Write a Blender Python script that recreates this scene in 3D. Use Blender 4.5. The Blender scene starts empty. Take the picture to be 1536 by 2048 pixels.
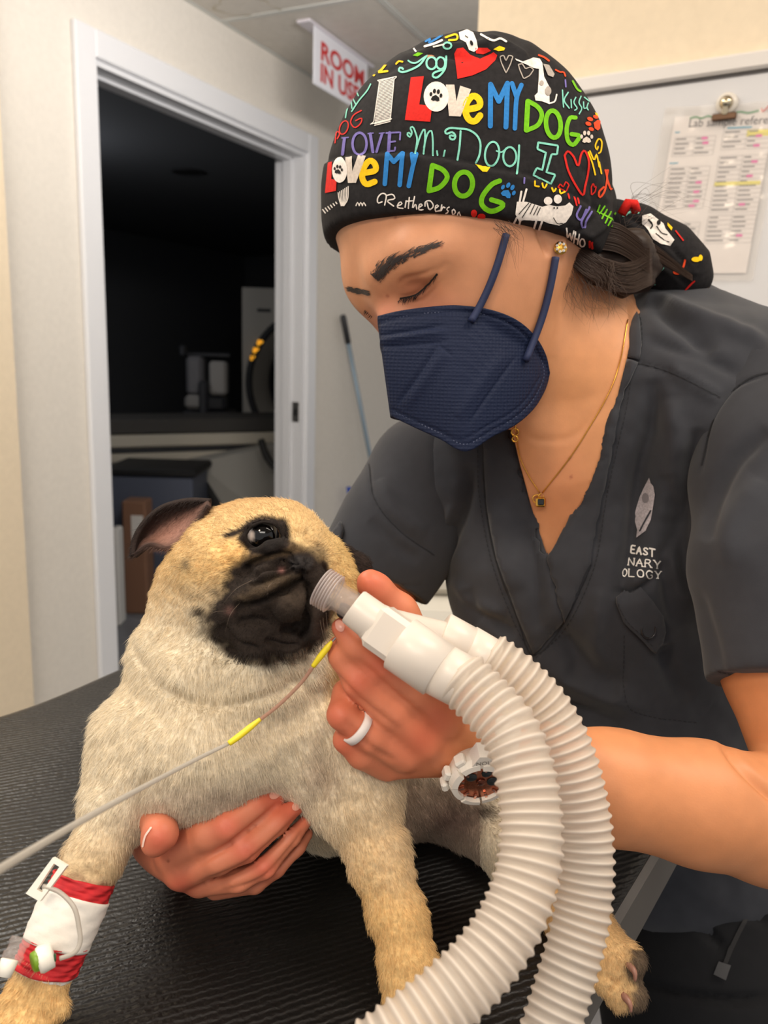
import bpy, math, random
import numpy as np
from mathutils import Vector, Matrix
from mathutils.bvhtree import BVHTree
from mathutils.geometry import delaunay_2d_cdt

scene = bpy.context.scene
COL = scene.collection
rng = np.random.default_rng(7)
random.seed(7)

# ------------------------------------------------------------------ camera
FPX = 1640.0                       # focal length in pixels of a 1536 x 2048 frame
PITCH, ROLL = math.radians(11.1), math.radians(1.65)
TABLE_Z = 0.90
CAM = np.array([0.0, 0.0, TABLE_Z + 0.33])
_F = np.array([0.0, math.cos(PITCH), -math.sin(PITCH)])
_R0 = np.array([1.0, 0.0, 0.0])
_U0 = np.array([0.0, math.sin(PITCH), math.cos(PITCH)])
AX_R = _R0 * math.cos(ROLL) + _U0 * math.sin(ROLL)
AX_U = _U0 * math.cos(ROLL) - _R0 * math.sin(ROLL)
AX_F = _F
cam_data = bpy.data.cameras.new('camera')
cam = bpy.data.objects.new('camera', cam_data)
COL.objects.link(cam)
cam.matrix_world = Matrix(((AX_R[0], AX_U[0], -AX_F[0], CAM[0]),
                           (AX_R[1], AX_U[1], -AX_F[1], CAM[1]),
                           (AX_R[2], AX_U[2], -AX_F[2], CAM[2]), (0, 0, 0, 1)))
cam_data.sensor_fit = 'VERTICAL'
cam_data.sensor_height = 36.0
cam_data.lens = 36.0 * FPX / 2048.0
cam_data.clip_start = 0.02
cam_data.clip_end = 60
cam_data.dof.use_dof = True
cam_data.dof.focus_distance = 0.47
cam_data.dof.aperture_fstop = 11.0
scene.camera = cam

# ------------------------------------------------------------------ light
world = bpy.data.worlds.new('room_air')
scene.world = world
world.use_nodes = True
world.node_tree.nodes['Background'].inputs[0].default_value = (0.98, 0.96, 0.94, 1)
world.node_tree.nodes['Background'].inputs[1].default_value = 0.55

def area_light(name, loc, target, size, size_y, watts, color):
    d = bpy.data.lights.new(name, 'AREA')
    d.shape = 'RECTANGLE'; d.size = size; d.size_y = size_y
    d.energy = watts; d.color = color
    o = bpy.data.objects.new(name, d); COL.objects.link(o)
    o.location = loc
    o.rotation_euler = (Vector(target) - Vector(loc)).to_track_quat('-Z', 'Y').to_euler()
    return o

CEIL_Z = 2.355
# fluorescent troffers in the ceiling and the warm exam lamp on its arm, all outside the frame
area_light('troffer_light', (-0.9, 0.9, CEIL_Z - 0.03), (-0.9, 0.9, 0), 0.6, 1.2, 16, (1.0, 0.93, 0.84))
area_light('troffer_light', (0.9, 0.2, CEIL_Z - 0.03), (0.9, 0.2, 0), 1.2, 0.6, 16, (1.0, 0.90, 0.78))
area_light('troffer_light', (-0.2, -1.2, CEIL_Z - 0.03), (-0.2, -1.2, 0), 1.2, 0.6, 16, (1.0, 0.92, 0.82))
area_light('exam_lamp_light', (-0.50, -0.25, 1.95), (0.05, 0.5, 1.0), 0.16, 0.16, 3.2, (1.0, 0.80, 0.58))

area_light('ceiling_fill_uplight', (-0.35, 1.35, 1.98), (-0.35, 1.75, 3.0), 1.0, 0.15, 5.0, (1.0, 0.96, 0.93))  # two added uplights, out of view, no real fixtures: they brighten the ceiling
area_light('ceiling_fill_uplight', (0.15, 1.80, 2.08), (-0.25, 3.2, 2.50), 0.6, 0.12, 11.0, (1.0, 0.96, 0.93))
pl = bpy.data.lights.new('scanner_room_fill_light', 'POINT'); pl.energy = 5.0; pl.color = (0.95, 0.97, 1.0); pl.shadow_soft_size = 0.12  # added fill lamp, unseen, lifts the scanner room out of full black
plo = bpy.data.objects.new('scanner_room_fill_light', pl); COL.objects.link(plo); plo.location = (-1.9, 4.3, 1.85)

scene.view_settings.view_transform = 'Standard'
scene.view_settings.look = 'None'
scene.view_settings.gamma = 1.0
scene.view_settings.use_curve_mapping = False
scene.view_settings.exposure = 0.40
# ------------------------------------------------------------------ helpers
def lin(c):
    c = np.asarray(c, float) / 255.0
    return np.where(c <= 0.04045, c / 12.92, ((c + 0.055) / 1.055) ** 2.4)

def P(px, py, z):
    """camera-space point (right, up, depth in metres) seen at that pixel"""
    return np.array([(px - 768.0) / FPX * z, -(py - 1024.0) / FPX * z, z])

def to_world(v):
    v = np.atleast_2d(v)
    return CAM + v[:, :1] * AX_R + v[:, 1:2] * AX_U + v[:, 2:3] * AX_F

def to_cam(w):
    w = np.atleast_2d(w) - CAM
    return np.stack([w @ AX_R, w @ AX_U, w @ AX_F], 1)

def to_px(v):
    return 768.0 + v[:, 0] / v[:, 2] * FPX, 1024.0 - v[:, 1] / v[:, 2] * FPX

def ray(px, py):
    d = AX_F + AX_R * (px - 768.0) / FPX - AX_U * (py - 1024.0) / FPX
    return d / np.linalg.norm(d)

def hit(px, py, pt, nrm):
    d = ray(px, py)
    return CAM + d * (np.dot(np.asarray(pt) - CAM, nrm) / np.dot(d, nrm))

def hit_z(px, py, z):
    return hit(px, py, (0, 0, z), np.array([0, 0, 1.0]))

def mat(name, rgb, rough=0.6, metal=0.0, spec=0.5, **kw):
    m = bpy.data.materials.new(name)
    m.use_nodes = True
    b = m.node_tree.nodes['Principled BSDF']
    b.inputs['Base Color'].default_value = (*lin(rgb), 1)
    b.inputs['Roughness'].default_value = rough
    b.inputs['Metallic'].default_value = metal
    b.inputs['Specular IOR Level'].default_value = spec
    for k, v in kw.items():
        k = k.replace('_', ' ')
        if k in b.inputs:
            b.inputs[k].default_value = v
    return m

def add_noise(m, scale=40, amount=0.12, bump=0.0, bump_scale=None, dist=0.002, detail=4.0):
    """fine tonal variation and relief on the material's own colour"""
    nt = m.node_tree; b = nt.nodes['Principled BSDF']
    tc = nt.nodes.new('ShaderNodeTexCoord')
    n = nt.nodes.new('ShaderNodeTexNoise')
    n.inputs['Scale'].default_value = scale; n.inputs['Detail'].default_value = detail
    nt.links.new(tc.outputs['Object'], n.inputs['Vector'])
    if amount:
        mix = nt.nodes.new('ShaderNodeMix'); mix.data_type = 'RGBA'; mix.blend_type = 'MULTIPLY'
        mr = nt.nodes.new('ShaderNodeMapRange')
        mr.inputs['From Min'].default_value = 0.3; mr.inputs['From Max'].default_value = 0.7
        mr.inputs['To Min'].default_value = 1 - amount; mr.inputs['To Max'].default_value = 1 + amount
        nt.links.new(n.outputs[0], mr.inputs['Value'])
        mix.inputs[0].default_value = 1.0
        src = b.inputs['Base Color']
        if src.links:
            nt.links.new(src.links[0].from_socket, mix.inputs[6])
        else:
            mix.inputs[6].default_value = src.default_value
        nt.links.new(mr.outputs[0], mix.inputs[7])
        nt.links.new(mix.outputs[2], b.inputs['Base Color'])
    if bump:
        n2 = n
        if bump_scale:
            n2 = nt.nodes.new('ShaderNodeTexNoise')
            n2.inputs['Scale'].default_value = bump_scale; n2.inputs['Detail'].default_value = 3
            nt.links.new(tc.outputs['Object'], n2.inputs['Vector'])
        bp = nt.nodes.new('ShaderNodeBump')
        bp.inputs['Strength'].default_value = bump; bp.inputs['Distance'].default_value = dist
        nt.links.new(n2.outputs[0], bp.inputs['Height'])
        nt.links.new(bp.outputs[0], b.inputs['Normal'])
    return m

def attr_color(m, name='Col'):
    nt = m.node_tree; b = nt.nodes['Principled BSDF']
    a = nt.nodes.new('ShaderNodeAttribute'); a.attribute_name = name
    nt.links.new(a.outputs['Color'], b.inputs['Base Color'])
    return m

def tag(o, label=None, cat=None, group=None, kind=None):
    if label: o['label'] = label
    if cat: o['category'] = cat
    if group: o['group'] = group
    if kind: o['kind'] = kind
    return o

def thing(name, label, cat, loc=(0, 0, 0), group=None, kind=None):
    o = bpy.data.objects.new(name, None)
    COL.objects.link(o)
    o.empty_display_size = 0.02
    o.location = [float(x) for x in loc]
    return tag(o, label, cat, group, kind)

_origin = {}
def base_of(o):
    """world location of an object inside its chain of (unrotated) parents"""
    p = np.zeros(3)
    while o is not None:
        p += np.array(o.location); o = o.parent
    return p

def mesh_obj(name, verts, faces, material, parent=None, smooth=True, colors=None, flip=False):
    """verts in WORLD space; linked as ONE object, a child of parent"""
    v = np.asarray(verts, float).reshape(-1, 3)
    off = base_of(parent) if parent is not None else v.mean(0) * 0 + np.array([(v[:, 0].min() + v[:, 0].max()) / 2, (v[:, 1].min() + v[:, 1].max()) / 2, v[:, 2].min()])
    me = bpy.data.meshes.new(name)
    if isinstance(faces, np.ndarray):
        f = faces[:, ::-1] if flip else faces
        n, k = f.shape
        me.vertices.add(len(v)); me.vertices.foreach_set('co', (v - off).ravel())
        me.loops.add(n * k); me.loops.foreach_set('vertex_index', np.ascontiguousarray(f, dtype=np.int32).ravel())
        me.polygons.add(n); me.polygons.foreach_set('loop_start', np.arange(0, n * k, k, dtype=np.int32))
        me.update(calc_edges=True)
    else:
        fs = [tuple(reversed(f)) for f in faces] if flip else [tuple(f) for f in faces]
        me.from_pydata([tuple(x) for x in (v - off)], [], fs)
    if smooth:
        me.polygons.foreach_set('use_smooth', np.ones(len(me.polygons), dtype=bool))
    if colors is not None:
        ca = me.color_attributes.new('Col', 'FLOAT_COLOR', 'POINT')
        c4 = np.ones((len(v), 4), np.float32); c4[:, :3] = colors
        ca.data.foreach_set('color', c4.ravel())
    me.update()
    if material is not None:
        me.materials.append(material)
    o = bpy.data.objects.new(name, me)
    COL.objects.link(o)
    if parent is not None:
        o.parent = parent
    else:
        o.location = off
    return o

class MB:
    """collects world-space shapes, built as one mesh"""
    def __init__(s): s.v = []; s.f = []
    def add(s, v, f):
        n = len(s.v); s.v += [tuple(x) for x in np.asarray(v, float)]; s.f += [tuple(i + n for i in q) for q in f]; return s
    def box(s, o, ex, ey, ez, x0, x1, y0, y1, z0, z1, bev=0.0):
        o = np.asarray(o, float); ex, ey, ez = (np.asarray(a, float) for a in (ex, ey, ez))
        if bev <= 0:
            c = [o + ex * x + ey * y + ez * z for z in (z0, z1) for y in (y0, y1) for x in (x0, x1)]
            f = [(0, 2, 3, 1), (4, 5, 7, 6), (0, 1, 5, 4), (2, 6, 7, 3), (0, 4, 6, 2), (1, 3, 7, 5)]
            if np.dot(np.cross(ex, ey), ez) < 0: f = [tuple(reversed(q)) for q in f]
            return s.add(c, f)
        b = bev; vs = []; idx = {}
        X, Y, Z = (x0, x1), (y0, y1), (z0, z1)
        for i in (0, 1):
            for j in (0, 1):
                for k in (0, 1):
                    sx, sy, sz = (1, -1)[i], (1, -1)[j], (1, -1)[k]
                    for a, d in enumerate(((0, b, b), (b, 0, b), (b, b, 0))):
                        idx[(i, j, k, a)] = len(vs)
                        vs.append(o + ex * (X[i] + sx * d[0]) + ey * (Y[j] + sy * d[1]) + ez * (Z[k] + sz * d[2]))
        g = lambda i, j, k, a: idx[(i, j, k, a)]
        f = []
        for i in (0, 1):
            f.append([g(i, 0, 0, 0), g(i, 1, 0, 0), g(i, 1, 1, 0), g(i, 0, 1, 0)])
            f.append([g(0, i, 0, 1), g(1, i, 0, 1), g(1, i, 1, 1), g(0, i, 1, 1)])
            f.append([g(0, 0, i, 2), g(1, 0, i, 2), g(1, 1, i, 2), g(0, 1, i, 2)])
        for i in (0, 1):
            for j in (0, 1):
                f.append([g(i, j, 0, 0), g(i, j, 1, 0), g(i, j, 1, 1), g(i, j, 0, 1)])
                f.append([g(i, 0, j, 0), g(i, 1, j, 0), g(i, 1, j, 2), g(i, 0, j, 2)])
                f.append([g(0, i, j, 1), g(1, i, j, 1), g(1, i, j, 2), g(0, i, j, 2)])
                for k in (0, 1):
                    f.append([g(i, j, k, 0), g(i, j, k, 1), g(i, j, k, 2)])
        cen = o + ex * (x0 + x1) / 2 + ey * (y0 + y1) / 2 + ez * (z0 + z1) / 2
        out = []
        for q in f:
            p = [vs[t] for t in q]
            nn = np.cross(p[1] - p[0], p[2] - p[0])
            out.append(tuple(q) if np.dot(nn, np.mean(p, 0) - cen) > 0 else tuple(reversed(q)))
        return s.add(vs, out)
    def tube(s, pts, rad, n=12, cap=True, flat=None):
        v, f = tube_geo(pts, rad, n, cap, flat); return s.add(v, f)
    def build(s, name, m, parent=None, smooth=False):
        return mesh_obj(name, s.v, s.f, m, parent, smooth)

def frames(pts):
    pts = np.asarray(pts, float)
    t = np.gradient(pts, axis=0); t /= np.linalg.norm(t, axis=1)[:, None] + 1e-12
    a = np.array([0, 0, 1.0]) if abs(t[0][2]) < 0.9 else np.array([1.0, 0, 0])
    n = np.cross(t[0], a); n /= np.linalg.norm(n)
    N = [n]
    for i in range(1, len(pts)):
        n = N[-1] - t[i] * np.dot(N[-1], t[i]); n /= np.linalg.norm(n) + 1e-12; N.append(n)
    N = np.array(N)
    return t, N, np.cross(t, N)

def tube_geo(pts, rad, n=12, cap=True, flat=None):
    pts = np.asarray(pts, float); m = len(pts)
    rad = np.broadcast_to(np.asarray(rad, float), (m,))
    t, N, B = frames(pts)
    a = np.linspace(0, 2 * np.pi, n, endpoint=False)
    fb = 1.0 if flat is None else flat
    v = pts[:, None] + rad[:, None, None] * (np.cos(a)[None, :, None] * N[:, None] + fb * np.sin(a)[None, :, None] * B[:, None])
    v = v.reshape(-1, 3)
    f = []
    for i in range(m - 1):
        for j in range(n):
            k = (j + 1) % n
            f.append((i * n + j, i * n + k, (i + 1) * n + k, (i + 1) * n + j))
    if cap:
        f.append(tuple(range(n - 1, -1, -1))); f.append(tuple((m - 1) * n + j for j in range(n)))
    return v, f

def lathe_geo(o, axis, prof, n=32, closed=True):
    """prof: list of (t along axis, radius)"""
    axis = np.asarray(axis, float) / np.linalg.norm(axis)
    a = np.array([0, 0, 1.0]) if abs(axis[2]) < 0.9 else np.array([1.0, 0, 0])
    u = np.cross(axis, a); u /= np.linalg.norm(u); w = np.cross(axis, u)
    ang = np.linspace(0, 2 * np.pi, n, endpoint=False)
    v = []; f = []
    for tt, r in prof:
        for x in ang: v.append(np.asarray(o) + axis * tt + r * (u * math.cos(x) + w * math.sin(x)))
    m = len(prof)
    for i in range(m - 1):
        for j in range(n):
            k = (j + 1) % n
            f.append((i * n + j, i * n + k, (i + 1) * n + k, (i + 1) * n + j))
    if closed:
        f.append(tuple(range(n - 1, -1, -1))); f.append(tuple((m - 1) * n + j for j in range(n)))
    return v, f

def smooth_path(pts, n=8):
    """Catmull-Rom through the points (any dimension)"""
    p = np.asarray(pts, float)
    if len(p) < 3:
        return np.array([p[0] + (p[-1] - p[0]) * t for t in np.linspace(0, 1, n + 1)])
    q = np.vstack([2 * p[0] - p[1], p, 2 * p[-1] - p[-2]])
    out = []
    for i in range(1, len(q) - 2):
        for t in np.linspace(0, 1, n, endpoint=False):
            a, b, c, d = q[i - 1], q[i], q[i + 1], q[i + 2]
            out.append(0.5 * (2 * b + (c - a) * t + (2 * a - 5 * b + 4 * c - d) * t * t + (3 * b - a - 3 * c + d) * t ** 3))
    out.append(p[-1])
    return np.array(out)

# ---- implicit surfaces: rounded cones and ellipsoids blended on a grid, meshed with surface nets
class Field:
    def __init__(s, lo, hi, h):
        s.lo = np.asarray(lo, np.float32); s.h = h
        s.n = np.ceil((np.asarray(hi) - s.lo) / h).astype(int) + 1
        s.ax = [s.lo[i] + h * np.arange(s.n[i], dtype=np.float32) for i in range(3)]
        s.D = np.full(s.n, 0.2, np.float32)
    def _sub(s, lo, hi):
        a = np.clip(np.floor((np.asarray(lo) - s.lo) / s.h).astype(int), 0, s.n - 1)
        b = np.clip(np.ceil((np.asarray(hi) - s.lo) / s.h).astype(int) + 1, 1, s.n)
        if (b - a <= 0).any(): return None
        sl = tuple(slice(a[i], b[i]) for i in range(3))
        g = [s.ax[0][sl[0]][:, None, None], s.ax[1][sl[1]][None, :, None], s.ax[2][sl[2]][None, None, :]]
        return sl, g
    def _mix(s, sl, d, k, op):
        D = s.D[sl]
        if op == 'add':
            h = np.maximum(k - np.abs(D - d), 0) / max(k, 1e-6)
            s.D[sl] = np.minimum(D, d) - h * h * k * 0.25
        else:
            d = -d
            h = np.maximum(k - np.abs(D - d), 0) / max(k, 1e-6)
            s.D[sl] = np.maximum(D, d) + h * h * k * 0.25
    def cone(s, a, b, ra, rb, k=0.01, op='add'):
        a = np.asarray(a, np.float32); b = np.asarray(b, np.float32)
        m = max(ra, rb) + k + 4 * s.h + 0.012
        r = s._sub(np.minimum(a, b) - m, np.maximum(a, b) + m)
        if r is None: return s
        sl, g = r
        ab = b - a; L = float(ab @ ab) + 1e-12
        q = [g[i] - a[i] for i in range(3)]
        t = np.clip((q[0] * ab[0] + q[1] * ab[1] + q[2] * ab[2]) / L, 0, 1)
        d = np.sqrt((q[0] - t * ab[0]) ** 2 + (q[1] - t * ab[1]) ** 2 + (q[2] - t * ab[2]) ** 2) - (ra + (rb - ra) * t)
        s._mix(sl, d.astype(np.float32), k, op)
        return s
    def chain(s, pts, rads, k=0.01, kj=None, op='add'):
        for i in range(len(pts) - 1):
            s.cone(pts[i], pts[i + 1], rads[i], rads[i + 1], k if (i == 0 or kj is None) else kj, op)
        return s
    def ell(s, c, r, k=0.01, R=None, op='add'):
        """ellipsoid; R rows are its axes"""
        c = np.asarray(c, np.float32); r = np.asarray(r, np.float32)
        m = float(r.max()) + k + 4 * s.h + 0.012
        q = s._sub(c - m, c + m)
        if q is None: return s
        sl, g = q
        x, y, z = g[0] - c[0], g[1] - c[1], g[2] - c[2]
        if R is not None:
            R = np.asarray(R, np.float32)
            x, y, z = (R[i, 0] * x + R[i, 1] * y + R[i, 2] * z for i in range(3))
        k0 = np.sqrt((x / r[0]) ** 2 + (y / r[1]) ** 2 + (z / r[2]) ** 2)
        k1 = np.sqrt((x / r[0] ** 2) ** 2 + (y / r[1] ** 2) ** 2 + (z / r[2] ** 2) ** 2) + 1e-6
        s._mix(sl, (k0 * (k0 - 1) / k1).astype(np.float32), k, op)
        return s
    def ball(s, px, py, z, rpx, k=0.01, op='add'):
        return s.ell(P(px, py, z), [rpx * z / FPX] * 3, k, None, op)
    def blob(s, px, py, z, rx, ry, rz, k=0.01, rot=0.0, op='add'):
        """ellipsoid from pixel radii rx, ry (turned by rot degrees in the picture plane) and a depth radius in metres"""
        a = math.radians(rot); c, sn = math.cos(a), math.sin(a)
        return s.ell(P(px, py, z), [rx * z / FPX, ry * z / FPX, rz], k, [[c, -sn, 0], [sn, c, 0], [0, 0, 1]], op)
    def path(s, pts, k=0.01, kj=None, op='add'):
        """pts: (px, py, z, rpx)"""
        return s.chain([P(*p[:3]) for p in pts], [p[3] * p[2] / FPX for p in pts], k, kj, op)
    def pixels(s):
        Z = s.ax[2][None, None, :]
        return 768.0 + s.ax[0][:, None, None] / Z * FPX, 1024.0 - s.ax[1][None, :, None] / Z * FPX
    def half(s, pt, nrm, keep=-1, k=0.0):
        nrm = np.asarray(nrm, float) / np.linalg.norm(nrm)
        d = (s.ax[0][:, None, None] - pt[0]) * nrm[0] + (s.ax[1][None, :, None] - pt[1]) * nrm[1] + (s.ax[2][None, None, :] - pt[2]) * nrm[2]
        s.D = np.maximum(s.D, (-keep * d).astype(np.float32) * -1 if keep > 0 else d.astype(np.float32))
        return s
    def mesh(s):
        D = s.D; n = s.n
        c = np.zeros(n - 1, np.int8)
        I = (D < 0)
        for dx in (0, 1):
            for dy in (0, 1):
                for dz in (0, 1):
                    c += I[dx:n[0] - 1 + dx, dy:n[1] - 1 + dy, dz:n[2] - 1 + dz]
        cells = np.argwhere((c > 0) & (c < 8))
        cid = np.full(n - 1, -1, np.int32); cid[tuple(cells.T)] = np.arange(len(cells))
        acc = np.zeros((len(cells), 3)); cnt = np.zeros(len(cells))
        corners = [(0, 0, 0), (1, 0, 0), (0, 1, 0), (1, 1, 0), (0, 0, 1), (1, 0, 1), (0, 1, 1), (1, 1, 1)]
        vals = [D[cells[:, 0] + o[0], cells[:, 1] + o[1], cells[:, 2] + o[2]] for o in corners]
        for a in range(8):
            for b in range(a + 1, 8):
                if sum(abs(np.array(corners[a]) - np.array(corners[b]))) != 1: continue
                va, vb = vals[a], vals[b]
                m = (va < 0) != (vb < 0)
                t = np.where(m, va / (va - vb + 1e-12 * (va == vb)), 0)
                p = np.array(corners[a])[None] + t[:, None] * (np.array(corners[b]) - np.array(corners[a]))[None]
                acc += np.where(m[:, None], p, 0); cnt += m
        V = s.lo + s.h * (cells + acc / cnt[:, None])
        quads = []
        for axis in range(3):
            o1, o2 = (axis + 1) % 3, (axis + 2) % 3
            sl0 = [slice(1, n[i] - 1) for i in range(3)]; sl1 = list(sl0)
            sl0[axis] = slice(0, n[axis] - 1); sl1[axis] = slice(1, n[axis])
            A, B = I[tuple(sl0)], I[tuple(sl1)]
            e = np.argwhere(A != B)
            if len(e) == 0: continue
            inside = A[tuple(e.T)]
            off = np.array([1, 1, 1]); off[axis] = 0
            e = e + off
            def cc(d1, d2):
                q = e.copy(); q[:, o1] += d1; q[:, o2] += d2
                return cid[tuple(q.T)]
            q = np.stack([cc(-1, -1), cc(0, -1), cc(0, 0), cc(-1, 0)], 1)
            q[~inside] = q[~inside][:, ::-1]
            quads.append(q)
        Q = np.concatenate(quads)
        Q = Q[(Q >= 0).all(1)]
        ii = np.clip(np.round((V - s.lo) / s.h).astype(int), 1, n - 2)
        N = np.zeros_like(V)
        for i in range(3):
            o = np.zeros(3, int); o[i] = 1
            N[:, i] = D[tuple((ii + o).T)] - D[tuple((ii - o).T)]
        N /= np.linalg.norm(N, axis=1)[:, None] + 1e-9
        return Body(V, Q, N)

class Body:
    """a camera-space quad mesh that is still being worked on"""
    def __init__(s, V, Q, N): s.V, s.Q, s.N = V, Q, N; s.C = np.zeros_like(V)
    def normals(s):
        p = s.V[s.Q]
        fn = np.cross(p[:, 2] - p[:, 0], p[:, 3] - p[:, 1])
        N = np.zeros_like(s.V)
        for i in range(4): np.add.at(N, s.Q[:, i], fn)
        N /= np.linalg.norm(N, axis=1)[:, None] + 1e-12
        if np.sum(N * s.N) < 0: N = -N
        s.N = N
    def relax(s, it=2, lam=0.5):
        e = np.concatenate([s.Q[:, [0, 1]], s.Q[:, [1, 2]], s.Q[:, [2, 3]], s.Q[:, [3, 0]]])
        n = len(s.V)
        deg = np.bincount(e[:, 0], minlength=n) + np.bincount(e[:, 1], minlength=n)
        for i in range(it):
            A = np.stack([np.bincount(e[:, 0], s.V[e[:, 1], j], n) + np.bincount(e[:, 1], s.V[e[:, 0], j], n) for j in range(3)], 1) / np.maximum(deg, 1)[:, None]
            s.V = s.V + lam * (A - s.V)
        s.normals(); return s
    def px(s): return to_px(s.V)
    def front(s):
        d = s.V / np.linalg.norm(s.V, axis=1)[:, None]
        return np.clip(-(s.N * d).sum(1) * 3 + 0.6, 0, 1)
    def crease(s, pts, width, amp, front=True, n=6, taper=True, prof='g'):
        """pushes the surface in (amp < 0, metres) or out along a line given in pixels"""
        L = smooth_path(pts, n)
        x, y = s.px()
        m = (x > L[:, 0].min() - 3 * width) & (x < L[:, 0].max() + 3 * width) & (y > L[:, 1].min() - 3 * width) & (y < L[:, 1].max() + 3 * width)
        i = np.nonzero(m)[0]
        if len(i) == 0: return s
        d, t = line_dist(x[i], y[i], L)
        w = np.exp(-(d / width) ** 2) if prof == 'g' else np.clip(1 - np.abs(d / width), 0, 1)
        if taper: w *= np.clip(np.minimum(t, 1 - t) * 5, 0, 1) ** 0.5
        if front: w *= s.front()[i]
        s.V[i] += s.N[i] * (amp * w)[:, None]
        return s
    def paint(s, rgb, mask=None):
        c = lin(rgb)
        if mask is None: s.C[:] = c
        else: s.C += (c - s.C) * np.clip(mask, 0, 1)[:, None]
        return s
    def refine(s, mask):
        """splits the quads whose corners all lie in the mask into four"""
        sel = mask[s.Q].all(1); q = s.Q[sel]; n = len(s.V)
        e = np.sort(np.concatenate([q[:, [i, (i + 1) % 4]] for i in range(4)]), 1)
        u, inv = np.unique(e, axis=0, return_inverse=True); inv = inv.ravel()
        mid = (s.V[u[:, 0]] + s.V[u[:, 1]]) / 2; cen = s.V[q].mean(1)
        m = [n + inv[i * len(q):(i + 1) * len(q)] for i in range(4)]
        c = n + len(u) + np.arange(len(q))
        new = np.concatenate([np.stack([q[:, i], m[i], c, m[(i + 3) % 4]], 1) for i in range(4)])
        s.N = np.concatenate([s.N, s.N[u].mean(1), s.N[q].mean(1)])
        s.C = np.concatenate([s.C, s.C[u].mean(1), s.C[q].mean(1)])
        s.V = np.concatenate([s.V, mid, cen])
        s.Q = np.concatenate([s.Q[~sel], new]); s.normals(); return s
    def bvh(s):
        return BVHTree.FromPolygons([tuple(v) for v in s.V], [tuple(int(i) for i in q) for q in s.Q])
    def build(s, name, m, parent=None, colors=False, keep=None):
        V, Q, C = s.V, s.Q, s.C
        if keep is not None:
            Q = Q[keep[Q].all(1)]
            u, inv = np.unique(Q, return_inverse=True); Q = inv.reshape(Q.shape); V = V[u]; C = C[u]; N = s.N[u]
        else: N = s.N
        p = V[Q[:2000]]; fn = np.cross(p[:, 2] - p[:, 0], p[:, 3] - p[:, 1])
        good = np.sum(fn * N[Q[:2000, 0]]) > 0
        return mesh_obj(name, to_world(V), Q.astype(np.int32), m, parent, True, C if colors else None, flip=bool(good))  # camera axes are left-handed

def line_dist(x, y, L):
    """distance in pixels to a polyline and the place along it (0..1)"""
    best = np.full(len(x), 1e9); tt = np.zeros(len(x))
    seg = np.linalg.norm(np.diff(L, axis=0), axis=1); cum = np.concatenate([[0], np.cumsum(seg)]); tot = cum[-1] + 1e-9
    for i in range(len(L) - 1):
        a, b = L[i], L[i + 1]; ab = b - a; l2 = ab @ ab + 1e-9
        t = np.clip(((x - a[0]) * ab[0] + (y - a[1]) * ab[1]) / l2, 0, 1)
        d = np.hypot(x - a[0] - t * ab[0], y - a[1] - t * ab[1])
        m = d < best
        best[m] = d[m]; tt[m] = (cum[i] + t[m] * seg[i]) / tot
    return best, tt

def poly_sd(x, y, poly):
    """signed distance in pixels to a polygon, negative inside"""
    poly = np.asarray(poly, float)
    d = np.full(np.shape(x), 1e9); ins = np.zeros(np.shape(x), bool)
    n = len(poly)
    for i in range(n):
        a, b = poly[i], poly[(i + 1) % n]; ab = b - a; l2 = ab @ ab + 1e-9
        t = np.clip(((x - a[0]) * ab[0] + (y - a[1]) * ab[1]) / l2, 0, 1)
        d = np.minimum(d, np.hypot(x - a[0] - t * ab[0], y - a[1] - t * ab[1]))
        c = ((a[1] > y) != (b[1] > y)) & (x < (b[0] - a[0]) * (y - a[1]) / (b[1] - a[1] + 1e-12) + a[0])
        ins ^= c
    return np.where(ins, -d, d)

def noise2(x, y, s, seed=0):
    """cheap smooth value noise in -1..1"""
    def hsh(i, j): 
        v = np.sin(i * 127.1 + j * 311.7 + seed * 74.7) * 43758.5453
        return (v - np.floor(v)) * 2 - 1
    x = x / s; y = y / s; i = np.floor(x); j = np.floor(y); u = x - i; v = y - j
    u = u * u * (3 - 2 * u); v = v * v * (3 - 2 * v)
    return (hsh(i, j) * (1 - u) + hsh(i + 1, j) * u) * (1 - v) + (hsh(i, j + 1) * (1 - u) + hsh(i + 1, j + 1) * u) * v

# ---- flat print and thin trims that lie on a modelled surface
class Skin:
    """drops picture-plane outlines onto a body's surface, lifted by a hair"""
    def __init__(s, body, lift=0.0004): s.t = body.bvh(); s.lift = lift
    def drop(s, pts, lift=None):
        out = []; lift = s.lift if lift is None else lift
        last = None
        for x, y in pts:
            d = Vector(((x - 768.0) / FPX, -(y - 1024.0) / FPX, 1.0)); l = d.length; d /= l
            h = s.t.ray_cast(Vector((0, 0, 0)), d)
            if h[0] is None: out.append(None); continue
            n = h[1]
            if n.dot(d) > 0: n = -n
            out.append(np.array(h[0] + n * lift))
        return out
    def patch(s, pts, tris, lift=None):
        q = s.drop(pts, lift)
        f = [t for t in tris if all(q[i] is not None for i in t)]
        # throw away triangles that straddle a jump in depth
        f = [t for t in f if max(q[i][2] for i in t) - min(q[i][2] for i in t) < 0.02]
        used = sorted({i for t in f for i in t}); m = {a: b for b, a in enumerate(used)}
        if not used: return np.zeros((0, 3)), []
        return np.array([q[i] for i in used]), [tuple(m[i] for i in t) for t in f]

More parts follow.
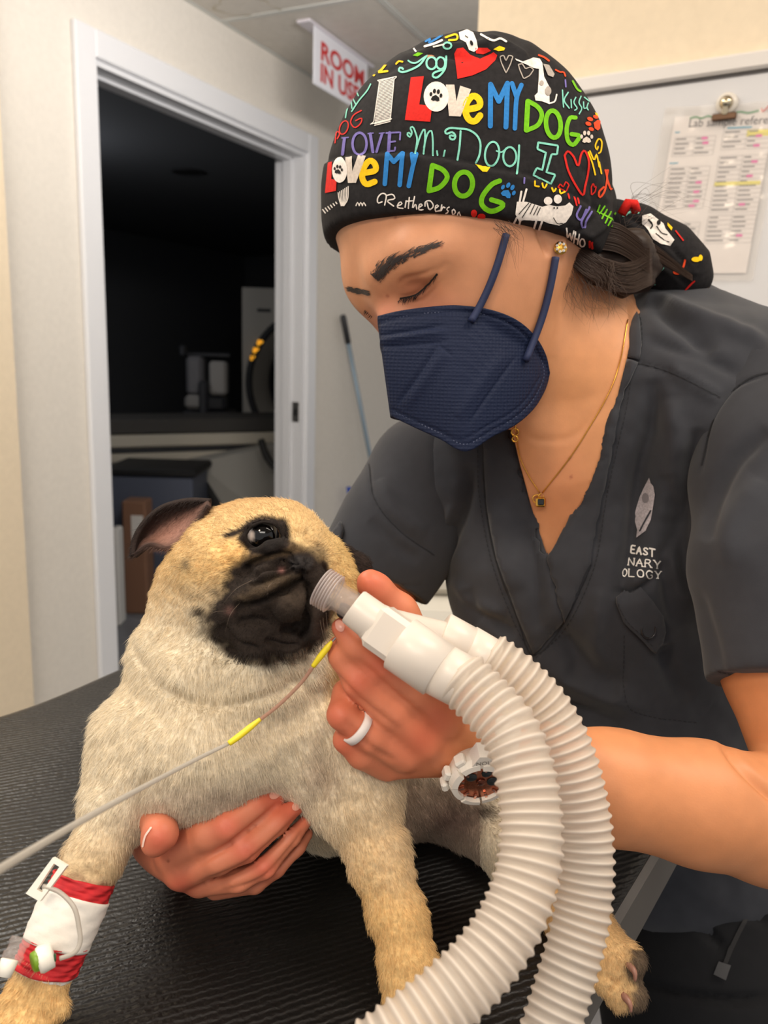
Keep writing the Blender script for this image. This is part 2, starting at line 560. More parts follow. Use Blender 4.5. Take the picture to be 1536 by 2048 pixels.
def fill_2d(loops, step=5.0):
    """triangles for outlines (holes allowed) with inner points every step pixels"""
    pts = []; edges = []
    for L in loops:
        L = np.asarray(L, float); n0 = len(pts); R = []
        for i in range(len(L)):
            a, b = L[i], L[(i + 1) % len(L)]
            k = max(1, int(np.linalg.norm(b - a) / step))
            for j in range(k): R.append(a + (b - a) * j / k)
        pts += R; m = len(R)
        edges += [(n0 + i, n0 + (i + 1) % m) for i in range(m)]
    A = np.array(pts); lo, hi = A.min(0), A.max(0)
    gx, gy = np.meshgrid(np.arange(lo[0] + step / 2, hi[0], step), np.arange(lo[1] + step / 2, hi[1], step))
    gx, gy = gx.ravel(), gy.ravel()
    if len(gx):
        ins = np.zeros(len(gx), bool); dd = np.full(len(gx), 1e9)
        for L in loops:
            sd = poly_sd(gx, gy, L); ins ^= sd < 0; dd = np.minimum(dd, np.abs(sd))
        k = ins & (dd > step * 0.4)
        pts += [np.array((a, b)) for a, b in zip(gx[k], gy[k])]
    r = delaunay_2d_cdt([Vector(p) for p in pts], edges, [], 4, 1e-4)
    return [tuple(p) for p in r[0]], [tuple(f) for f in r[2]]

def stroke_2d(path, w, step=4.0, w_end=None):
    """a brush line of width w (pixels) along a path"""
    path = np.asarray(path, float)
    seg = np.linalg.norm(np.diff(path, axis=0), axis=1); cum = np.concatenate([[0], np.cumsum(seg)])
    n = max(2, int(cum[-1] / step) + 1)
    t = np.linspace(0, cum[-1], n)
    p = np.stack([np.interp(t, cum, path[:, i]) for i in (0, 1)], 1)
    tg = np.gradient(p, axis=0); tg /= np.linalg.norm(tg, axis=1)[:, None] + 1e-9
    nn = np.stack([-tg[:, 1], tg[:, 0]], 1)
    ww = np.full(n, w) if w_end is None else np.linspace(w, w_end, n)
    a, b = p - nn * ww[:, None] / 2, p + nn * ww[:, None] / 2
    pts = [tuple(x) for x in a] + [tuple(x) for x in b]
    f = [(i, i + 1, n + i + 1) for i in range(n - 1)] + [(i, n + i + 1, n + i) for i in range(n - 1)]
    if w > 2.5:
        for c, d in ((p[0], -tg[0]), (p[-1], tg[-1])):
            r = (ww[0] if c is p[0] else ww[-1]) / 2; k = len(pts); a0 = math.atan2(d[1], d[0])
            pts.append(tuple(c))
            for j in range(7):
                g = a0 - math.pi / 2 + math.pi * j / 6
                pts.append((c[0] + r * math.cos(g), c[1] + r * math.sin(g)))
            f += [(k, k + 1 + j, k + 2 + j) for j in range(6)]
    return pts, f

def on_skin(name, skin, shapes, m, parent, lift=None, thick=0.0):
    """shapes: list of (pts, tris) in pixels, laid on the surface as one mesh"""
    V = []; Fs = []
    for pts, tr in shapes:
        v, f = skin.patch(pts, tr, lift)
        if not len(v): continue
        n = sum(len(a) for a in V); V.append(v); Fs += [tuple(i + n for i in t) for t in f]
    if not V: return None
    V = np.concatenate(V)
    # face the camera
    out = []
    for t in Fs:
        a, b, c = V[list(t)]
        nn = np.cross(b - a, c - a)
        out.append(t if np.dot(nn, a) > 0 else (t[0], t[2], t[1]))   # left-handed axes
    return mesh_obj(name, to_world(V), out, m, parent, True)

def cam_tube(name, pts, rad, m, parent, n=10, sm=6, flat=None):
    """round cord through camera-space points"""
    p = smooth_path(pts, sm)
    r = rad
    if np.ndim(rad): r = np.interp(np.linspace(0, 1, len(p)), np.linspace(0, 1, len(rad)), rad)
    v, f = tube_geo(to_world(p), r, n, True, flat)
    return mesh_obj(name, v, f, m, parent)
# ------------------------------------------------------------------ the room
UPZ = np.array([0, 0, 1.0])
M = {}
M['wall'] = add_noise(mat('wall_paint', (224, 217, 206), 0.75), 60, 0.03, 0.05, 300, 0.001)
M['wall_warm'] = add_noise(mat('wall_paint_cream', (234, 216, 188), 0.75), 60, 0.03, 0.05, 300, 0.001)
M['trimw'] = mat('white_gloss_trim', (226, 226, 228), 0.35)
M['tile'] = add_noise(mat('mineral_ceiling_tile', (214, 208, 198), 0.9), 25, 0.04, 0.35, 260, 0.004)
M['tbar'] = mat('ceiling_grid_metal', (206, 206, 200), 0.5)
M['floor'] = add_noise(mat('grey_vinyl_floor', (120, 122, 128), 0.45), 30, 0.10)

DOOR_TOP = 2.05
A = hit_z(181, 112, DOOR_TOP); B = hit_z(612, 305, DOOR_TOP)
eD = (B - A); eD[2] = 0; DOOR_W = np.linalg.norm(eD); eD /= DOOR_W
nD = np.array([eD[1], -eD[0], 0.0])
if np.dot(nD, CAM - A) < 0: nD = -nD
O_D = np.array([A[0], A[1], 0.0])          # door wall: x along eD from the opening's near jamb, y towards the camera side
def on_door(px, py, y=0.0):
    """coordinates (along, up) of a pixel on the plane y metres in front of the door wall"""
    p = hit(px, py, O_D + nD * y, nD); return np.dot(p - O_D, eD), p[2]
def DW(x, y, z): return O_D + eD * x + nD * y + UPZ * z

T_W = 0.13
wl = MB()
X0, X1 = -1.6, 3.2
wl.box(O_D, eD, nD, UPZ, X0, 0, -T_W, 0, 0, CEIL_Z)
wl.box(O_D, eD, nD, UPZ, DOOR_W, X1, -T_W, 0, 0, CEIL_Z)
wl.box(O_D, eD, nD, UPZ, 0, DOOR_W, -T_W, 0, DOOR_TOP, CEIL_Z)
tag(wl.build('wall_left', M['wall']), 'beige painted wall around the open doorway', 'wall', kind='structure')

CAS = 0.075
tr = thing('trim_1', 'white wooden casing around the dark doorway', 'door frame', DW(0, 0, 0), kind='structure')
for nm, x0, x1, z0, z1 in (('casing', -CAS, 0.004, 0, DOOR_TOP + CAS), ('casing', DOOR_W - 0.004, DOOR_W + CAS, 0, DOOR_TOP + CAS), ('casing', 0.004, DOOR_W - 0.004, DOOR_TOP - 0.004, DOOR_TOP + CAS)):
    MB().box(O_D, eD, nD, UPZ, x0, x1, 0.0, 0.02, z0, z1, 0.004).build(nm, M['trimw'], tr)
jb = MB()
jb.box(O_D, eD, nD, UPZ, 0, 0.02, -T_W - 0.01, 0.004, 0, DOOR_TOP)
jb.build('jamb', M['trimw'], tr)
MB().box(O_D, eD, nD, UPZ, DOOR_W - 0.02, DOOR_W, -T_W - 0.01, 0.004, 0, DOOR_TOP).build('jamb', M['trimw'], tr)
MB().box(O_D, eD, nD, UPZ, 0.02, DOOR_W - 0.02, -T_W - 0.01, 0.004, DOOR_TOP - 0.02, DOOR_TOP).build('jamb', M['trimw'], tr)
for x0, x1, z0, z1 in ((DOOR_W - 0.033, DOOR_W - 0.02, 0, DOOR_TOP - 0.02), (0.02, DOOR_W - 0.02, DOOR_TOP - 0.033, DOOR_TOP - 0.02)):
    MB().box(O_D, eD, nD, UPZ, x0, x1, -T_W * 0.75, -T_W * 0.4, z0, z1, 0.002).build('door_stop', M['trimw'], tr)
steel = mat('brushed_steel', (170, 168, 164), 0.35, 1.0)
_x, _z = on_door(618, 820, -0.05)
sp = MB().box(O_D, eD, nD, UPZ, DOOR_W - 0.0225, DOOR_W - 0.0195, -0.048, -0.012, _z - 0.045, _z + 0.045, 0.001).build('strike_plate', steel, tr)
MB().box(O_D, eD, nD, UPZ, DOOR_W - 0.0232, DOOR_W - 0.0221, -0.038, -0.022, _z - 0.016, _z + 0.016).build('latch_hole', mat('latch_shadow', (25, 25, 25), 0.8), sp)

# whiteboard wall, nearer on the other side
WB_Z = 1.67
WA = hit_z(1170, 186, WB_Z); WBp = hit_z(1536, 134, WB_Z)
eW = WBp - WA; eW[2] = 0; eW /= np.linalg.norm(eW)
nW = np.array([eW[1], -eW[0], 0.0])
if np.dot(nW, CAM - WA) < 0: nW = -nW
O_W = np.array([WA[0], WA[1], 0.0])
def WW(x, y, z): return O_W + eW * x + nW * y + UPZ * z
def on_board(px, py, y=0.0):
    p = hit(px, py, O_W + nW * y, nW); return np.dot(p - O_W, eW), p[2]
xc, _ = on_board(957, 30, 0)
tag(MB().box(O_W, eW, nW, UPZ, xc, 2.2, -0.16, 0, 0, CEIL_Z).build('wall_right', M['wall_warm']), 'cream painted wall behind the whiteboard', 'wall', kind='structure')

# floor and ceiling
fz = MB().box((0, 0, 0), (1, 0, 0), (0, 1, 0), UPZ, -7, 9, -4, 11, -0.05, 0)
tag(fz.build('floor', M['floor']), 'grey vinyl floor of both rooms', 'floor', kind='structure')

ceil = thing('ceiling', 'white suspended tile ceiling with metal grid', 'ceiling', DW(0, 0, CEIL_Z), kind='structure')
# tile grid runs parallel to the door wall
TS = 0.61
gx0, _ = 0, 0
cx, _ = on_door(441, 45, 0)
for i in range(-3, 5):
    for j in range(0, 6):
        x0 = cx + i * 2 * TS; y0 = j * TS
        c = WW(0, 0, 0)
        o = MB().box(O_D, eD, nD, UPZ, x0 + 0.012, x0 + 2 * TS - 0.012, y0 + 0.014, y0 + TS - 0.012, CEIL_Z, CEIL_Z + 0.015, 0.004)
        o.build('ceiling_tile', M['tile'], ceil)
st_c = hit_z(492, 14, CEIL_Z - 0.001); V_ = []; F_ = []
for k in range(40):
    g = 2 * math.pi * k / 40; w_ = 0.10 + 0.012 * math.sin(3 * g) + 0.006 * math.sin(7 * g)
    for r_ in (w_, w_ + 0.006 + 0.004 * math.sin(5 * g)): V_.append(st_c + np.array([r_ * math.cos(g), 0.8 * r_ * math.sin(g), 0]))
for k in range(40): F_.append((2 * k, 2 * k + 1, (2 * k + 3) % 80, (2 * k + 2) % 80))
mesh_obj('water_stain', np.array(V_), F_, mat('tea_coloured_stain', (196, 186, 164), 0.9), ceil, False)
bars = []
for i in range(-3, 6):
    MB().box(O_D, eD, nD, UPZ, cx + i * 2 * TS - 0.012, cx + i * 2 * TS + 0.012, 0, 6 * TS, CEIL_Z - 0.002, CEIL_Z + 0.02).build('grid_bar', M['tbar'], ceil)
for j in range(0, 7):
    MB().box(O_D, eD, nD, UPZ, cx - 6 * TS, cx + 10 * TS, j * TS - (0.0 if j == 0 else 0.012), j * TS + 0.014, CEIL_Z - 0.0025, CEIL_Z + 0.02).build('grid_bar', M['tbar'], ceil)

# the unlit scanner room beyond the doorway
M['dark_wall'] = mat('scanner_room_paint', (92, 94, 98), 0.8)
DEEP = 3.6
dr = MB()
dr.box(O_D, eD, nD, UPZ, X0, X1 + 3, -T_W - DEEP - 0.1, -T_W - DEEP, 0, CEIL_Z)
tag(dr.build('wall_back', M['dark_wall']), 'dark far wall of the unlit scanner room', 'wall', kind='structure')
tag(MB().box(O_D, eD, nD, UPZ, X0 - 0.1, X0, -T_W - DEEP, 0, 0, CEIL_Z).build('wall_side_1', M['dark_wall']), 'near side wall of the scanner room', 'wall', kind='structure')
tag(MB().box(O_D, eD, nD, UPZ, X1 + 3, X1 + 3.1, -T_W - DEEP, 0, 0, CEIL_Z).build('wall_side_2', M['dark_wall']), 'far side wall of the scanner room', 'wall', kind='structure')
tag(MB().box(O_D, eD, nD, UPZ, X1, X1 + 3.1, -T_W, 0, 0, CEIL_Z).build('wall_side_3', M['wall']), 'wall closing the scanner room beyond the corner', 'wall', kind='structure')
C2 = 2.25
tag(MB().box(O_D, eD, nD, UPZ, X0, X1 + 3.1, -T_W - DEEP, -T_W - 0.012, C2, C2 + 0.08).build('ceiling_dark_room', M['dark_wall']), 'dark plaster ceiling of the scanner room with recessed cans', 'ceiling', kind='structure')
can_rim = mat('can_light_trim', (44, 44, 46), 0.6); can_in = mat('can_light_baffle', (14, 14, 15), 0.7)
for k, (px, py, lab) in enumerate(((362, 217, 'unlit recessed ceiling can nearest the door lintel'), (377, 343, 'unlit recessed ceiling can in the middle of the dark ceiling'), (577, 399, 'unlit recessed ceiling can above the scanner gantry'), (612, 309, 'unlit recessed ceiling can half hidden by the far door jamb'))):
    q = hit_z(px, py, C2)
    t = thing('recessed_light', lab, 'ceiling light', q, group='recessed cans in the scanner room')
    v, f = lathe_geo(q, (0, 0, -1), [(0.0, 0.10), (0.008, 0.10), (0.008, 0.078), (0.001, 0.074)], 28)
    mesh_obj('trim_ring', v, f, can_rim, t)
    v, f = lathe_geo(q, (0, 0, -1), [(0.0012, 0.073), (0.0022, 0.04), (0.0026, 0.001)], 28)
    mesh_obj('baffle', v, f, can_in, t)
# ------------------------------------------------------------------ the person
M['skin'] = attr_color(mat('skin', (205, 150, 112), 0.48, spec=0.35, Subsurface_Weight=0.10, Subsurface_Scale=0.004))
M['skin'].node_tree.nodes['Principled BSDF'].inputs['Subsurface Radius'].default_value = (0.6, 0.25, 0.12)
add_noise(M['skin'], 90, 0.05, 0.10, 900, 0.0006)
M['scrub'] = add_noise(mat('charcoal_scrub_cotton', (52, 53, 58), 0.85, spec=0.2, Sheen_Weight=0.15), 120, 0.06, 0.12, 2500, 0.0004)
M['pants'] = add_noise(mat('black_trouser_cloth', (24, 24, 26), 0.8, spec=0.2), 120, 0.08, 0.12, 1800, 0.0004)
M['navy'] = mat('navy_mask_fabric', (20, 30, 56), 0.66, spec=0.22)
M['hatblack'] = add_noise(mat('black_print_cotton', (33, 31, 32), 0.85, spec=0.2), 300, 0.25, 0.12, 2500, 0.0004)
M['hair'] = mat('dark_brown_hair', (42, 29, 22), 0.5, spec=0.25)
M['gold'] = mat('yellow_gold', (214, 160, 70), 0.25, 1.0)
M['nail'] = mat('fingernail', (226, 160, 140), 0.25)

person = thing('person', 'person in charcoal scrub top, printed surgical cap and navy face mask bending over the pug', 'person', to_world(P(1430, 1850, 0.74))[0] * np.array([1, 1, 0]))

# -- head, neck and chest: one grid
F = Field([-0.158, -0.245, 0.365], [0.300, 0.345, 0.785], 0.0016)
F.blob(927, 392, 0.606, 268, 284, 0.094, 0.0)
F.blob(905, 560, 0.600, 175, 150, 0.075, 0.03)
F.ball(748, 562, 0.602, 50, 0.02)                                   # far brow
F.path([(772, 548, 0.556, 30), (830, 515, 0.536, 28), (890, 500, 0.528, 22)], 0.02)   # near brow ridge
F.path([(770, 585, 0.575, 20), (798, 650, 0.562, 26), (816, 705, 0.552, 32)], 0.014)   # nose
F.ball(930, 640, 0.572, 100, 0.025)
F.ball(1000, 570, 0.572, 95, 0.03)
F.blob(950, 705, 0.605, 150, 140, 0.055, 0.03)
F.ball(870, 800, 0.595, 62, 0.03)
F.ball(1050, 700, 0.605, 66, 0.03)
F.ball(832, 606, 0.533, 30, 0.012, 'sub')                          # eye socket
F.blob(833, 574, 0.553, 42, 36, 0.016, 0.006, 28)                  # lowered lid over the eye
F.ball(735, 604, 0.597, 15, 0.008)
# ear
F.blob(1104, 452, 0.548, 25, 50, 0.007, 0.002, -14)
F.blob(1116, 490, 0.546, 17, 22, 0.0065, 0.003, -10)
# neck and chest
F.path([(1120, 560, 0.640, 135), (1145, 760, 0.640, 132), (1160, 900, 0.660, 170)], 0.03)
F.path([(1090, 640, 0.605, 30), (1060, 850, 0.612, 28), (1085, 960, 0.618, 20)], 0.03)
F.chain([P(1530, 800, 0.62), P(1350, 800, 0.64), P(1150, 905, 0.668), P(960, 965, 0.70)], [0.05, 0.060, 0.064, 0.055], 0.03)
F.ell(P(1160, 1110, 0.70), (0.112, 0.12, 0.090), 0.03)
# -- arm and hand holding the breathing circuit
def wedge(F, a, b, k=0.01): F.path([a, b], k)
F.path([(1560, 830, 0.58, 125), (1600, 1330, 0.515, 150), (1668, 1590, 0.485, 125)], 0.0, 0.006)
F.path([(1668, 1600, 0.485, 128), (1540, 1640, 0.472, 122), (1400, 1606, 0.462, 119), (1220, 1572, 0.455, 109), (1065, 1522, 0.448, 76), (985, 1494, 0.446, 52)], 0.006, 0.008)
F.path([(978, 1492, 0.445, 50), (892, 1446, 0.432, 42)], 0.01)
F.path([(975, 1494, 0.445, 50), (852, 1484, 0.428, 41)], 0.008)
F.path([(965, 1496, 0.445, 46), (815, 1506, 0.428, 37)], 0.008)
F.path([(950, 1500, 0.447, 42), (778, 1530, 0.432, 29)], 0.008)
fingers = [
    [(888, 1440, 0.425, 42), (828, 1388, 0.411, 34), (758, 1333, 0.404, 30), (708, 1292, 0.401, 26), (681, 1254, 0.400, 20)],
    [(848, 1484, 0.423, 40), (782, 1425, 0.410, 33), (714, 1365, 0.404, 29), (680, 1312, 0.405, 24), (675, 1290, 0.408, 20)],
    [(808, 1508, 0.423, 37), (742, 1474, 0.411, 31), (683, 1430, 0.406, 29), (690, 1385, 0.416, 25), (715, 1350, 0.425, 20)],
    [(772, 1530, 0.430, 32), (722, 1510, 0.417, 27), (690, 1480, 0.413, 24), (700, 1440, 0.424, 20), (720, 1420, 0.432, 18)],
]
for fg in fingers: F.path(fg, 0.0022, 0.0025)
# thumb, behind the connector
F.path([(930, 1440, 0.455, 52), (850, 1300, 0.455, 36), (800, 1222, 0.447, 30), (752, 1178, 0.440, 27), (738, 1164, 0.437, 24)], 0.015, 0.008)
# -- the other arm, passing behind the pug, and the hand under its chest
F.path([(861, 950, 0.70, 92), (755, 1138, 0.685, 88), (735, 1260, 0.675, 80), (560, 1420, 0.640, 74), (380, 1600, 0.56, 62), (318, 1672, 0.485, 48)], 0.0, 0.006)
F.path([(318, 1672, 0.47, 46), (352, 1712, 0.440, 38)], 0.01)
F.path([(312, 1690, 0.46, 42), (362, 1748, 0.440, 31)], 0.008)
F.path([(335, 1705, 0.47, 40), (398, 1768, 0.445, 25)], 0.008)
F.path([(272, 1668, 0.452, 18), (320, 1690, 0.452, 30)], 0.012)
hand2 = [
    [(345, 1706, 0.438, 38), (415, 1668, 0.424, 33), (455, 1652, 0.422, 31), (508, 1614, 0.430, 27), (552, 1588, 0.440, 21)],
    [(362, 1748, 0.438, 32), (437, 1722, 0.425, 28), (492, 1698, 0.424, 27), (556, 1646, 0.432, 22), (596, 1609, 0.442, 17)],
    [(398, 1770, 0.445, 24), (477, 1760, 0.432, 24), (530, 1735, 0.430, 22), (584, 1674, 0.438, 18), (617, 1637, 0.446, 13)],
    [(430, 1778, 0.455, 22), (510, 1768, 0.445, 19), (553, 1738, 0.442, 17), (596, 1695, 0.446, 15), (618, 1666, 0.452, 11)],
]
for fg in hand2: F.path(fg, 0.002, 0.0025)
F.path([(300, 1640, 0.446, 34), (318, 1642, 0.428, 35), (320, 1668, 0.414, 34), (309, 1687, 0.413, 27)], 0.003, 0.004)
head = F.mesh().relax(2, 0.5)

# eyelid lines and creases
head.crease([(797, 570), (812, 556), (850, 547), (872, 535)], 3.5, -0.0011)
head.crease([(800, 596), (832, 588), (858, 566), (876, 546)], 4, -0.0013)
head.crease([(812, 603), (845, 600), (868, 580), (884, 556)], 4, -0.0008)
head.crease([(870, 545), (895, 525)], 4, -0.0006)
head.crease([(1072, 440), (1080, 470), (1096, 512)], 5, -0.0030)
head.crease([(1040, 862), (1080, 880), (1150, 870), (1220, 800)], 8, -0.0006)
head.relax(1, 0.3)
x, y = head.px()
head.paint((206, 152, 116))
head.paint((214, 158, 112), np.clip((x - 900) / 250, 0, 1) * np.clip((y - 500) / 250, 0, 1))
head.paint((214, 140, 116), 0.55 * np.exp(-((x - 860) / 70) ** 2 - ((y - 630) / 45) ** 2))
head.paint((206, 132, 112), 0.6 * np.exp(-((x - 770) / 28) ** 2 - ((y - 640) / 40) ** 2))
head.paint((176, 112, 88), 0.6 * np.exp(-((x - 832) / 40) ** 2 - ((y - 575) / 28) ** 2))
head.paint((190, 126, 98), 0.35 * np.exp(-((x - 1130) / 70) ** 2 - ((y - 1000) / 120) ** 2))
_d, _t = line_dist(x, y, smooth_path([(756, 555), (772, 535), (800, 517), (840, 502), (872, 492)], 6))
head.paint((86, 60, 48), 0.7 * np.exp(-(_d / np.interp(_t, [0, 0.3, 1], [10, 10, 4])) ** 2) * (y < 600))
for a, b, r in ((791, 435, 3), (882, 494, 3), (775, 592, 3.2), (1140, 917, 3), (1142, 954, 3)):
    head.paint((150, 84, 66), 0.8 * np.exp(-((x - a) ** 2 + (y - b) ** 2) / r ** 2))

# skin between the fingers, knuckles, creases
for ln in ([(715, 1318), (770, 1370), (850, 1440)], [(668, 1345), (720, 1400), (800, 1462)], [(690, 1440), (735, 1490), (790, 1525)]):
    head.crease(ln, 4.5, -0.0018)
for (a, b, dx, dy) in ((756, 1331, 10, -14), (765, 1338, 10, -14), (714, 1366, 10, -12), (722, 1374, 10, -12)):
    head.crease([(a - dx, b - dy), (a + dx, b + dy)], 2.5, -0.0005)
head.crease([(1440, 1480), (1480, 1530), (1540, 1590), (1600, 1640)], 9, -0.004)
head.relax(1, 0.3)
x, y = head.px(); near_arm = ((head.V[:, 2] < 0.53) & (y > 1120) & (x > 640)).astype(float)
head.paint((208, 146, 102), near_arm)
head.paint((216, 138, 106), near_arm * np.clip((950 - x) / 150, 0, 1))
for a, b, r in ((756, 1334, 34), (714, 1367, 30), (672, 1428, 34), (880, 1435, 45), (845, 1484, 40), (690, 1490, 30), (740, 1160, 40), (672, 1250, 26)):
    head.paint((214, 112, 86), near_arm * 0.6 * np.exp(-((x - a) ** 2 + (y - b) ** 2) / r ** 2))

for ln in ([(380, 1738), (450, 1695), (520, 1640), (560, 1605)], [(400, 1765), (480, 1735), (550, 1680), (600, 1628)], [(440, 1785), (520, 1760), (580, 1700), (610, 1655)]):
    head.crease(ln, 4.5, -0.0016)
for a, b in ((450, 1650), (458, 1655), (490, 1700), (498, 1705), (514, 1612)):
    head.crease([(a - 9, b - 12), (a + 9, b + 12)], 2.5, -0.0005)
head.relax(1, 0.3)
x, y = head.px(); under_arm = (((x < 640) & (y > 1200)) | ((y > 1150) & (head.V[:, 2] > 0.62) & (x < 870))).astype(float)
head.paint((212, 138, 108), under_arm)
for a, b, r in ((452, 1652, 30), (490, 1700, 28), (530, 1737, 26), (545, 1590, 40), (318, 1680, 34), (360, 1772, 30), (590, 1620, 40)):
    head.paint((212, 104, 84), under_arm * 0.6 * np.exp(-((x - a) ** 2 + (y - b) ** 2) / r ** 2))
head.paint((120, 60, 45), under_arm * 0.9 * np.exp(-((x - 336) ** 2 + (y - 1721) ** 2) / 3 ** 2))

# keep the skin under the cloth everywhere outside the neck opening
V_NECK = [(1008, 770), (1026, 862), (1042, 930), (1064, 1010), (1096, 1117), (1136, 1050), (1172, 985), (1196, 920), (1216, 850), (1240, 760), (1256, 690), (1256, 640), (1246, 596), (1236, 500), (1008, 500)]
x, y = head.px()
sdn = poly_sd(x, y, V_NECK)
tuck = np.clip((sdn - 2) / 22, 0, 1) * (head.V[:, 2] > 0.545) * np.clip((y - 600) / 60, 0, 1) * (x > 900) * (y < 1180)
tuck *= np.where((x < 1110) & (y < 860), 0, 1)
head.V -= head.N * (0.016 * tuck)[:, None]
head.C = np.clip(head.C, 0, 1) ** 1.08 * np.array([0.97, 0.91, 0.88])
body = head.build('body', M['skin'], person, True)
skin_head = skin_armL = skin_armR = Skin(head)

# fingernails
for sk, cen, a, b, ang in ((skin_armL, (680, 1252), 8, 12, -24), (skin_armR, (548, 1590), 11, 8, -30), (skin_armR, (592, 1613), 10, 7, -48)):
    t = math.radians(ang); L = []
    for k in range(14):
        g = 2 * math.pi * k / 14; u, w = a * math.cos(g), b * math.sin(g)
        L.append((cen[0] + u * math.cos(t) - w * math.sin(t), cen[1] + u * math.sin(t) + w * math.cos(t)))
    on_skin('fingernail', sk, [fill_2d([L], 4)], M['nail'], person, 0.0005)

on_skin('fingernail', skin_armR, [stroke_2d(smooth_path([(303, 1656), (292, 1672), (287, 1692)], 5), 3.5)], mat('nail_edge', (240, 206, 190), 0.4), person, 0.0006)

# ---------------- scrub top
scrub = bpy.data.objects.new('scrub_top', None); COL.objects.link(scrub); scrub.parent = person
scrub['label'] = 'charcoal grey V-neck scrub top'
F = Field(P(820, 1870, 0.70) * [1, 1, 0] + [0, 0, 0.50], P(1760, 540, 0.66) * [1, 1, 0] + [0.02, 0.01, 0.86], 0.0024)
F.chain([P(1560, 800, 0.625), P(1350, 800, 0.640), P(1150, 905, 0.668), P(960, 960, 0.698), P(880, 975, 0.708)], [0.060, 0.067, 0.070, 0.060, 0.046], 0.0, 0.03)
F.path([(1250, 700, 0.690, 100), (1330, 690, 0.690, 118), (1560, 765, 0.650, 122)], 0.03, 0.03)
F.ell(P(1165, 1120, 0.705), (0.117, 0.125, 0.096), 0.03)
F.blob(1060, 1180, 0.665, 130, 120, 0.05, 0.04)
F.blob(1265, 1150, 0.640, 110, 130, 0.045, 0.05)
F.ell(P(1270, 1370, 0.715), (0.118, 0.13, 0.098), 0.04)
F.ell(P(1420, 1640, 0.76), (0.125, 0.13, 0.10), 0.05)
F.path([(1430, 900, 0.60, 90), (1430, 1100, 0.60, 60)], 0.04)
X, Y = F.pixels()
sdv = poly_sd(np.broadcast_to(X, F.D.shape).ravel()[::1], np.broadcast_to(Y, F.D.shape).ravel(), V_NECK).reshape(F.D.shape) * (F.ax[2][None, None, :] / FPX)
sdv = np.where(F.ax[2][None, None, :] < 0.70, sdv, 0.05).astype(np.float32)
F.D = np.maximum(F.D, -sdv)
top = F.mesh().relax(1, 0.5)
def S(*a, **k): top.crease(*a, **k)
# neckband stitched flat, seams, and the folds the cloth falls into
S([(962, 880), (968, 1000), (990, 1120), (1030, 1230), (1066, 1310)], 3.5, -0.0016, taper=False)
S([(1256, 715), (1244, 800), (1224, 900), (1204, 1000), (1182, 1130), (1130, 1240), (1066, 1310)], 3.5, -0.0016, taper=False)
S([(1096, 1117), (1112, 1180), (1128, 1240)], 4, -0.0020)
S([(862, 890), (862, 960), (868, 1090)], 3, -0.0018, taper=False)
S([(1258, 722), (1340, 745), (1440, 795)], 3, -0.0018, taper=False)
S([(1310, 760), (1300, 860), (1280, 960), (1265, 1090), (1240, 1200)], 18, -0.011)
S([(1345, 800), (1350, 920), (1330, 1040)], 22, 0.007)
S([(1330, 950), (1345, 1050), (1330, 1130), (1350, 1250)], 14, -0.007)
S([(1400, 860), (1375, 960), (1365, 1090), (1385, 1190)], 16, -0.010)
S([(1430, 700), (1350, 640), (1300, 600)], 18, -0.008)
S([(1536, 690), (1440, 650), (1350, 615), (1290, 590)], 16, 0.006)
S([(1130, 860), (1110, 1000), (1160, 1100)], 20, 0.001)
S([(1010, 1000), (1005, 1080), (1030, 1180)], 24, 0.006)
S([(940, 930), (930, 1010), (900, 1080), (870, 1140)], 13, -0.009)
S([(905, 1010), (890, 1090), (878, 1150)], 10, 0.005)
S([(1060, 1060), (1075, 1150), (1080, 1260)], 16, -0.006)
S([(1100, 1250), (1180, 1330), (1240, 1380)], 24, -0.008)
S([(960, 1240), (1040, 1300), (1160, 1370), (1300, 1420)], 22, 0.007)
S([(980, 1330), (1080, 1400), (1240, 1450)], 16, -0.008)
S([(1330, 1290), (1340, 1350), (1380, 1400)], 22, -0.008)
S([(1250, 1290), (1252, 1400), (1290, 1428), (1400, 1440), (1436, 1390)], 3, -0.0012)
S([(1440, 800), (1400, 770), (1340, 740)], 16, 0.004)
S([(1500, 760), (1420, 720), (1330, 690), (1290, 680)], 14, -0.004)
S([(1200, 1180), (1190, 1290), (1210, 1360)], 18, 0.005)
S([(1130, 1270), (1150, 1320), (1140, 1370)], 14, -0.004)
S([(930, 1180), (960, 1230), (1030, 1270)], 14, -0.005)
S([(905, 1160), (945, 1200), (1010, 1230)], 12, 0.004)
S([(1225, 1180), (1260, 1190), (1300, 1160), (1330, 1120)], 9, -0.005)
S([(1250, 1165), (1300, 1150), (1340, 1100)], 9, 0.003)
x, y = top.px()
top.V += top.N * (0.0010 * noise2(x + 0.4 * y, y - 0.3 * x, 60, 3) + 0.0008 * noise2(x, y, 28, 5))[:, None] * top.front()[:, None]
top.relax(1, 0.25)
top.build('torso_panel', M['scrub'], scrub)
skin_top = Skin(top, 0.0006)

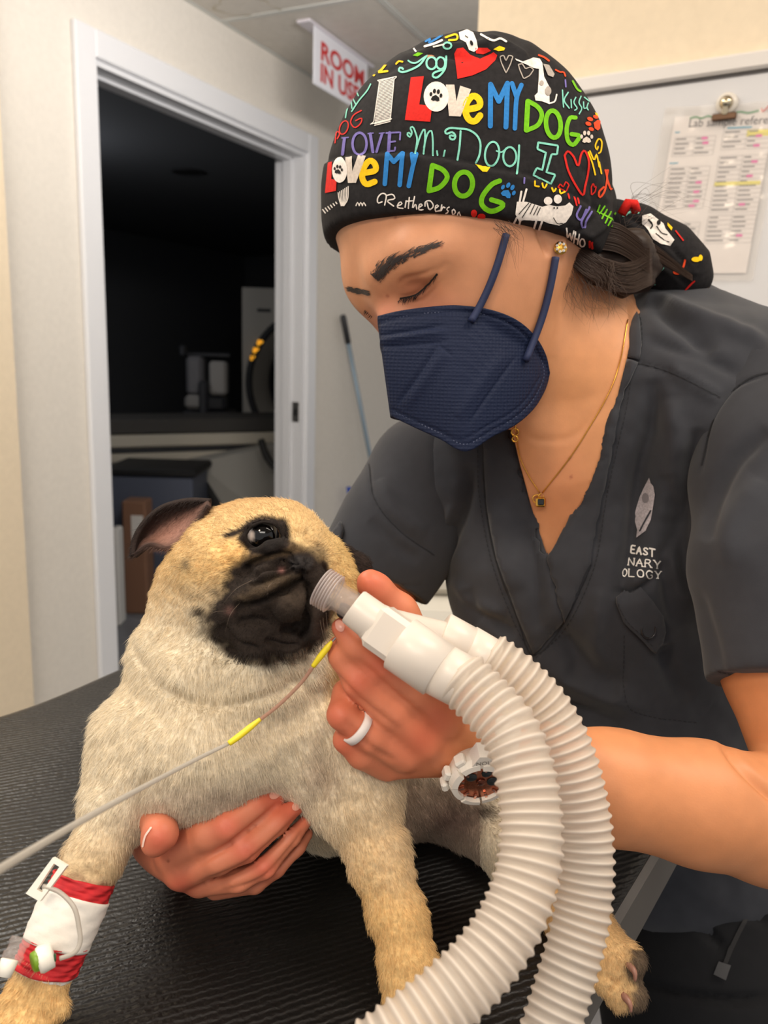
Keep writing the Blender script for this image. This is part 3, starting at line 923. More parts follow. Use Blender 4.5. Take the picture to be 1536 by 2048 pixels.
def sleeve(pts, hem_pt, hem_n, h, lo, hi, creases, noise_seed):
    F = Field(lo, hi, h)
    F.path(pts, 0.0, 0.02)
    F.half(hem_pt, hem_n)
    s = F.mesh().relax(1, 0.5)
    for c in creases: s.crease(*c)
    x, y = s.px()
    s.V += s.N * (0.0012 * noise2(x + 0.3 * y, y, 70, noise_seed))[:, None]
    s.relax(1, 0.3)
    return s
a, b = P(861, 945, 0.70), P(755, 1138, 0.685)
sl1 = sleeve([(905, 950, 0.712, 100), (861, 955, 0.705, 116), (800, 1060, 0.690, 116), (755, 1138, 0.685, 110), (720, 1200, 0.68, 108)], b + (b - a) * 0.08, b - a, 0.002,
             P(600, 1290, 0.70) * [1, 1, 0] + [0, 0, 0.60], P(1000, 800, 0.70) * [1, 1, 0] + [0, 0, 0.80],
             [([(738, 925), (750, 1000), (800, 1060), (868, 1108)], 3.5, -0.002), ([(760, 960), (790, 1020), (850, 1070)], 14, 0.003), ([(840, 1120), (790, 1090), (740, 1040)], 14, -0.003), ([(672, 1108), (730, 1150), (790, 1172), (852, 1172)], 3, -0.001)], 4)
sl1.build('sleeve', M['scrub'], scrub)
a, b = P(1590, 1100, 0.535), P(1602, 1372, 0.505)
sl2 = sleeve([(1560, 800, 0.60, 150), (1585, 960, 0.565, 185), (1590, 1150, 0.530, 190), (1600, 1330, 0.510, 166), (1604, 1480, 0.50, 160)], b, b - a, 0.0024,
             P(1330, 1480, 0.53) * [1, 1, 0] + [0, 0, 0.43], P(1830, 690, 0.55) * [1, 1, 0] + [0, 0, 0.68],
             [([(1536, 745), (1470, 775), (1420, 850), (1398, 950)], 3.5, -0.002), ([(1536, 860), (1470, 920), (1430, 1000), (1420, 1080)], 18, -0.006), ([(1520, 960), (1470, 1040), (1450, 1130)], 26, 0.004), ([(1390, 1180), (1420, 1270), (1440, 1350)], 14, -0.003), ([(1430, 1344), (1480, 1352), (1560, 1356)], 3, -0.0012)], 9)
sl2.build('sleeve', M['scrub'], scrub)
skin_sl2 = Skin(sl2, 0.0006); skin_sl1 = Skin(sl1, 0.0006)

# trousers and the drawstring, in the shade of the body
F = Field(P(1120, 2300, 0.78) * [1, 1, 0] + [0, 0, 0.56], P(2120, 1500, 0.78) * [1, 1, 0] + [0, 0, 0.98], 0.004)
F.path([(1440, 1700, 0.78, 230), (1470, 2000, 0.75, 250), (1480, 2300, 0.74, 240)], 0.0, 0.03)
F.path([(1720, 1700, 0.80, 230), (1760, 2000, 0.78, 250), (1780, 2300, 0.77, 240)], 0.05, 0.03)
pt = F.mesh().relax(2, 0.5)
for ln in ([(1290, 1760), (1380, 1830), (1450, 1900)], [(1260, 1950), (1330, 1980), (1450, 2000), (1536, 1995)], [(1330, 1720), (1420, 1780), (1536, 1850)]):
    pt.crease(ln, 9, -0.006)
pt.build('trousers', M['pants'], person)
skin_pants = Skin(pt, 0.0008)
cord = mat('black_drawstring', (30, 28, 28), 0.8)
on_skin('drawstring', skin_pants, [stroke_2d(smooth_path([(1510, 1800), (1470, 1880), (1445, 1940)], 6), 9)], cord, person, 0.002)
on_skin('drawstring_tip', skin_pants, [fill_2d([[(1438, 1922), (1462, 1930), (1452, 1960), (1428, 1948)]], 6)], mat('drawstring_aglet', (52, 50, 50), 0.5), person, 0.003)

# ---------------- face mask: folded half-mask with a front ridge
T = smooth_path([(757, 632), (800, 622), (860, 614), (920, 611), (980, 619), (1030, 638), (1066, 668), (1089, 705), (1099, 746)], 8)
Bt = smooth_path([(783, 832), (830, 855), (880, 878), (931, 903), (985, 873), (1030, 850), (1066, 818), (1088, 782), (1099, 748)], 8)
def resample(L, n):
    s = np.concatenate([[0], np.cumsum(np.linalg.norm(np.diff(L, axis=0), axis=1))]); t = np.linspace(0, s[-1], n)
    return np.stack([np.interp(t, s, L[:, i]) for i in range(L.shape[1])], 1)
NU, NV = 110, 76
T, Bt = resample(T, NU), resample(Bt, NU)
px = np.zeros((NU, NV)); py = np.zeros((NU, NV)); pz = np.zeros((NU, NV))
for i in range(NU):
    for j in range(NV):
        v = j / (NV - 1); q = T[i] * (1 - v) + Bt[i] * v
        px[i, j], py[i, j] = q
        u = i / (NU - 1)
        z = 0.552 * (1 - u) + 0.583 * u - 0.036 * math.sin(math.pi * u ** 0.9) - 0.004 * math.sin(math.pi * v)
        h = skin_head.t.ray_cast(Vector((0, 0, 0)), Vector(P(q[0], q[1], 1.0)).normalized())
        if h[0] is not None: z = min(z, h[0][2] - 0.0025)
        pz[i, j] = z
for _ in range(6):
    pz[1:-1, 1:-1] = np.minimum(pz[1:-1, 1:-1], (pz[:-2, 1:-1] + pz[2:, 1:-1] + pz[1:-1, :-2] + pz[1:-1, 2:]) / 4 + 0.0)
Vn = np.stack([(px - 768) / FPX * pz, -(py - 1024) / FPX * pz, pz], -1).reshape(-1, 3)
idx = np.arange(NU * NV).reshape(NU, NV)
Qn = np.stack([idx[:-1, :-1], idx[1:, :-1], idx[1:, 1:], idx[:-1, 1:]], -1).reshape(-1, 4)
near = Body(Vn, Qn, np.tile([0, 0, -1.0], (len(Vn), 1)))
near.normals()
if near.N[:, 2].mean() > 0: near.N = -near.N
near.crease([(757, 672), (820, 662), (893, 650)], 3.5, -0.0012); near.crease([(757, 682), (820, 673), (893, 664)], 5, 0.0014)
near.crease([(757, 694), (820, 690), (897, 682)], 3.5, -0.0012)
near.crease([(876, 690), (838, 748), (796, 808)], 3, -0.0013); near.crease([(890, 700), (852, 760), (812, 815)], 9, 0.0012)
near.crease([(878, 690), (905, 712)], 3, -0.0008)
near.crease([(1032, 712), (990, 770), (936, 848)], 3, -0.0012); near.crease([(1010, 705), (960, 770), (915, 835)], 12, 0.0010)
rim = np.array([(757, 645), (800, 634), (860, 626), (920, 623), (978, 631), (1024, 649), (1057, 676), (1078, 710), (1087, 747), (1077, 778), (1056, 811), (1022, 840), (980, 862), (931, 889), (880, 866), (830, 843), (786, 822)])
near.crease(rim, 2.2, -0.0007, taper=False)
near.crease(rim + np.where(rim[:, :1] > 900, -6, 0) + np.array([0, 5]) * np.where(rim[:, 1:] < 760, 1, -1), 2.2, -0.0007, taper=False)
near.normals()
if near.N[:, 2].mean() > 0: near.N = -near.N
# far half, turning away behind the ridge, then a shell of cloth thickness
far = np.zeros((26, NV, 3))
ridge = near.V.reshape(NU, NV, 3)[0]
for i in range(26):
    u = i / 25
    for j in range(NV):
        v = j / (NV - 1)
        q = ridge[j] + np.array([0.045 * u * u - 0.002 * math.sin(math.pi * u), (-0.01 + 0.02 * 0) * u + 0.015 * u * (v - 0.5) * -2 * -1, 0.105 * u])
        far[i, j] = q
fv = far.reshape(-1, 3); fi = np.arange(26 * NV).reshape(26, NV)
fq = np.stack([fi[:-1, :-1], fi[:-1, 1:], fi[1:, 1:], fi[1:, :-1]], -1).reshape(-1, 4)
allV = np.concatenate([near.V, fv]); allQ = np.concatenate([near.Q, fq + len(near.V)])
nt = M['navy'].node_tree; bs = nt.nodes['Principled BSDF']
tc = nt.nodes.new('ShaderNodeTexCoord'); mp = nt.nodes.new('ShaderNodeMapping'); vo = nt.nodes.new('ShaderNodeTexVoronoi')
vo.inputs['Scale'].default_value = 430; vo.inputs['Randomness'].default_value = 0.15
bp = nt.nodes.new('ShaderNodeBump'); bp.inputs['Strength'].default_value = 0.9; bp.inputs['Distance'].default_value = 0.0007
nt.links.new(tc.outputs['Object'], vo.inputs['Vector']); nt.links.new(vo.outputs['Distance'], bp.inputs['Height']); nt.links.new(bp.outputs[0], bs.inputs['Normal'])
fm = bpy.data.objects.new('face_mask', None); COL.objects.link(fm)
fm.location = to_world(P(925, 880, 0.55))[0]
tag(fm, 'navy blue folded respirator mask covering the nose and chin', 'face mask')
shell = mesh_obj('shell', to_world(allV), allQ.astype(np.int32), M['navy'], fm, True)
sm = shell.modifiers.new('thickness', 'SOLIDIFY'); sm.thickness = 0.0012; sm.offset = 0
strap = mat('navy_ear_loop', (28, 40, 76), 0.7)
skin_mask = Skin(near, 0.0008)
def lay(skinlist, pts, lift):
    out = []
    for x_, y_ in smooth_path(pts, 8):
        best = None
        for s in skinlist:
            q = s.drop([(x_, y_)], lift)[0]
            if q is not None and (best is None or q[2] < best[2]): best = q
        if best is not None: out.append(best)
    return np.array(out)
for pts in ([(1010, 470), (990, 540), (965, 600), (940, 645)], [(1106, 515), (1096, 570), (1078, 640), (1046, 722)]):
    L = lay([skin_head, skin_mask], pts, 0.0022)
    for _ in range(12): L[1:-1] = (L[:-2] + L[2:]) / 4 + L[1:-1] / 2
    v, f = tube_geo(to_world(L), 0.0031, 10, True, 0.8)
    mesh_obj('ear_loop', v, f, strap, fm)
for cx, cy, an in ((934, 650, 38), (1040, 730, 50)):
    S2 = []
    c, s_ = math.cos(math.radians(an)), math.sin(math.radians(an))
    for i in range(6):
        d = (i - 2.5) * 6
        S2.append(stroke_2d([(cx + d * c - 7 * s_, cy + d * s_ * 0.6 + 7 * c), (cx + d * c + 7 * s_, cy + d * s_ * 0.6 - 7 * c)], 2.2))
    on_skin('weld_mark', skin_mask, S2, mat('navy_weld', (16, 22, 44), 0.6), fm, 0.0005)

_rs = smooth_path(rim, 10); _ss = np.concatenate([[0], np.cumsum(np.linalg.norm(np.diff(_rs, axis=0), axis=1))]); _t = 2.0; _dash = []
while _t + 3 < _ss[-1]:
    _dash.append(stroke_2d(np.array([[np.interp(q_, _ss, _rs[:, 0]), np.interp(q_, _ss, _rs[:, 1])] for q_ in (_t, _t + 3)]), 2.0, 2)); _t += 7
_rimo = on_skin('heat_seal_stitch', skin_mask, _dash, mat('mask_edge_seal', (58, 66, 92), 0.6), fm, 0.0006)
# ---------------- brows, lashes, hair
def hair_strokes(name, skin, lines, m, parent, w=1.3, lift=0.0006):
    on_skin(name, skin, [stroke_2d(l, w, 4, w * 0.3) for l in lines], m, parent, lift)
mb = mat('eyebrow_hair', (36, 26, 24), 0.6)
mid = smooth_path([(752, 557), (772, 535), (800, 517), (840, 502), (878, 490)], 8)
wid = np.interp(np.linspace(0, 1, len(mid)), [0, 0.15, 0.4, 0.8, 1], [11, 14, 11, 7, 3])
L = []
for i in range(300):
    k = random.random() ** 1.4; j = k * (len(mid) - 1); a = int(j)
    c = mid[a]; tg = mid[min(a + 1, len(mid) - 1)] - mid[max(a - 1, 0)]; tg /= np.linalg.norm(tg); nn = np.array([-tg[1], tg[0]])
    o = c + nn * (max(-1.1, min(1.1, random.gauss(0, 0.5))) * wid[a])
    d = tg * random.uniform(10, 18) * (1 if k > 0.1 else 0.5) + nn * random.uniform(-6, 2)
    L.append(np.array([o, o + d * 0.5 + nn * -0.6, o + d]))
hair_strokes('eyebrow', skin_head, L, mb, person, 1.6)
L = []
for i in range(90):
    o = np.array([random.uniform(702, 742), 0]); o[1] = 577 + (o[0] - 700) * 0.22 + random.uniform(-4, 5)
    L.append([o, o + np.array([-random.uniform(4, 12), random.uniform(-4, 2)])])
hair_strokes('eyebrow', skin_head, L, mb, person, 2.4)
lash = mat('eyelash', (24, 20, 22), 0.5)
lid = smooth_path([(802, 596), (832, 588), (856, 568), (874, 548)], 8)
on_skin('eyelash', skin_head, [stroke_2d(lid, 4.5)] + [stroke_2d([p, p + np.array([random.uniform(-12, -2), random.uniform(8, 17)])], 1.6, 4, 0.5) for p in lid for _ in range(2)], lash, person, 0.0009)
# the far eye's lashes stand clear of the cheek
base = P(738, 612, 0.592)
ml = MB()
for i in range(12):
    a = P(733 + i * 1.5, 608 + i * 1.5, 0.592); b = P(726 + i * 1.4 + random.uniform(-3, 2), 624 + i * 0.9 + random.uniform(-2, 5), 0.588)
    v, f = tube_geo(to_world(np.array([a, (a + b) / 2 + [0, -0.0005, 0], b])), [0.0004, 0.0003, 0.0001], 5)
    ml.add(v, f)
ml.build('eyelash', lash, person)

# nape hair: a soft mass and loose strands
F = Field(P(1090, 680, 0.64) * [1, 1, 0] + [0, 0, 0.54], P(1360, 400, 0.64) * [1, 1, 0] + [0, 0, 0.74], 0.002)
F.path([(1135, 500, 0.578, 12), (1185, 540, 0.584, 26), (1240, 562, 0.597, 30), (1290, 562, 0.612, 20)], 0.0, 0.006)
F.path([(1195, 490, 0.590, 30), (1260, 500, 0.602, 40), (1300, 530, 0.615, 26)], 0.006)
F.ball(1228, 522, 0.594, 34, 0.006)
F.ball(1190, 515, 0.588, 26, 0.006)
hm = F.mesh().relax(2)
x, y = hm.px(); hm.V += hm.N * (0.0008 * noise2(x * 0.3 + y, y * 2, 10, 2))[:, None]
hm.build('hair', M['hair'], person)
skin_hair = Skin(hm)

def strands(name, curves, radius, m, parent, colors=None):
    """hair as a curves object; curves: list of camera-space point arrays"""
    hc = bpy.data.hair_curves.new(name)
    hc.add_curves([len(c) for c in curves])
    pts = to_world(np.concatenate(curves)) - base_of(parent)
    hc.points.foreach_set('position', pts.astype(np.float32).ravel())
    r = np.concatenate([np.linspace(1, 0.15, len(c)) * rr for c, rr in zip(curves, np.broadcast_to(radius, len(curves)))])
    hc.points.foreach_set('radius', r.astype(np.float32))
    if colors is not None:
        at = hc.attributes.new('hcol', 'FLOAT_COLOR', 'CURVE')
        c4 = np.ones((len(curves), 4), np.float32); c4[:, :3] = colors
        at.data.foreach_set('color', c4.ravel())
    hc.materials.append(m)
    o = bpy.data.objects.new(name, hc); COL.objects.link(o); o.parent = parent
    o['kind'] = 'stuff'
    return o
C = []
for i in range(2600):
    u = random.random(); v = random.uniform(-1, 1)
    pts = [P(1128 + 40 * u, 498 + 22 * v + 10 * u, 0.566 + 0.004 * u), P(1180 + 30 * u, 540 + 24 * v, 0.566 + random.uniform(0, 0.012)), P(1240 + 20 * u, 556 + 30 * v, 0.575 + random.uniform(0, 0.014)), P(1292 + 14 * u, 536 + 34 * v, 0.590 + random.uniform(0, 0.015))]
    a0 = random.choice((0, 0, 0, 1))
    C.append(smooth_path(pts[a0:], 4))
for i in range(900):
    v = random.uniform(-1, 1)
    C.append(smooth_path([P(1190, 470 + 28 * v, 0.575), P(1240, 478 + 30 * v, 0.575 + random.uniform(0, 0.01)), P(1300, 520 + 28 * v, 0.590)], 5))
for i in range(110):            # strays over the neck and round the temple
    sx, sy = random.uniform(1130, 1230), random.uniform(520, 575)
    C.append(smooth_path([P(sx, sy, 0.568), P(sx + random.uniform(-10, 25), sy + random.uniform(15, 45), 0.566), P(sx + random.uniform(-20, 70), sy + random.uniform(35, 100), 0.572)], 5))
for i in range(26):
    sx, sy = random.uniform(985, 1020), random.uniform(440, 462)
    C.append(smooth_path([P(sx, sy, 0.506), P(sx + random.uniform(5, 30), sy + random.uniform(10, 30), 0.507), P(sx + random.uniform(0, 50), sy + random.uniform(20, 100), 0.512)], 5))
for i in range(22):
    sx, sy = random.uniform(1240, 1280), random.uniform(400, 470)
    C.append(smooth_path([P(sx, sy, 0.60), P(sx + random.uniform(0, 60), sy - random.uniform(10, 60), 0.60), P(sx + random.uniform(40, 170), sy + random.uniform(-80, 30), 0.60)], 6))
M['strand'] = mat('brown_hair_strand', (66, 47, 36), 0.42, spec=0.4)
strands('hair_strands', C, 0.00012, M['strand'], person)
# ear stud and necklace
es = bpy.data.objects.new('stud_earring', None); COL.objects.link(es); es.location = to_world(skin_head.drop([(1119, 497)])[0])[0]
tag(es, 'small sparkling leaf-shaped stud in the ear lobe', 'earring')
q = skin_head.drop([(1119, 497)], 0.001)[0]
v, f = lathe_geo(to_world(q)[0], -AX_F, [(0, 0.0042), (0.0012, 0.0045), (0.0022, 0.003), (0.0026, 0.0008)], 10)
mesh_obj('setting', v, f, M['gold'], es, False)
for k in range(7):
    g = 2 * math.pi * k / 7
    qq = q + np.array([0.0028 * math.cos(g), 0.0028 * math.sin(g), -0.0022])
    v, f = lathe_geo(to_world(qq)[0], -AX_F, [(0, 0.0010), (0.0006, 0.0010), (0.0010, 0.0004)], 6)
    mesh_obj('crystal', v, f, mat('clear_crystal', (240, 235, 225), 0.05, 0.6), es, False)
nk = bpy.data.objects.new('necklace', None); COL.objects.link(nk); nk.location = to_world(P(1083, 1012, 0.6))[0]
tag(nk, 'fine gold chain necklace with a small dark pendant in the V-neck', 'necklace')
for pts in ([(1031, 850), (1040, 910), (1058, 950), (1080, 985)], [(1254, 640), (1240, 720), (1215, 790), (1150, 900), (1085, 985)]):
    L = lay([skin_head], pts, 0.0009)
    v, f = tube_geo(to_world(L), 0.00045, 6); mesh_obj('chain', v, f, M['gold'], nk)
q = skin_head.drop([(1081, 998)], 0.0022)[0]
for (dx, dy, R, r) in ((-0.0022, 0.001, 0.0030, 0.0005), (0.001, 0.003, 0.0018, 0.0005)):
    a = np.linspace(0, 2 * np.pi, 25)
    L = np.stack([q[0] + dx + R * np.cos(a), q[1] + dy + R * np.sin(a), q[2] + 0 * a], 1)
    v, f = tube_geo(to_world(L), r, 6, False); mesh_obj('jump_ring', v, f, M['gold'], nk)
q2 = skin_head.drop([(1083, 1001)], 0.0028)[0]
MB().box(to_world(q2)[0], AX_R, AX_U, AX_F, -0.0036, 0.0036, -0.0036, 0.0036, -0.0015, 0.0022, 0.001).build('pendant', M['gold'], nk)
MB().box(to_world(q2)[0], AX_R, AX_U, AX_F, -0.0024, 0.0024, -0.0024, 0.0024, -0.0024, -0.0012, 0.0006).build('stone', mat('black_onyx', (18, 16, 16), 0.12), nk)
q = skin_head.drop([(1032, 862)], 0.002)[0]
for k in range(2):
    a = np.linspace(0, 2 * np.pi, 21); R = 0.0026 - 0.0006 * k
    L = np.stack([q[0] + R * np.cos(a), q[1] - 0.005 * k + R * np.sin(a), q[2] + 0 * a], 1)
    v, f = tube_geo(to_world(L), 0.0006, 6, False); mesh_obj('clasp', v, f, M['gold'], nk)
# ------------------------------------------------------------------ exam table
E1, E2 = hit_z(1310, 1712, TABLE_Z), hit_z(1232, 1862, TABLE_Z)
G1, G2 = hit_z(0, 1412, TABLE_Z), hit_z(222, 1336, TABLE_Z)
hT = (E1 - E2) / np.linalg.norm(E1 - E2) + (G2 - G1) / np.linalg.norm(G2 - G1); hT /= np.linalg.norm(hT)
sT = np.array([-hT[1], hT[0], 0])                       # across the table, away from the person
O_T = np.array([E1[0], E1[1], TABLE_Z])
TW = np.dot((G1 + G2) / 2 - O_T, sT)
M['mat_black'] = mat('black_ribbed_vinyl', (11, 10, 10), 0.34, spec=0.45)
nt = M['mat_black'].node_tree; b_ = nt.nodes['Principled BSDF']
tc = nt.nodes.new('ShaderNodeTexCoord'); mp = nt.nodes.new('ShaderNodeMapping')
mp.inputs['Rotation'].default_value = (0, 0, math.radians(66))
wv = nt.nodes.new('ShaderNodeTexWave'); wv.inputs['Scale'].default_value = 66; wv.inputs['Distortion'].default_value = 2.2; wv.inputs['Detail'].default_value = 2; wv.inputs['Detail Scale'].default_value = 3
nz = nt.nodes.new('ShaderNodeTexNoise'); nz.inputs['Scale'].default_value = 380
nz2 = nt.nodes.new('ShaderNodeTexNoise'); nz2.inputs['Scale'].default_value = 9
ad = nt.nodes.new('ShaderNodeMath'); ad.operation = 'MULTIPLY_ADD'; ad.inputs[1].default_value = 0.55
bp = nt.nodes.new('ShaderNodeBump'); bp.inputs['Strength'].default_value = 0.5; bp.inputs['Distance'].default_value = 0.0012
nt.links.new(tc.outputs['Object'], mp.inputs['Vector']); nt.links.new(mp.outputs[0], wv.inputs['Vector'])
nt.links.new(tc.outputs['Object'], nz.inputs['Vector']); nt.links.new(tc.outputs['Object'], nz2.inputs['Vector'])
nt.links.new(nz.outputs[0], ad.inputs[0]); nt.links.new(wv.outputs[1], ad.inputs[2]); nz3 = nt.nodes.new('ShaderNodeTexNoise'); nz3.inputs['Scale'].default_value = 6.5
rg = nt.nodes.new('ShaderNodeMapRange'); rg.inputs['From Min'].default_value = 0.35; rg.inputs['From Max'].default_value = 0.6; rg.inputs['To Min'].default_value = 0.45
mu = nt.nodes.new('ShaderNodeMath'); mu.operation = 'MULTIPLY'
nt.links.new(tc.outputs['Object'], nz3.inputs['Vector']); nt.links.new(nz3.outputs[0], rg.inputs['Value']); nt.links.new(rg.outputs[0], mu.inputs[1]); nt.links.new(ad.outputs[0], mu.inputs[0])
nt.links.new(mu.outputs[0], bp.inputs['Height']); nt.links.new(bp.outputs[0], b_.inputs['Normal'])
rr_ = nt.nodes.new('ShaderNodeMapRange'); rr_.inputs['From Min'].default_value = 0.35; rr_.inputs['From Max'].default_value = 0.65; rr_.inputs['To Min'].default_value = 0.27; rr_.inputs['To Max'].default_value = 0.48
nt.links.new(nz2.outputs[0], rr_.inputs['Value']); nt.links.new(rr_.outputs[0], b_.inputs['Roughness'])
tbl = thing('exam_table', 'narrow exam table with grey metal edge under the pug', 'table', (O_T + sT * TW / 2) * [1, 1, 0])
grey_edge = mat('grey_table_edge', (104, 100, 96), 0.5, 0.2)
MB().box(O_T, hT, sT, UPZ, -0.75, 0.26, 0.0, TW - 0.01, -0.05, -0.004, 0.004).build('table_top', grey_edge, tbl)
MB().box(O_T, hT, sT, UPZ, -0.22, 0.12, TW * 0.35, TW * 0.65, -0.86, -0.05, 0.01).build('pedestal', steel, tbl)
MB().box(O_T, hT, sT, UPZ, -0.45, 0.2, TW * 0.15, TW * 0.85, -0.90, -0.86, 0.01).build('base', steel, tbl)
# cover with a soft fall over the far edge
cov = []; nu, nv = 90, 70
for i in range(nu):
    for j in range(nv):
        a = -0.75 + 1.01 * i / (nu - 1); t = j / (nv - 1); w = 0.004 + (TW + 0.035) * t
        z = 0.0008 * math.sin(a * 31 + t * 9) + 0.0012 * math.sin(a * 13 - t * 21)
        over = max(0, w - (TW - 0.015)); z -= over ** 2 * 18 + 0.0015
        w = min(w, TW - 0.015 + over * 0.8) + 0.006 * math.sin(a * 17) * (t > 0.9)
        cov.append(O_T + hT * a + sT * w + UPZ * z)
ci = np.arange(nu * nv).reshape(nu, nv)
cq = np.stack([ci[:-1, :-1], ci[1:, :-1], ci[1:, 1:], ci[:-1, 1:]], -1).reshape(-1, 4)
cov_o = mesh_obj('table_cover', np.array(cov), cq.astype(np.int32), M['mat_black'])
tag(cov_o, 'black ribbed vinyl sheet covering the exam table', 'table cover')
sm = cov_o.modifiers.new('thickness', 'SOLIDIFY'); sm.thickness = 0.0015; sm.offset = 0

# ------------------------------------------------------------------ the pug
pug = thing('pug', 'fawn pug with black face leaning on its forelegs, one leg bandaged', 'dog', to_world(P(520, 1900, 0.46))[0] * [1, 1, 0] + [0, 0, TABLE_Z])
F = Field([-0.235, -0.312, 0.352], [0.190, 0.022, 0.735], 0.0015)
# trunk
F.path([(520, 1440, 0.505, 175), (740, 1455, 0.575, 195), (930, 1470, 0.635, 185)], 0.0, 0.04)
F.ball(690, 1525, 0.525, 160, 0.03)
F.ball(985, 1500, 0.640, 150, 0.03)
# chest, shoulders
F.blob(446, 1465, 0.478, 190, 158, 0.068, 0.02)
F.ball(288, 1480, 0.466, 74, 0.02)
F.path([(600, 1430, 0.470, 120), (690, 1520, 0.460, 88)], 0.02)
F.blob(400, 1560, 0.450, 100, 70, 0.03, 0.02)
# forelegs
F.path([(276, 1500, 0.458, 76), (234, 1612, 0.440, 64), (190, 1712, 0.425, 55), (133, 1838, 0.412, 54), (86, 1950, 0.402, 50), (52, 2035, 0.396, 60), (38, 2078, 0.388, 52)], 0.03, 0.006)
F.path([(690, 1500, 0.458, 95), (716, 1600, 0.450, 80), (757, 1710, 0.440, 62), (798, 1840, 0.430, 53), (822, 1950, 0.421, 55), (832, 2040, 0.412, 58), (824, 2082, 0.404, 52)], 0.03, 0.006)
for dx in (-34, 0, 32): F.ball(38 + dx, 2092, 0.382, 26, 0.008)
F.ball(122, 2022, 0.395, 16, 0.006)
for dx in (-32, 0, 30): F.ball(820 + dx, 2100, 0.396, 26, 0.008)
# hind leg hanging over the edge
F.ball(965, 1575, 0.600, 120, 0.03)
F.path([(962, 1640, 0.555, 66), (1055, 1745, 0.512, 58), (1160, 1850, 0.473, 54), (1225, 1915, 0.460, 50)], 0.02, 0.006)
for a, b, r in ((1263, 1925, 27), (1238, 1990, 29), (1266, 1992, 27), (1215, 1965, 26)):
    F.path([(1222, 1915, 0.460, 40), (a, b, 0.450, r)], 0.006)
# neck and the rolls under the chin
F.path([(455, 1240, 0.490, 118), (432, 1340, 0.490, 150), (436, 1430, 0.482, 176)], 0.02, 0.01)
F.path([(318, 1300, 0.470, 46), (400, 1348, 0.446, 52), (520, 1352, 0.437, 48), (620, 1310, 0.445, 40), (672, 1260, 0.462, 36)], 0.018, 0.02)
# skull
F.blob(505, 1132, 0.478, 150, 130, 0.060, 0.02)
F.ball(560, 1100, 0.462, 94, 0.015)
F.ball(408, 1190, 0.482, 92, 0.02)
F.ball(636, 1160, 0.478, 80, 0.015)
F.ball(462, 1215, 0.452, 74, 0.015)
# muzzle
F.blob(560, 1195, 0.436, 96, 80, 0.030, 0.010)
F.path([(606, 1155, 0.405, 33), (545, 1170, 0.408, 41), (480, 1215, 0.425, 48)], 0.006, 0.004)
F.path([(466, 1235, 0.428, 46), (520, 1270, 0.421, 46), (585, 1278, 0.421, 36)], 0.008, 0.004)
F.blob(586, 1208, 0.406, 42, 40, 0.014, 0.003)
F.path([(622, 1155, 0.406, 30), (638, 1205, 0.407, 29), (630, 1256, 0.417, 25)], 0.004, 0.004)
F.path([(478, 1138, 0.425, 15), (505, 1115, 0.415, 18), (545, 1100, 0.4075, 21), (590, 1096, 0.405, 21), (624, 1110, 0.409, 18), (648, 1135, 0.421, 14)], 0.003, 0.003)
F.blob(604, 1128, 0.400, 27, 19, 0.011, 0.003)
# far ear
F.path([(690, 1110, 0.492, 18), (715, 1135, 0.497, 20), (722, 1175, 0.495, 14)], 0.008, 0.01)
# eye socket and lids
EYE = P(528, 1072, 0.4312); ER = 0.0092
F.ell(EYE - [0, 0, 0.006], (0.0094, 0.0076, 0.0110), 0.003, None, 'sub')
lidu = [(486, 1077), (499, 1052), (524, 1041), (552, 1046), (568, 1069), (569, 1086)]
lidl = [(486, 1077), (504, 1095), (530, 1103), (556, 1098), (569, 1086)]
F.path([(x_, y_, 0.4232, 6.5) for x_, y_ in lidu], 0.0025, 0.001)
F.path([(x_, y_, 0.4236, 6.5) for x_, y_ in lidl], 0.0025, 0.001)
dogm = F.mesh().relax(1, 0.5)
x, y = dogm.px()
dogm.refine((poly_sd(x, y, [(430, 1020), (600, 1010), (690, 1110), (690, 1270), (600, 1330), (430, 1330), (390, 1200)]) < 0) & (dogm.V[:, 2] < 0.475))
dogm.relax(2, 0.5)
def Kp(*a, **k): dogm.crease(*a, **k)
Kp([(487, 1068), (500, 1047), (526, 1036), (555, 1042)], 6, -0.0012)
Kp([(483, 1088), (505, 1103), (535, 1109)], 6, -0.0012)
# mouth, wrinkles, forehead folds
Kp([(480, 1210), (510, 1208), (545, 1192), (580, 1172), (602, 1164), (618, 1178), (622, 1205), (614, 1240), (604, 1268)], 6, -0.0060, taper=False)
Kp([(470, 1220), (500, 1216)], 8, -0.003)
Kp([(478, 1150), (505, 1128), (545, 1112), (585, 1110)], 6, -0.0042)
Kp([(500, 1158), (525, 1140), (560, 1130), (590, 1130)], 5, -0.0034)
Kp([(495, 1172), (530, 1160), (562, 1146), (588, 1142)], 5, -0.0034)
Kp([(512, 1148), (545, 1134)], 6, 0.0014)
Kp([(606, 1138), (604, 1152), (603, 1162)], 4, -0.0024)
Kp([(614, 1118), (620, 1124), (618, 1132)], 5, -0.0046, taper=False)
Kp([(592, 1128), (586, 1124), (588, 1118)], 4.5, -0.0036, taper=False)
Kp([(492, 1190), (530, 1182), (566, 1162), (600, 1150)], 9, 0.0018)
Kp([(470, 1250), (500, 1240), (540, 1245)], 8, -0.0026)
Kp([(560, 1258), (580, 1262), (600, 1252)], 6, -0.0030)
Kp([(530, 1080 + 200), (570, 1292), (600, 1288)], 6, -0.0026)
Kp([(440, 1250), (470, 1285), (520, 1302)], 8, -0.0030)
Kp([(395, 1260), (420, 1300), (480, 1322)], 9, -0.0014)
Kp([(450, 1052), (520, 1032), (590, 1040)], 7, -0.0020)
Kp([(470, 1035), (540, 1018), (600, 1036)], 7, -0.0018); Kp([(460, 1044), (530, 1025), (596, 1038)], 5, 0.0008)
Kp([(578, 1040), (574, 1070), (584, 1092)], 6, -0.0018)
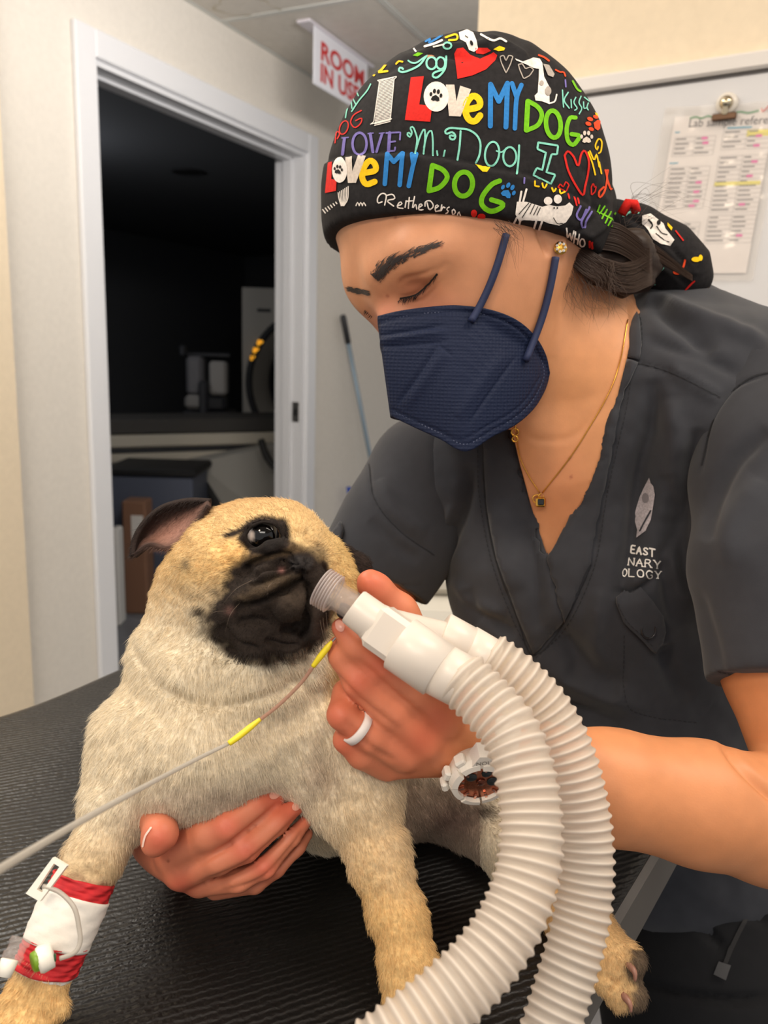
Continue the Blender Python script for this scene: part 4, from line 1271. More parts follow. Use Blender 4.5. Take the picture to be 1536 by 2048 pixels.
Kp([(610, 1060), (628, 1090), (650, 1108)], 6, -0.0014)
Kp([(440, 1115), (470, 1130), (480, 1150)], 8, -0.0016)
Kp([(285, 1340), (350, 1392), (440, 1410), (540, 1392), (630, 1345)], 11, -0.0045)
Kp([(262, 1270), (270, 1310), (300, 1340)], 9, -0.0025)
Kp([(560, 1345), (610, 1370), (640, 1390)], 9, -0.002)
Kp([(640, 1460), (650, 1540), (640, 1610)], 14, -0.003)
Kp([(300, 1540), (275, 1600), (285, 1650)], 12, -0.003)
Kp([(200, 1780), (240, 1770)], 8, -0.001)
Kp([(1210, 1950), (1235, 1965), (1250, 1950)], 4, -0.002); Kp([(1215, 1985), (1245, 1965)], 4, -0.002)
x, y = dogm.px()
dogm.V += dogm.N * (0.0007 * noise2(x, y, 16, 1) + 0.0010 * noise2(x, y, 40, 2))[:, None]
dogm.normals()
# coat colours
x, y = dogm.px(); Zd = dogm.V[:, 2]
wob = 9 * noise2(x, y, 13, 3) + 7 * noise2(x, y, 29, 4)
def soft(poly, w=12, amp=1.0): return np.clip(0.5 - (poly_sd(x, y, poly) + wob * amp) / (2 * w), 0, 1)
FAWN, CREAM, GOLD, BLACK = (220, 188, 136), (228, 214, 188), (222, 184, 126), (44, 36, 31)
dogm.paint(CREAM)
dogm.paint(FAWN, np.clip((1270 + 1.5 * wob - y) / 130, 0, 1) * (x < 760))
dogm.paint((216, 184, 134), np.clip((1420 + 2 * wob - y) / 180, 0, 1) * (x > 740))
dogm.paint((228, 184, 116), 0.8 * np.exp(-((x - 480) / 80) ** 2 - ((y - 1120) / 45) ** 2))
dogm.paint((198, 160, 112), 0.5 * np.clip((1060 - y) / 60, 0, 1))
dogm.paint(GOLD, np.clip((y - 1500 + 2 * wob) / 330, 0, 1) * np.clip((x - 600) / 110, 0, 1) * (x < 900) * np.clip((0.51 - Zd) / 0.03, 0, 1))
dogm.paint((208, 182, 142), np.clip((y - 1620) / 120, 0, 1) * (x < 300))
dogm.paint(GOLD, np.clip((y - 1930) / 40, 0, 1) * (x < 300))
dogm.paint((222, 190, 130), np.clip((x - 640) / 40, 0, 1) * (y < 1420))
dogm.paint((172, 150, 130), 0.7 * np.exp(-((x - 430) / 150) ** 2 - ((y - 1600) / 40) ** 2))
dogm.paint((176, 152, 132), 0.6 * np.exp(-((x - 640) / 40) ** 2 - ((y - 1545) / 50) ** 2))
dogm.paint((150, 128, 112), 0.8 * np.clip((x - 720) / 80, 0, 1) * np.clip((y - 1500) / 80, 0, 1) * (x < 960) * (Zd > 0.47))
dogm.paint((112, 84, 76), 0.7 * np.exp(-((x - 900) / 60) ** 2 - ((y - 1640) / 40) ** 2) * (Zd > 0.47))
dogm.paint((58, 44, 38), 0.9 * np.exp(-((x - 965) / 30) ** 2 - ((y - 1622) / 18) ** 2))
dogm.paint((86, 70, 52), 0.85 * soft([(430, 1200), (462, 1132), (520, 1092), (585, 1080), (625, 1092), (655, 1125), (664, 1200), (660, 1250), (640, 1285), (600, 1312), (530, 1328), (450, 1305), (412, 1260), (405, 1220)], 16))
dogm.paint(BLACK, soft([(440, 1185), (466, 1136), (500, 1104), (545, 1088), (590, 1084), (626, 1096), (654, 1134), (664, 1200), (662, 1250), (638, 1286), (596, 1312), (535, 1324), (465, 1312), (422, 1278), (416, 1225)], 10, 0.8))
dogm.paint((98, 78, 54), 0.85 * soft([(488, 1120), (528, 1094), (580, 1084), (622, 1096), (604, 1107), (545, 1110), (505, 1126)], 6, 0.3))
dogm.paint((78, 64, 48), 0.7 * soft([(470, 1195), (520, 1165), (560, 1150), (600, 1150), (575, 1168), (530, 1190), (490, 1205)], 8, 0.4))
dogm.paint((84, 70, 56), 0.3 * np.exp(-((x - 588) / 34) ** 2 - ((y - 1200) / 28) ** 2))
dogm.paint((88, 74, 66), 0.7 * np.exp(-((x - 634) / 14) ** 2 - ((y - 1235) / 34) ** 2))
dogm.paint((38, 34, 33), soft([(578, 1112), (602, 1106), (626, 1116), (626, 1136), (604, 1142), (580, 1134)], 4, 0.1))
dogm.paint((150, 104, 96), 0.8 * np.exp(-((x - 563) ** 2 + (y - 1141) ** 2) / 6 ** 2))
dogm.paint((120, 88, 80), 0.8 * np.exp(-((x - 459) ** 2 + (y - 1221) ** 2) / 8 ** 2))
dd, tt = line_dist(x, y, smooth_path([(452, 1072), (480, 1062), (505, 1050), (540, 1044), (568, 1050)], 5))
dogm.paint(BLACK, np.clip(1.25 - dd / np.interp(tt, [0, 0.4, 1], [8, 11, 9]) + 0.03 * wob, 0, 1) * (Zd < 0.47))
dd, tt = line_dist(x, y, smooth_path([(566, 1044), (572, 1062), (568, 1090)], 5))
dogm.paint(BLACK, np.clip(1.3 - dd / 10 + 0.03 * wob, 0, 1) * (Zd < 0.47))
dd, tt = line_dist(x, y, smooth_path(lidl, 5)); dogm.paint((40, 32, 28), np.clip(1.5 - dd / 9, 0, 1) * (Zd < 0.47))
dd, tt = line_dist(x, y, smooth_path(lidu, 5)); dogm.paint((40, 32, 28), np.clip(1.5 - dd / 8, 0, 1) * (Zd < 0.47))
dogm.paint((24, 19, 17), np.clip(3.2 - 2.4 * np.hypot((x - 529) / 36, (y - 1073) / 28), 0, 1) * (Zd < 0.47))
dogm.paint(BLACK, np.exp(-((x - 646) / 9) ** 2 - ((y - 1133) / 16) ** 2))
dogm.paint((92, 80, 66), 0.8 * np.exp(-((x - 372) / 9) ** 2 - ((y - 1128) / 12) ** 2))
dogm.paint(BLACK, 0.9 * np.exp(-((x - 396) / 15) ** 2 - ((y - 1224) / 10) ** 2))
dogm.paint((48, 38, 34), ((x > 684) & (y < 1190) & (Zd > 0.484)).astype(float))
dogm.paint((214, 176, 124), ((x > 1040) & (y > 1700)).astype(float))
dogm.paint((84, 70, 58), 0.95 * np.clip((x - 1250 + wob) / 14, 0, 1) * (y > 1900))
fur_mat = attr_color(mat('pug_coat_skin', FAWN, 0.8, spec=0.15))
add_noise(fur_mat, 420, 0.18, 0.35, 700, 0.0015)
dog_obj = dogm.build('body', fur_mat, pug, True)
skin_dog = Skin(dogm)

# eye: dark ball, a sliver of white, a wet cornea
v, f = lathe_geo(to_world(EYE)[0], AX_R, [(ER * math.cos(a), max(1e-5, ER * math.sin(a))) for a in np.linspace(math.pi, 0, 24)], 32)
eyem = mat('dark_wet_eye', (10, 8, 8), 0.04, spec=0.45)
nt = eyem.node_tree
geo = nt.nodes.new('ShaderNodeTexCoord'); mp = nt.nodes.new('ShaderNodeMapping')
eo = mesh_obj('eye', v, f, eyem, pug)
ctr = to_world(EYE)[0] - base_of(pug)
wc = np.tile(lin((10, 8, 8)), (len(v), 1)); vv = np.array(v) - to_world(EYE)[0]
ax = AX_R * -0.66 + AX_U * 0.05 - AX_F * 0.70; cs = vv @ (ax / np.linalg.norm(ax)) / ER
wc = wc + (lin((205, 190, 180)) - wc) * np.clip((cs - 0.925) * 16, 0, 1)[:, None]
ca = eo.data.color_attributes.new('Col', 'FLOAT_COLOR', 'POINT'); c4 = np.ones((len(v), 4), np.float32); c4[:, :3] = wc; ca.data.foreach_set('color', c4.ravel())
attr_color(eyem)
# near ear: a thin flap curling away from the skull, pink inside
ea = smooth_path([(420, 1000, 0.468), (372, 1000, 0.474), (322, 1014, 0.480), (288, 1044, 0.482), (269, 1078, 0.480), (264, 1112, 0.476)], 8)
eb = smooth_path([(418, 1012, 0.452), (398, 1050, 0.456), (368, 1086, 0.460), (336, 1098, 0.467), (300, 1092, 0.473), (270, 1112, 0.476)], 8)
nu, nv = len(ea), 22
ev = np.zeros((nu, nv, 3)); ec = np.zeros((nu, nv, 3))
for i in range(nu):
    for j in range(nv):
        t = j / (nv - 1); q = ea[i] * (1 - t) + eb[i] * t
        bow = math.sin(math.pi * t) * math.sin(math.pi * min(1, 0.12 + 0.8 * i / (nu - 1)))
        ev[i, j] = P(q[0], q[1], q[2] + 0.016 * bow)
        c = lin((42, 33, 30))
        pk = math.exp(-((t - 0.66) / 0.28) ** 2) * math.exp(-((i / (nu - 1) - 0.45) / 0.32) ** 2)
        ec[i, j] = c + (lin((168, 124, 108)) - c) * min(1, pk * 1.1)
ei = np.arange(nu * nv).reshape(nu, nv)
eq = np.stack([ei[:-1, :-1], ei[1:, :-1], ei[1:, 1:], ei[:-1, 1:]], -1).reshape(-1, 4)
earb = Body(ev.reshape(-1, 3), eq, np.tile([0, 0, -1.0], (nu * nv, 1))); earb.C = ec.reshape(-1, 3)
earo = earb.build('ear', fur_mat, pug, True); sm = earo.modifiers.new('thickness', 'SOLIDIFY'); sm.thickness = 0.003; sm.offset = 0
earo['label'] = 'dark velvety ear flap, pink inside'
# claws
clawm = mat('claw', (150, 104, 86), 0.4)
for a, b in (((1258, 1930), (1270, 1962)), ((1246, 1992), (1262, 2024))):
    A0 = skin_dog.drop([a], 0.0)[0]
    if A0 is None: continue
    p0 = A0 + [0, 0, 0.002]; p1 = P(b[0], b[1], A0[2] - 0.004)
    v, f = tube_geo(to_world(smooth_path([p0, (p0 + p1) / 2 + [0.001, 0.001, -0.002], p1], 4)), np.linspace(0.0024, 0.0007, 9), 8)
    mesh_obj('claw', v, f, clawm, pug)
# whiskers
C = []
for s0, d in (((505, 1160), (-60, 50)), ((480, 1205), (-30, 60)), ((560, 1165), (-30, 20)), ((459, 1222), (-48, 14)), ((640, 1240), (14, 60)), ((646, 1235), (8, 50)), ((652, 1225), (10, 70)), ((400, 1225), (-30, 20)), ((365, 1135), (-40, 10)), ((650, 1110), (60, 8)), ((545, 1165), (-10, 30))):
    q = skin_dog.drop([s0], 0)[0]
    if q is None: continue
    e = P(s0[0] + d[0], s0[1] + d[1], q[2] - 0.006)
    C.append(smooth_path([q, (q + e) / 2 + [0, 0.002, -0.006], e], 6))
strands('whiskers', C, 0.00009, mat('whisker', (120, 104, 90), 0.5), pug)

# fur: short hairs combed along the coat
def grow(body, n, seed, flow, length, lift, curl=0.15, keep=None):
    r = np.random.default_rng(seed)
    p = body.V[body.Q]
    ar = np.linalg.norm(np.cross(p[:, 2] - p[:, 0], p[:, 3] - p[:, 1]), axis=1) / 2
    w = ar.copy()
    cen = p.mean(1); nn = body.N[body.Q].mean(1); nn /= np.linalg.norm(nn, axis=1)[:, None] + 1e-9
    facing = -(nn * cen).sum(1) / np.linalg.norm(cen, axis=1)
    w *= np.where(facing > -0.25, 1.0, 0.12)
    if keep is not None: w *= keep(body)[body.Q].mean(1)
    fi = r.choice(len(w), n, p=w / w.sum())
    u, v = r.random(n)[:, None], r.random(n)[:, None]
    q = p[fi]
    root = (q[:, 0] * (1 - u) + q[:, 1] * u) * (1 - v) + (q[:, 3] * (1 - u) + q[:, 2] * u) * v
    N = nn[fi]
    col = body.C[body.Q[fi, 0]]
    X, Y = to_px(root)
    fx = np.array([a[:2] for a in flow], float); fd = np.array([a[2:5] for a in flow], float)
    fd /= np.linalg.norm(fd, axis=1)[:, None]
    W = 1.0 / (((X[:, None] - fx[:, 0]) ** 2 + (Y[:, None] - fx[:, 1]) ** 2) + 900.0) ** 1.5
    D = (W @ fd) / W.sum(1)[:, None]
    D[:, 1] *= -1
    T = D - N * (D * N).sum(1)[:, None]; T /= np.linalg.norm(T, axis=1)[:, None] + 1e-9
    T += r.normal(0, curl, T.shape)
    L = length(X, Y, root[:, 2]) * r.uniform(0.6, 1.25, n)
    lf = lift * r.uniform(0.5, 1.5, n)
    P1 = root + (T * 0.45 + N * lf[:, None] * 0.6) * L[:, None]
    P2 = root + (T * 1.0 + N * lf[:, None] * 0.75) * L[:, None]
    root = root - N * 0.0006
    col = col * (r.uniform(0.72, 1.25, n)[:, None])
    return np.stack([root, P1, P2], 1), col
flow = [(500, 1020, -.7, -.2, .5), (430, 1060, -.9, .1, .3), (560, 1060, -.3, -.8, .3), (640, 1090, .5, -.5, .4), (690, 1150, .8, .3, .4), (470, 1130, -.9, .2, 0), (400, 1150, -.9, .35, .2), (360, 1220, -.6, .8, .1), (430, 1230, -.8, .5, 0),
        (580, 1150, -.3, .8, 0), (520, 1200, -.8, .5, 0), (600, 1260, .1, 1, 0), (500, 1290, -.4, .9, 0), (635, 1220, .3, .9, 0), (310, 1300, -.3, 1, 0), (400, 1340, .1, 1, 0), (560, 1340, .4, .9, 0), (640, 1320, .5, .8, .2),
        (260, 1420, -.25, 1, 0), (400, 1450, .0, 1, 0), (520, 1450, .1, 1, 0), (640, 1440, .3, 1, 0), (430, 1540, .1, 1, 0), (560, 1540, .4, .8, 0), (330, 1560, -.3, 1, 0), (230, 1600, -.3, 1, 0), (160, 1750, -.4, 1, 0), (80, 1960, -.4, 1, 0),
        (720, 1560, .2, 1, 0), (770, 1750, .25, 1, 0), (820, 1950, .15, 1, 0), (760, 1480, .8, .5, .3), (850, 1580, .5, .9, .2), (900, 1300, .9, .2, .4), (970, 1680, .6, .8, 0), (1240, 1920, .3, 1, 0), (1260, 2000, .2, 1, 0)]
def flen(X, Y, Z):
    L = np.full(len(X), 0.0050)
    L = np.where(Y < 1250, 0.0034, L)
    muz = poly_sd(X, Y, [(440, 1200), (490, 1110), (600, 1080), (660, 1130), (665, 1250), (560, 1320), (440, 1300)]) < 0
    L = np.where(muz, 0.0011, L)
    L = np.where(poly_sd(X, Y, [(575, 1108), (630, 1108), (630, 1145), (575, 1145)]) < 0, 0.0008, L)
    L = np.where((Y > 1300) & (Y < 1560), 0.0064, L)
    L = np.where(Y > 1700, 0.0036, L)
    L *= np.clip(np.hypot(X - 529, Y - 1072) / 60, 0.35, 1)
    return L
def fkeep(b):
    x, y = b.px()
    k = np.ones(len(x))
    k[np.hypot((x - 528) / 38, (y - 1072) / 29) < 1] = 0
    dl, tl = line_dist(x, y, np.array([(212, 1752), (133, 1838), (62, 1925)]))
    k[(dl < 90) & (tl > 0.02) & (tl < 0.93) & (x < 300)] = 0
    return k
NF = 160000
hs, hc_ = grow(dogm, NF, 11, flow, flen, 0.26, 0.13, fkeep)
furm = mat('pug_hair', FAWN, 0.55, spec=0.25)
ha = furm.node_tree.nodes.new('ShaderNodeAttribute'); ha.attribute_name = 'hcol'
furm.node_tree.links.new(ha.outputs['Color'], furm.node_tree.nodes['Principled BSDF'].inputs['Base Color'])
strands('fur', list(hs), 0.00011, furm, pug, hc_)
hs2, hc2 = grow(earb, 5000, 5, [(300, 1060, -.7, .7, .1)], lambda X, Y, Z: np.full(len(X), 0.004), 0.4, 0.2)
strands('ear_fur', list(hs2), 0.00010, furm, pug, hc2)
# ------------------------------------------------------------------ cap
cap = thing('surgical_cap', 'black tie-back surgical cap printed with colourful dog words, hearts and paws', 'cap', to_world(P(940, 440, 0.60))[0])
F = Field(P(600, 560, 0.62) * [1, 1, 0] + [0, 0, 0.485], P(1330, 20, 0.60) * [1, 1, 0] + [0, 0.004, 0.735], 0.0017)
F.blob(932, 408, 0.610, 284, 306, 0.104, 0.0)
F.path([(1080, 350, 0.622, 140), (1158, 415, 0.622, 74)], 0.008)
p1, p2, p3 = P(645, 466, 0.60), P(860, 407, 0.506), P(1205, 502, 0.575)
nc = np.cross(p2 - p1, p3 - p1); nc /= np.linalg.norm(nc)
if nc[1] > 0: nc = -nc                     # points down, out of the cap
F.half(p2, nc)
capm = F.mesh().relax(1, 0.5)
# the turned-up band: everything below the fold stands proud
fold = smooth_path([(640, 330), (668, 320), (700, 312), (760, 306), (830, 308), (900, 320), (980, 337), (1060, 354), (1130, 386), (1200, 424), (1260, 466)], 8)
x, y = capm.px()
fy = np.interp(x, fold[:, 0], fold[:, 1])
below = np.clip((y - fy) / 4.0, 0, 1) * np.clip((capm.V[:, 2] < 0.66) * 1.0, 0, 1)
capm.V += capm.N * (0.0022 * below)[:, None]
capm.crease(fold + [0, -3], 4, -0.0008, taper=False)
for ln, w, a in (([(860, 80), (900, 96), (960, 92), (1000, 108)], 8, 0.003), ([(840, 100), (900, 110), (950, 118)], 7, -0.003), ([(960, 74), (1020, 96), (1060, 130)], 8, 0.003), ([(950, 92), (1000, 116), (1040, 140)], 7, -0.0025), ([(800, 98), (850, 88), (890, 74)], 7, -0.002), ([(1080, 110), (1130, 160), (1170, 220)], 10, 0.002), ([(1060, 130), (1110, 180), (1150, 240)], 9, -0.002),
                 ([(1190, 270), (1215, 340), (1222, 400)], 8, -0.002), ([(760, 150), (820, 118), (880, 106)], 6, -0.0015), ([(1170, 330), (1190, 400), (1180, 440)], 8, -0.002), ([(1150, 470), (1190, 440), (1215, 400)], 6, -0.0025), ([(1165, 485), (1205, 455), (1228, 420)], 6, 0.002), ([(1130, 450), (1160, 470), (1180, 500)], 6, -0.0015)):
    capm.crease(ln, w, a)
x, y = capm.px()
capm.V += capm.N * (0.0007 * noise2(x, y, 45, 8) + 0.0012 * noise2(x, y, 32, 6) * np.clip((150 - y) / 70, 0, 1))[:, None]
capm.relax(1, 0.25)
capm.build('crown', M['hatblack'], cap)
skin_cap = Skin(capm, 0.0005)
# gathered tail that holds the ponytail
F = Field(P(1180, 640, 0.66) * [1, 1, 0] + [0, 0, 0.56], P(1450, 380, 0.66) * [1, 1, 0] + [0, 0, 0.74], 0.0018)
F.path([(1225, 440, 0.630, 40), (1270, 468, 0.640, 48), (1330, 510, 0.648, 56), (1375, 545, 0.650, 44), (1392, 562, 0.650, 20)], 0.0, 0.015)
F.path([(1290, 520, 0.645, 44), (1352, 565, 0.650, 26)], 0.015)
tail = F.mesh().relax(1, 0.5)
for ln, w, a in (([(1250, 430), (1320, 470), (1390, 545)], 7, -0.003), ([(1260, 470), (1330, 520), (1380, 570)], 8, -0.004), ([(1280, 450), (1340, 490), (1395, 550)], 7, 0.002)): tail.crease(ln, w, a)
tail.build('gathered_tail', M['hatblack'], cap)
skin_tail = Skin(tail, 0.0006)
# end of the ponytail
C = []
for i in range(420):
    a, b = random.uniform(-9, 9), random.uniform(-12, 12)
    C.append(smooth_path([P(1385 + a, 548 + a * 0.5, 0.645), P(1408 + a * 0.8, 572 + b * 0.4, 0.643), P(1424 + b * 0.35, 606 + random.uniform(-14, 4), 0.645)], 5))
for i in range(260):
    o = random.uniform(-16, 16)
    C.append(smooth_path([P(1235, 470 + o, 0.590), P(1300 + random.uniform(-10, 10), 502 + o * 0.9, 0.602), P(1385, 556 + o * 0.4, 0.628)], 5))
strands('ponytail', C, 0.00013, M['strand'], person)

# ------------------------------------------------------------------ breathing circuit
M['tubew'] = mat('milky_corrugated_plastic', (230, 219, 206), 0.38, spec=0.45)
def milky(m, transp, transl):
    nt = m.node_tree; b = nt.nodes['Principled BSDF']; out = nt.nodes['Material Output']
    tl = nt.nodes.new('ShaderNodeBsdfTranslucent'); tl.inputs['Color'].default_value = b.inputs['Base Color'].default_value
    tr = nt.nodes.new('ShaderNodeBsdfTransparent'); tr.inputs['Color'].default_value = (0.95, 0.93, 0.9, 1)
    m1 = nt.nodes.new('ShaderNodeMixShader'); m1.inputs[0].default_value = transl
    m2 = nt.nodes.new('ShaderNodeMixShader'); m2.inputs[0].default_value = transp
    nt.links.new(b.outputs[0], m1.inputs[1]); nt.links.new(tl.outputs[0], m1.inputs[2])
    nt.links.new(m1.outputs[0], m2.inputs[1]); nt.links.new(tr.outputs[0], m2.inputs[2])
    nt.links.new(m2.outputs[0], out.inputs['Surface'])
milky(M['tubew'], 0.26, 0.35)
nt = M['tubew'].node_tree                      # the wall is thick in the ribs and thin between them
ra_ = nt.nodes.new('ShaderNodeAttribute'); ra_.attribute_name = 'Col'; rm_ = nt.nodes.new('ShaderNodeMapRange'); rm_.inputs['To Min'].default_value = 0.5; rm_.inputs['To Max'].default_value = 0.02
nt.links.new(ra_.outputs['Fac'], rm_.inputs['Value'])
for l_ in nt.nodes:
    if l_.type == 'MIX_SHADER' and abs(l_.inputs[0].default_value - 0.26) < 1e-4: nt.links.new(rm_.outputs[0], l_.inputs[0])
M['cuff'] = mat('white_soft_plastic', (240, 230, 218), 0.32, spec=0.5); milky(M['cuff'], 0.04, 0.25)
M['clear'] = mat('clear_acrylic', (232, 222, 220), 0.08, spec=0.9); milky(M['clear'], 0.82, 0.1)

def corrugated(path, r0, pitch, depth, n=40):
    """path: smooth camera-space polyline; rounded ribs every pitch metres"""
    p = smooth_path(path, 24)
    s = np.concatenate([[0], np.cumsum(np.linalg.norm(np.diff(p, axis=0), axis=1))])
    m = int(s[-1] / pitch * 12)
    t = np.linspace(0, s[-1], m)
    q = np.stack([np.interp(t, s, p[:, i]) for i in range(3)], 1)
    for _ in range(10): q[1:-1] = (q[:-2] + q[2:]) / 4 + q[1:-1] / 2
    ph = (t / pitch) % 1.0
    rib = (0.5 - 0.5 * np.cos(2 * np.pi * ph)) ** 1.6
    v, f = tube_geo(to_world(q), r0 - depth + depth * rib, n, False)
    return v, f, np.repeat(rib, n)
bc = thing('breathing_circuit', 'white corrugated breathing tube pair joined by a Y connector with a clear tip', 'breathing tube', to_world(P(1000, 2080, 0.33))[0])
t1 = [P(918, 1352, 0.372), P(965, 1398, 0.366), P(1018, 1460, 0.358), P(1048, 1540, 0.350), P(1062, 1640, 0.342), P(1056, 1740, 0.334), P(1022, 1840, 0.326), P(962, 1930, 0.318), P(880, 2010, 0.311), P(780, 2090, 0.304), P(690, 2150, 0.30)]
v, f, rb = corrugated(t1, 0.0136, 0.0047, 0.0015); mesh_obj('corrugated_hose', v, f, M['tubew'], bc, True, np.stack([rb] * 3, 1))
t2 = [P(972, 1312, 0.405), P(1030, 1356, 0.402), P(1090, 1420, 0.400), P(1132, 1500, 0.397), P(1160, 1600, 0.393), P(1172, 1700, 0.388), P(1168, 1800, 0.382), P(1150, 1890, 0.376), P(1125, 1980, 0.370), P(1098, 2070, 0.364), P(1075, 2160, 0.36)]
v, f, rb = corrugated(t2, 0.0136, 0.0047, 0.0015); mesh_obj('corrugated_hose', v, f, M['tubew'], bc, True, np.stack([rb] * 3, 1))
def lathe_cam(name, a, b, prof, m, parent, n=36, closed=True):
    """prof in (0..1 along a-b, radius in metres)"""
    wa, wb = to_world(a)[0], to_world(b)[0]; L = np.linalg.norm(wb - wa)
    v, f = lathe_geo(wa, wb - wa, [(t * L, r) for t, r in prof], n, closed)
    return mesh_obj(name, v, f, m, parent)
tipA, tipB = P(640, 1172, 0.388), P(716, 1218, 0.384)
ridge = [(0.0, 0.0062)]
for k in range(6):
    t = 0.02 + 0.40 * k / 6; ridge += [(t, 0.0070), (t + 0.012, 0.0092), (t + 0.035, 0.0092), (t + 0.05, 0.0082)]
ridge += [(0.46, 0.0078), (0.47, 0.0068), (1.0, 0.0068)]
inner = [(1.0, 0.0056), (0.0, 0.0056), (0.0, 0.0062)]
lathe_cam('clear_tip', tipA, tipB, ridge + inner, M['clear'], bc, 40, False)
M['rimc'] = mat('clear_acrylic_ridge', (228, 216, 214), 0.12, spec=0.9); milky(M['rimc'], 0.35, 0.25)
for k in range(6):
    q0 = 0.015 + 0.066 * k
    lathe_cam('thread_ridge', tipA + (tipB - tipA) * q0, tipA + (tipB - tipA) * (q0 + 0.035), [(0, 0.0079), (0.15, 0.0094), (0.5, 0.0098), (0.85, 0.0094), (1, 0.0079)], M['rimc'], bc, 36, False)
lathe_cam('inner_thread', tipA + (tipB - tipA) * 0.45, tipB, [(t, 0.0048 + 0.0004 * (i % 2)) for i, t in enumerate(np.linspace(0, 1, 24))], M['clear'], bc, 28, False)
lathe_cam('cuff', P(706, 1212, 0.384), P(772, 1262, 0.382), [(0, 0.0070), (0.0, 0.0084), (0.04, 0.0090), (0.85, 0.0096), (1, 0.0092)], M['cuff'], bc)
# Y body: a flattened web and its two legs
ya, yb, yc = P(752, 1248, 0.383), P(826, 1300, 0.379), P(880, 1272, 0.402)
F = Field(P(700, 1360, 0.39) * [1, 1, 0] + [0, 0, 0.355], P(930, 1190, 0.39) * [1, 1, 0] + [0, 0, 0.425], 0.0009)
F.cone(ya, yb, 0.0094, 0.0096, 0.0); F.cone(ya, yc, 0.0088, 0.0076, 0.003)
yb_ = F.mesh().relax(1); yb_.build('y_body', M['cuff'], bc)
ang = (yb - ya) / np.linalg.norm(yb - ya)
o = to_world(ya)[0]; e1 = to_world(yb)[0] - o; e1 /= np.linalg.norm(e1); e3 = AX_F - e1 * np.dot(AX_F, e1); e3 /= np.linalg.norm(e3); e2 = np.cross(e3, e1)
MB().box(o, e1, e2, e3, -0.001, 0.019, -0.0105, 0.0105, -0.0112, 0.0105, 0.0025).build('collar_block', M['cuff'], bc)
lathe_cam('cuff', P(800, 1286, 0.379), P(880, 1342, 0.373), [(0, 0.0085), (0, 0.0128), (0.02, 0.0134), (0.98, 0.0131), (1, 0.0120)], M['cuff'], bc)
lathe_cam('cuff', P(868, 1333, 0.374), P(930, 1366, 0.371), [(0, 0.0124), (0.95, 0.0122), (1, 0.0112)], M['cuff'], bc)
lathe_cam('cuff', P(880, 1268, 0.404), P(940, 1300, 0.404), [(0, 0.0085), (0, 0.0108), (0.03, 0.0114), (0.97, 0.0112), (1, 0.0105)], M['cuff'], bc)
lathe_cam('cuff', P(932, 1296, 0.404), P(985, 1326, 0.404), [(0, 0.0118), (0.95, 0.0116), (1, 0.0108)], M['cuff'], bc)
lathe_cam('sample_port', P(682, 1232, 0.40), P(692, 1214, 0.398), [(0, 0.0022), (0.3, 0.0034), (0.6, 0.0026), (1, 0.0034)], mat('black_port', (40, 38, 42), 0.4), bc, 16)

# ------------------------------------------------------------------ ring, watch
ringw = mat('white_silicone', (238, 228, 222), 0.5)
def band(name, c, axis, R, w, th, m, parent, n=40, sq=1.0):
    """closed strap round an axis; c, axis in camera space"""
    axis = np.asarray(axis, float); axis /= np.linalg.norm(axis)
    u = np.cross(axis, [0, 0, 1.0]); u /= np.linalg.norm(u); q = np.cross(axis, u)
    prof = [(-w / 2, R), (-w / 2 + th * 0.4, R + th), (w / 2 - th * 0.4, R + th), (w / 2, R)]
    V = []; Fc = []
    for i in range(n):
        g = 2 * math.pi * i / n
        for t, r in prof: V.append(c + axis * t + r * (u * math.cos(g) + sq * q * math.sin(g)))
    for i in range(n):
        k = (i + 1) % n
        for j in range(4):
            l = (j + 1) % 4; Fc.append((i * 4 + j, k * 4 + j, k * 4 + l, i * 4 + l))
    return mesh_obj(name, to_world(np.array(V)), Fc, m, parent)
rc = P(715, 1455, 0.4085); ra = P(683, 1430, 0.406) - P(742, 1474, 0.411)
ro = band('ring', rc, ra, 0.0080, 0.0048, 0.0011, ringw, None)
tag(ro, 'plain white silicone ring on the hand gripping the tube', 'ring')
M['watchw'] = mat('white_resin', (232, 226, 216), 0.42)
copper = add_noise(mat('rose_copper_dial', (170, 104, 76), 0.28, 0.9), 900, 0.25)
watch = thing('wristwatch', 'chunky white sports wristwatch with a rose copper dial', 'watch', to_world(P(958, 1606, 0.43))[0])
WN = np.array([0.10, -0.56, -0.82]); WN /= np.linalg.norm(WN)
wx = np.array([1.0, 0.06, 0.0]); wx -= WN * np.dot(wx, WN); wx /= np.linalg.norm(wx); wy = np.cross(wx, WN)
wc = P(962, 1568, 0.4195)
def wcam(u, v, h): return wc + wx * u + wy * v + WN * h
def disc(name, u, v, h0, h1, r, m, parent, n=40, r1=None):
    a, b = wcam(u, v, h0), wcam(u, v, h1)
    return lathe_cam(name, a, b, [(0, r), (0.85, r), (1, (r1 if r1 else r * 0.93))], m, parent, n)
RC = 0.0150
caseo = disc('case', 0, 0, -0.011, -0.0012, RC * 1.06, M['watchw'], watch, 48)
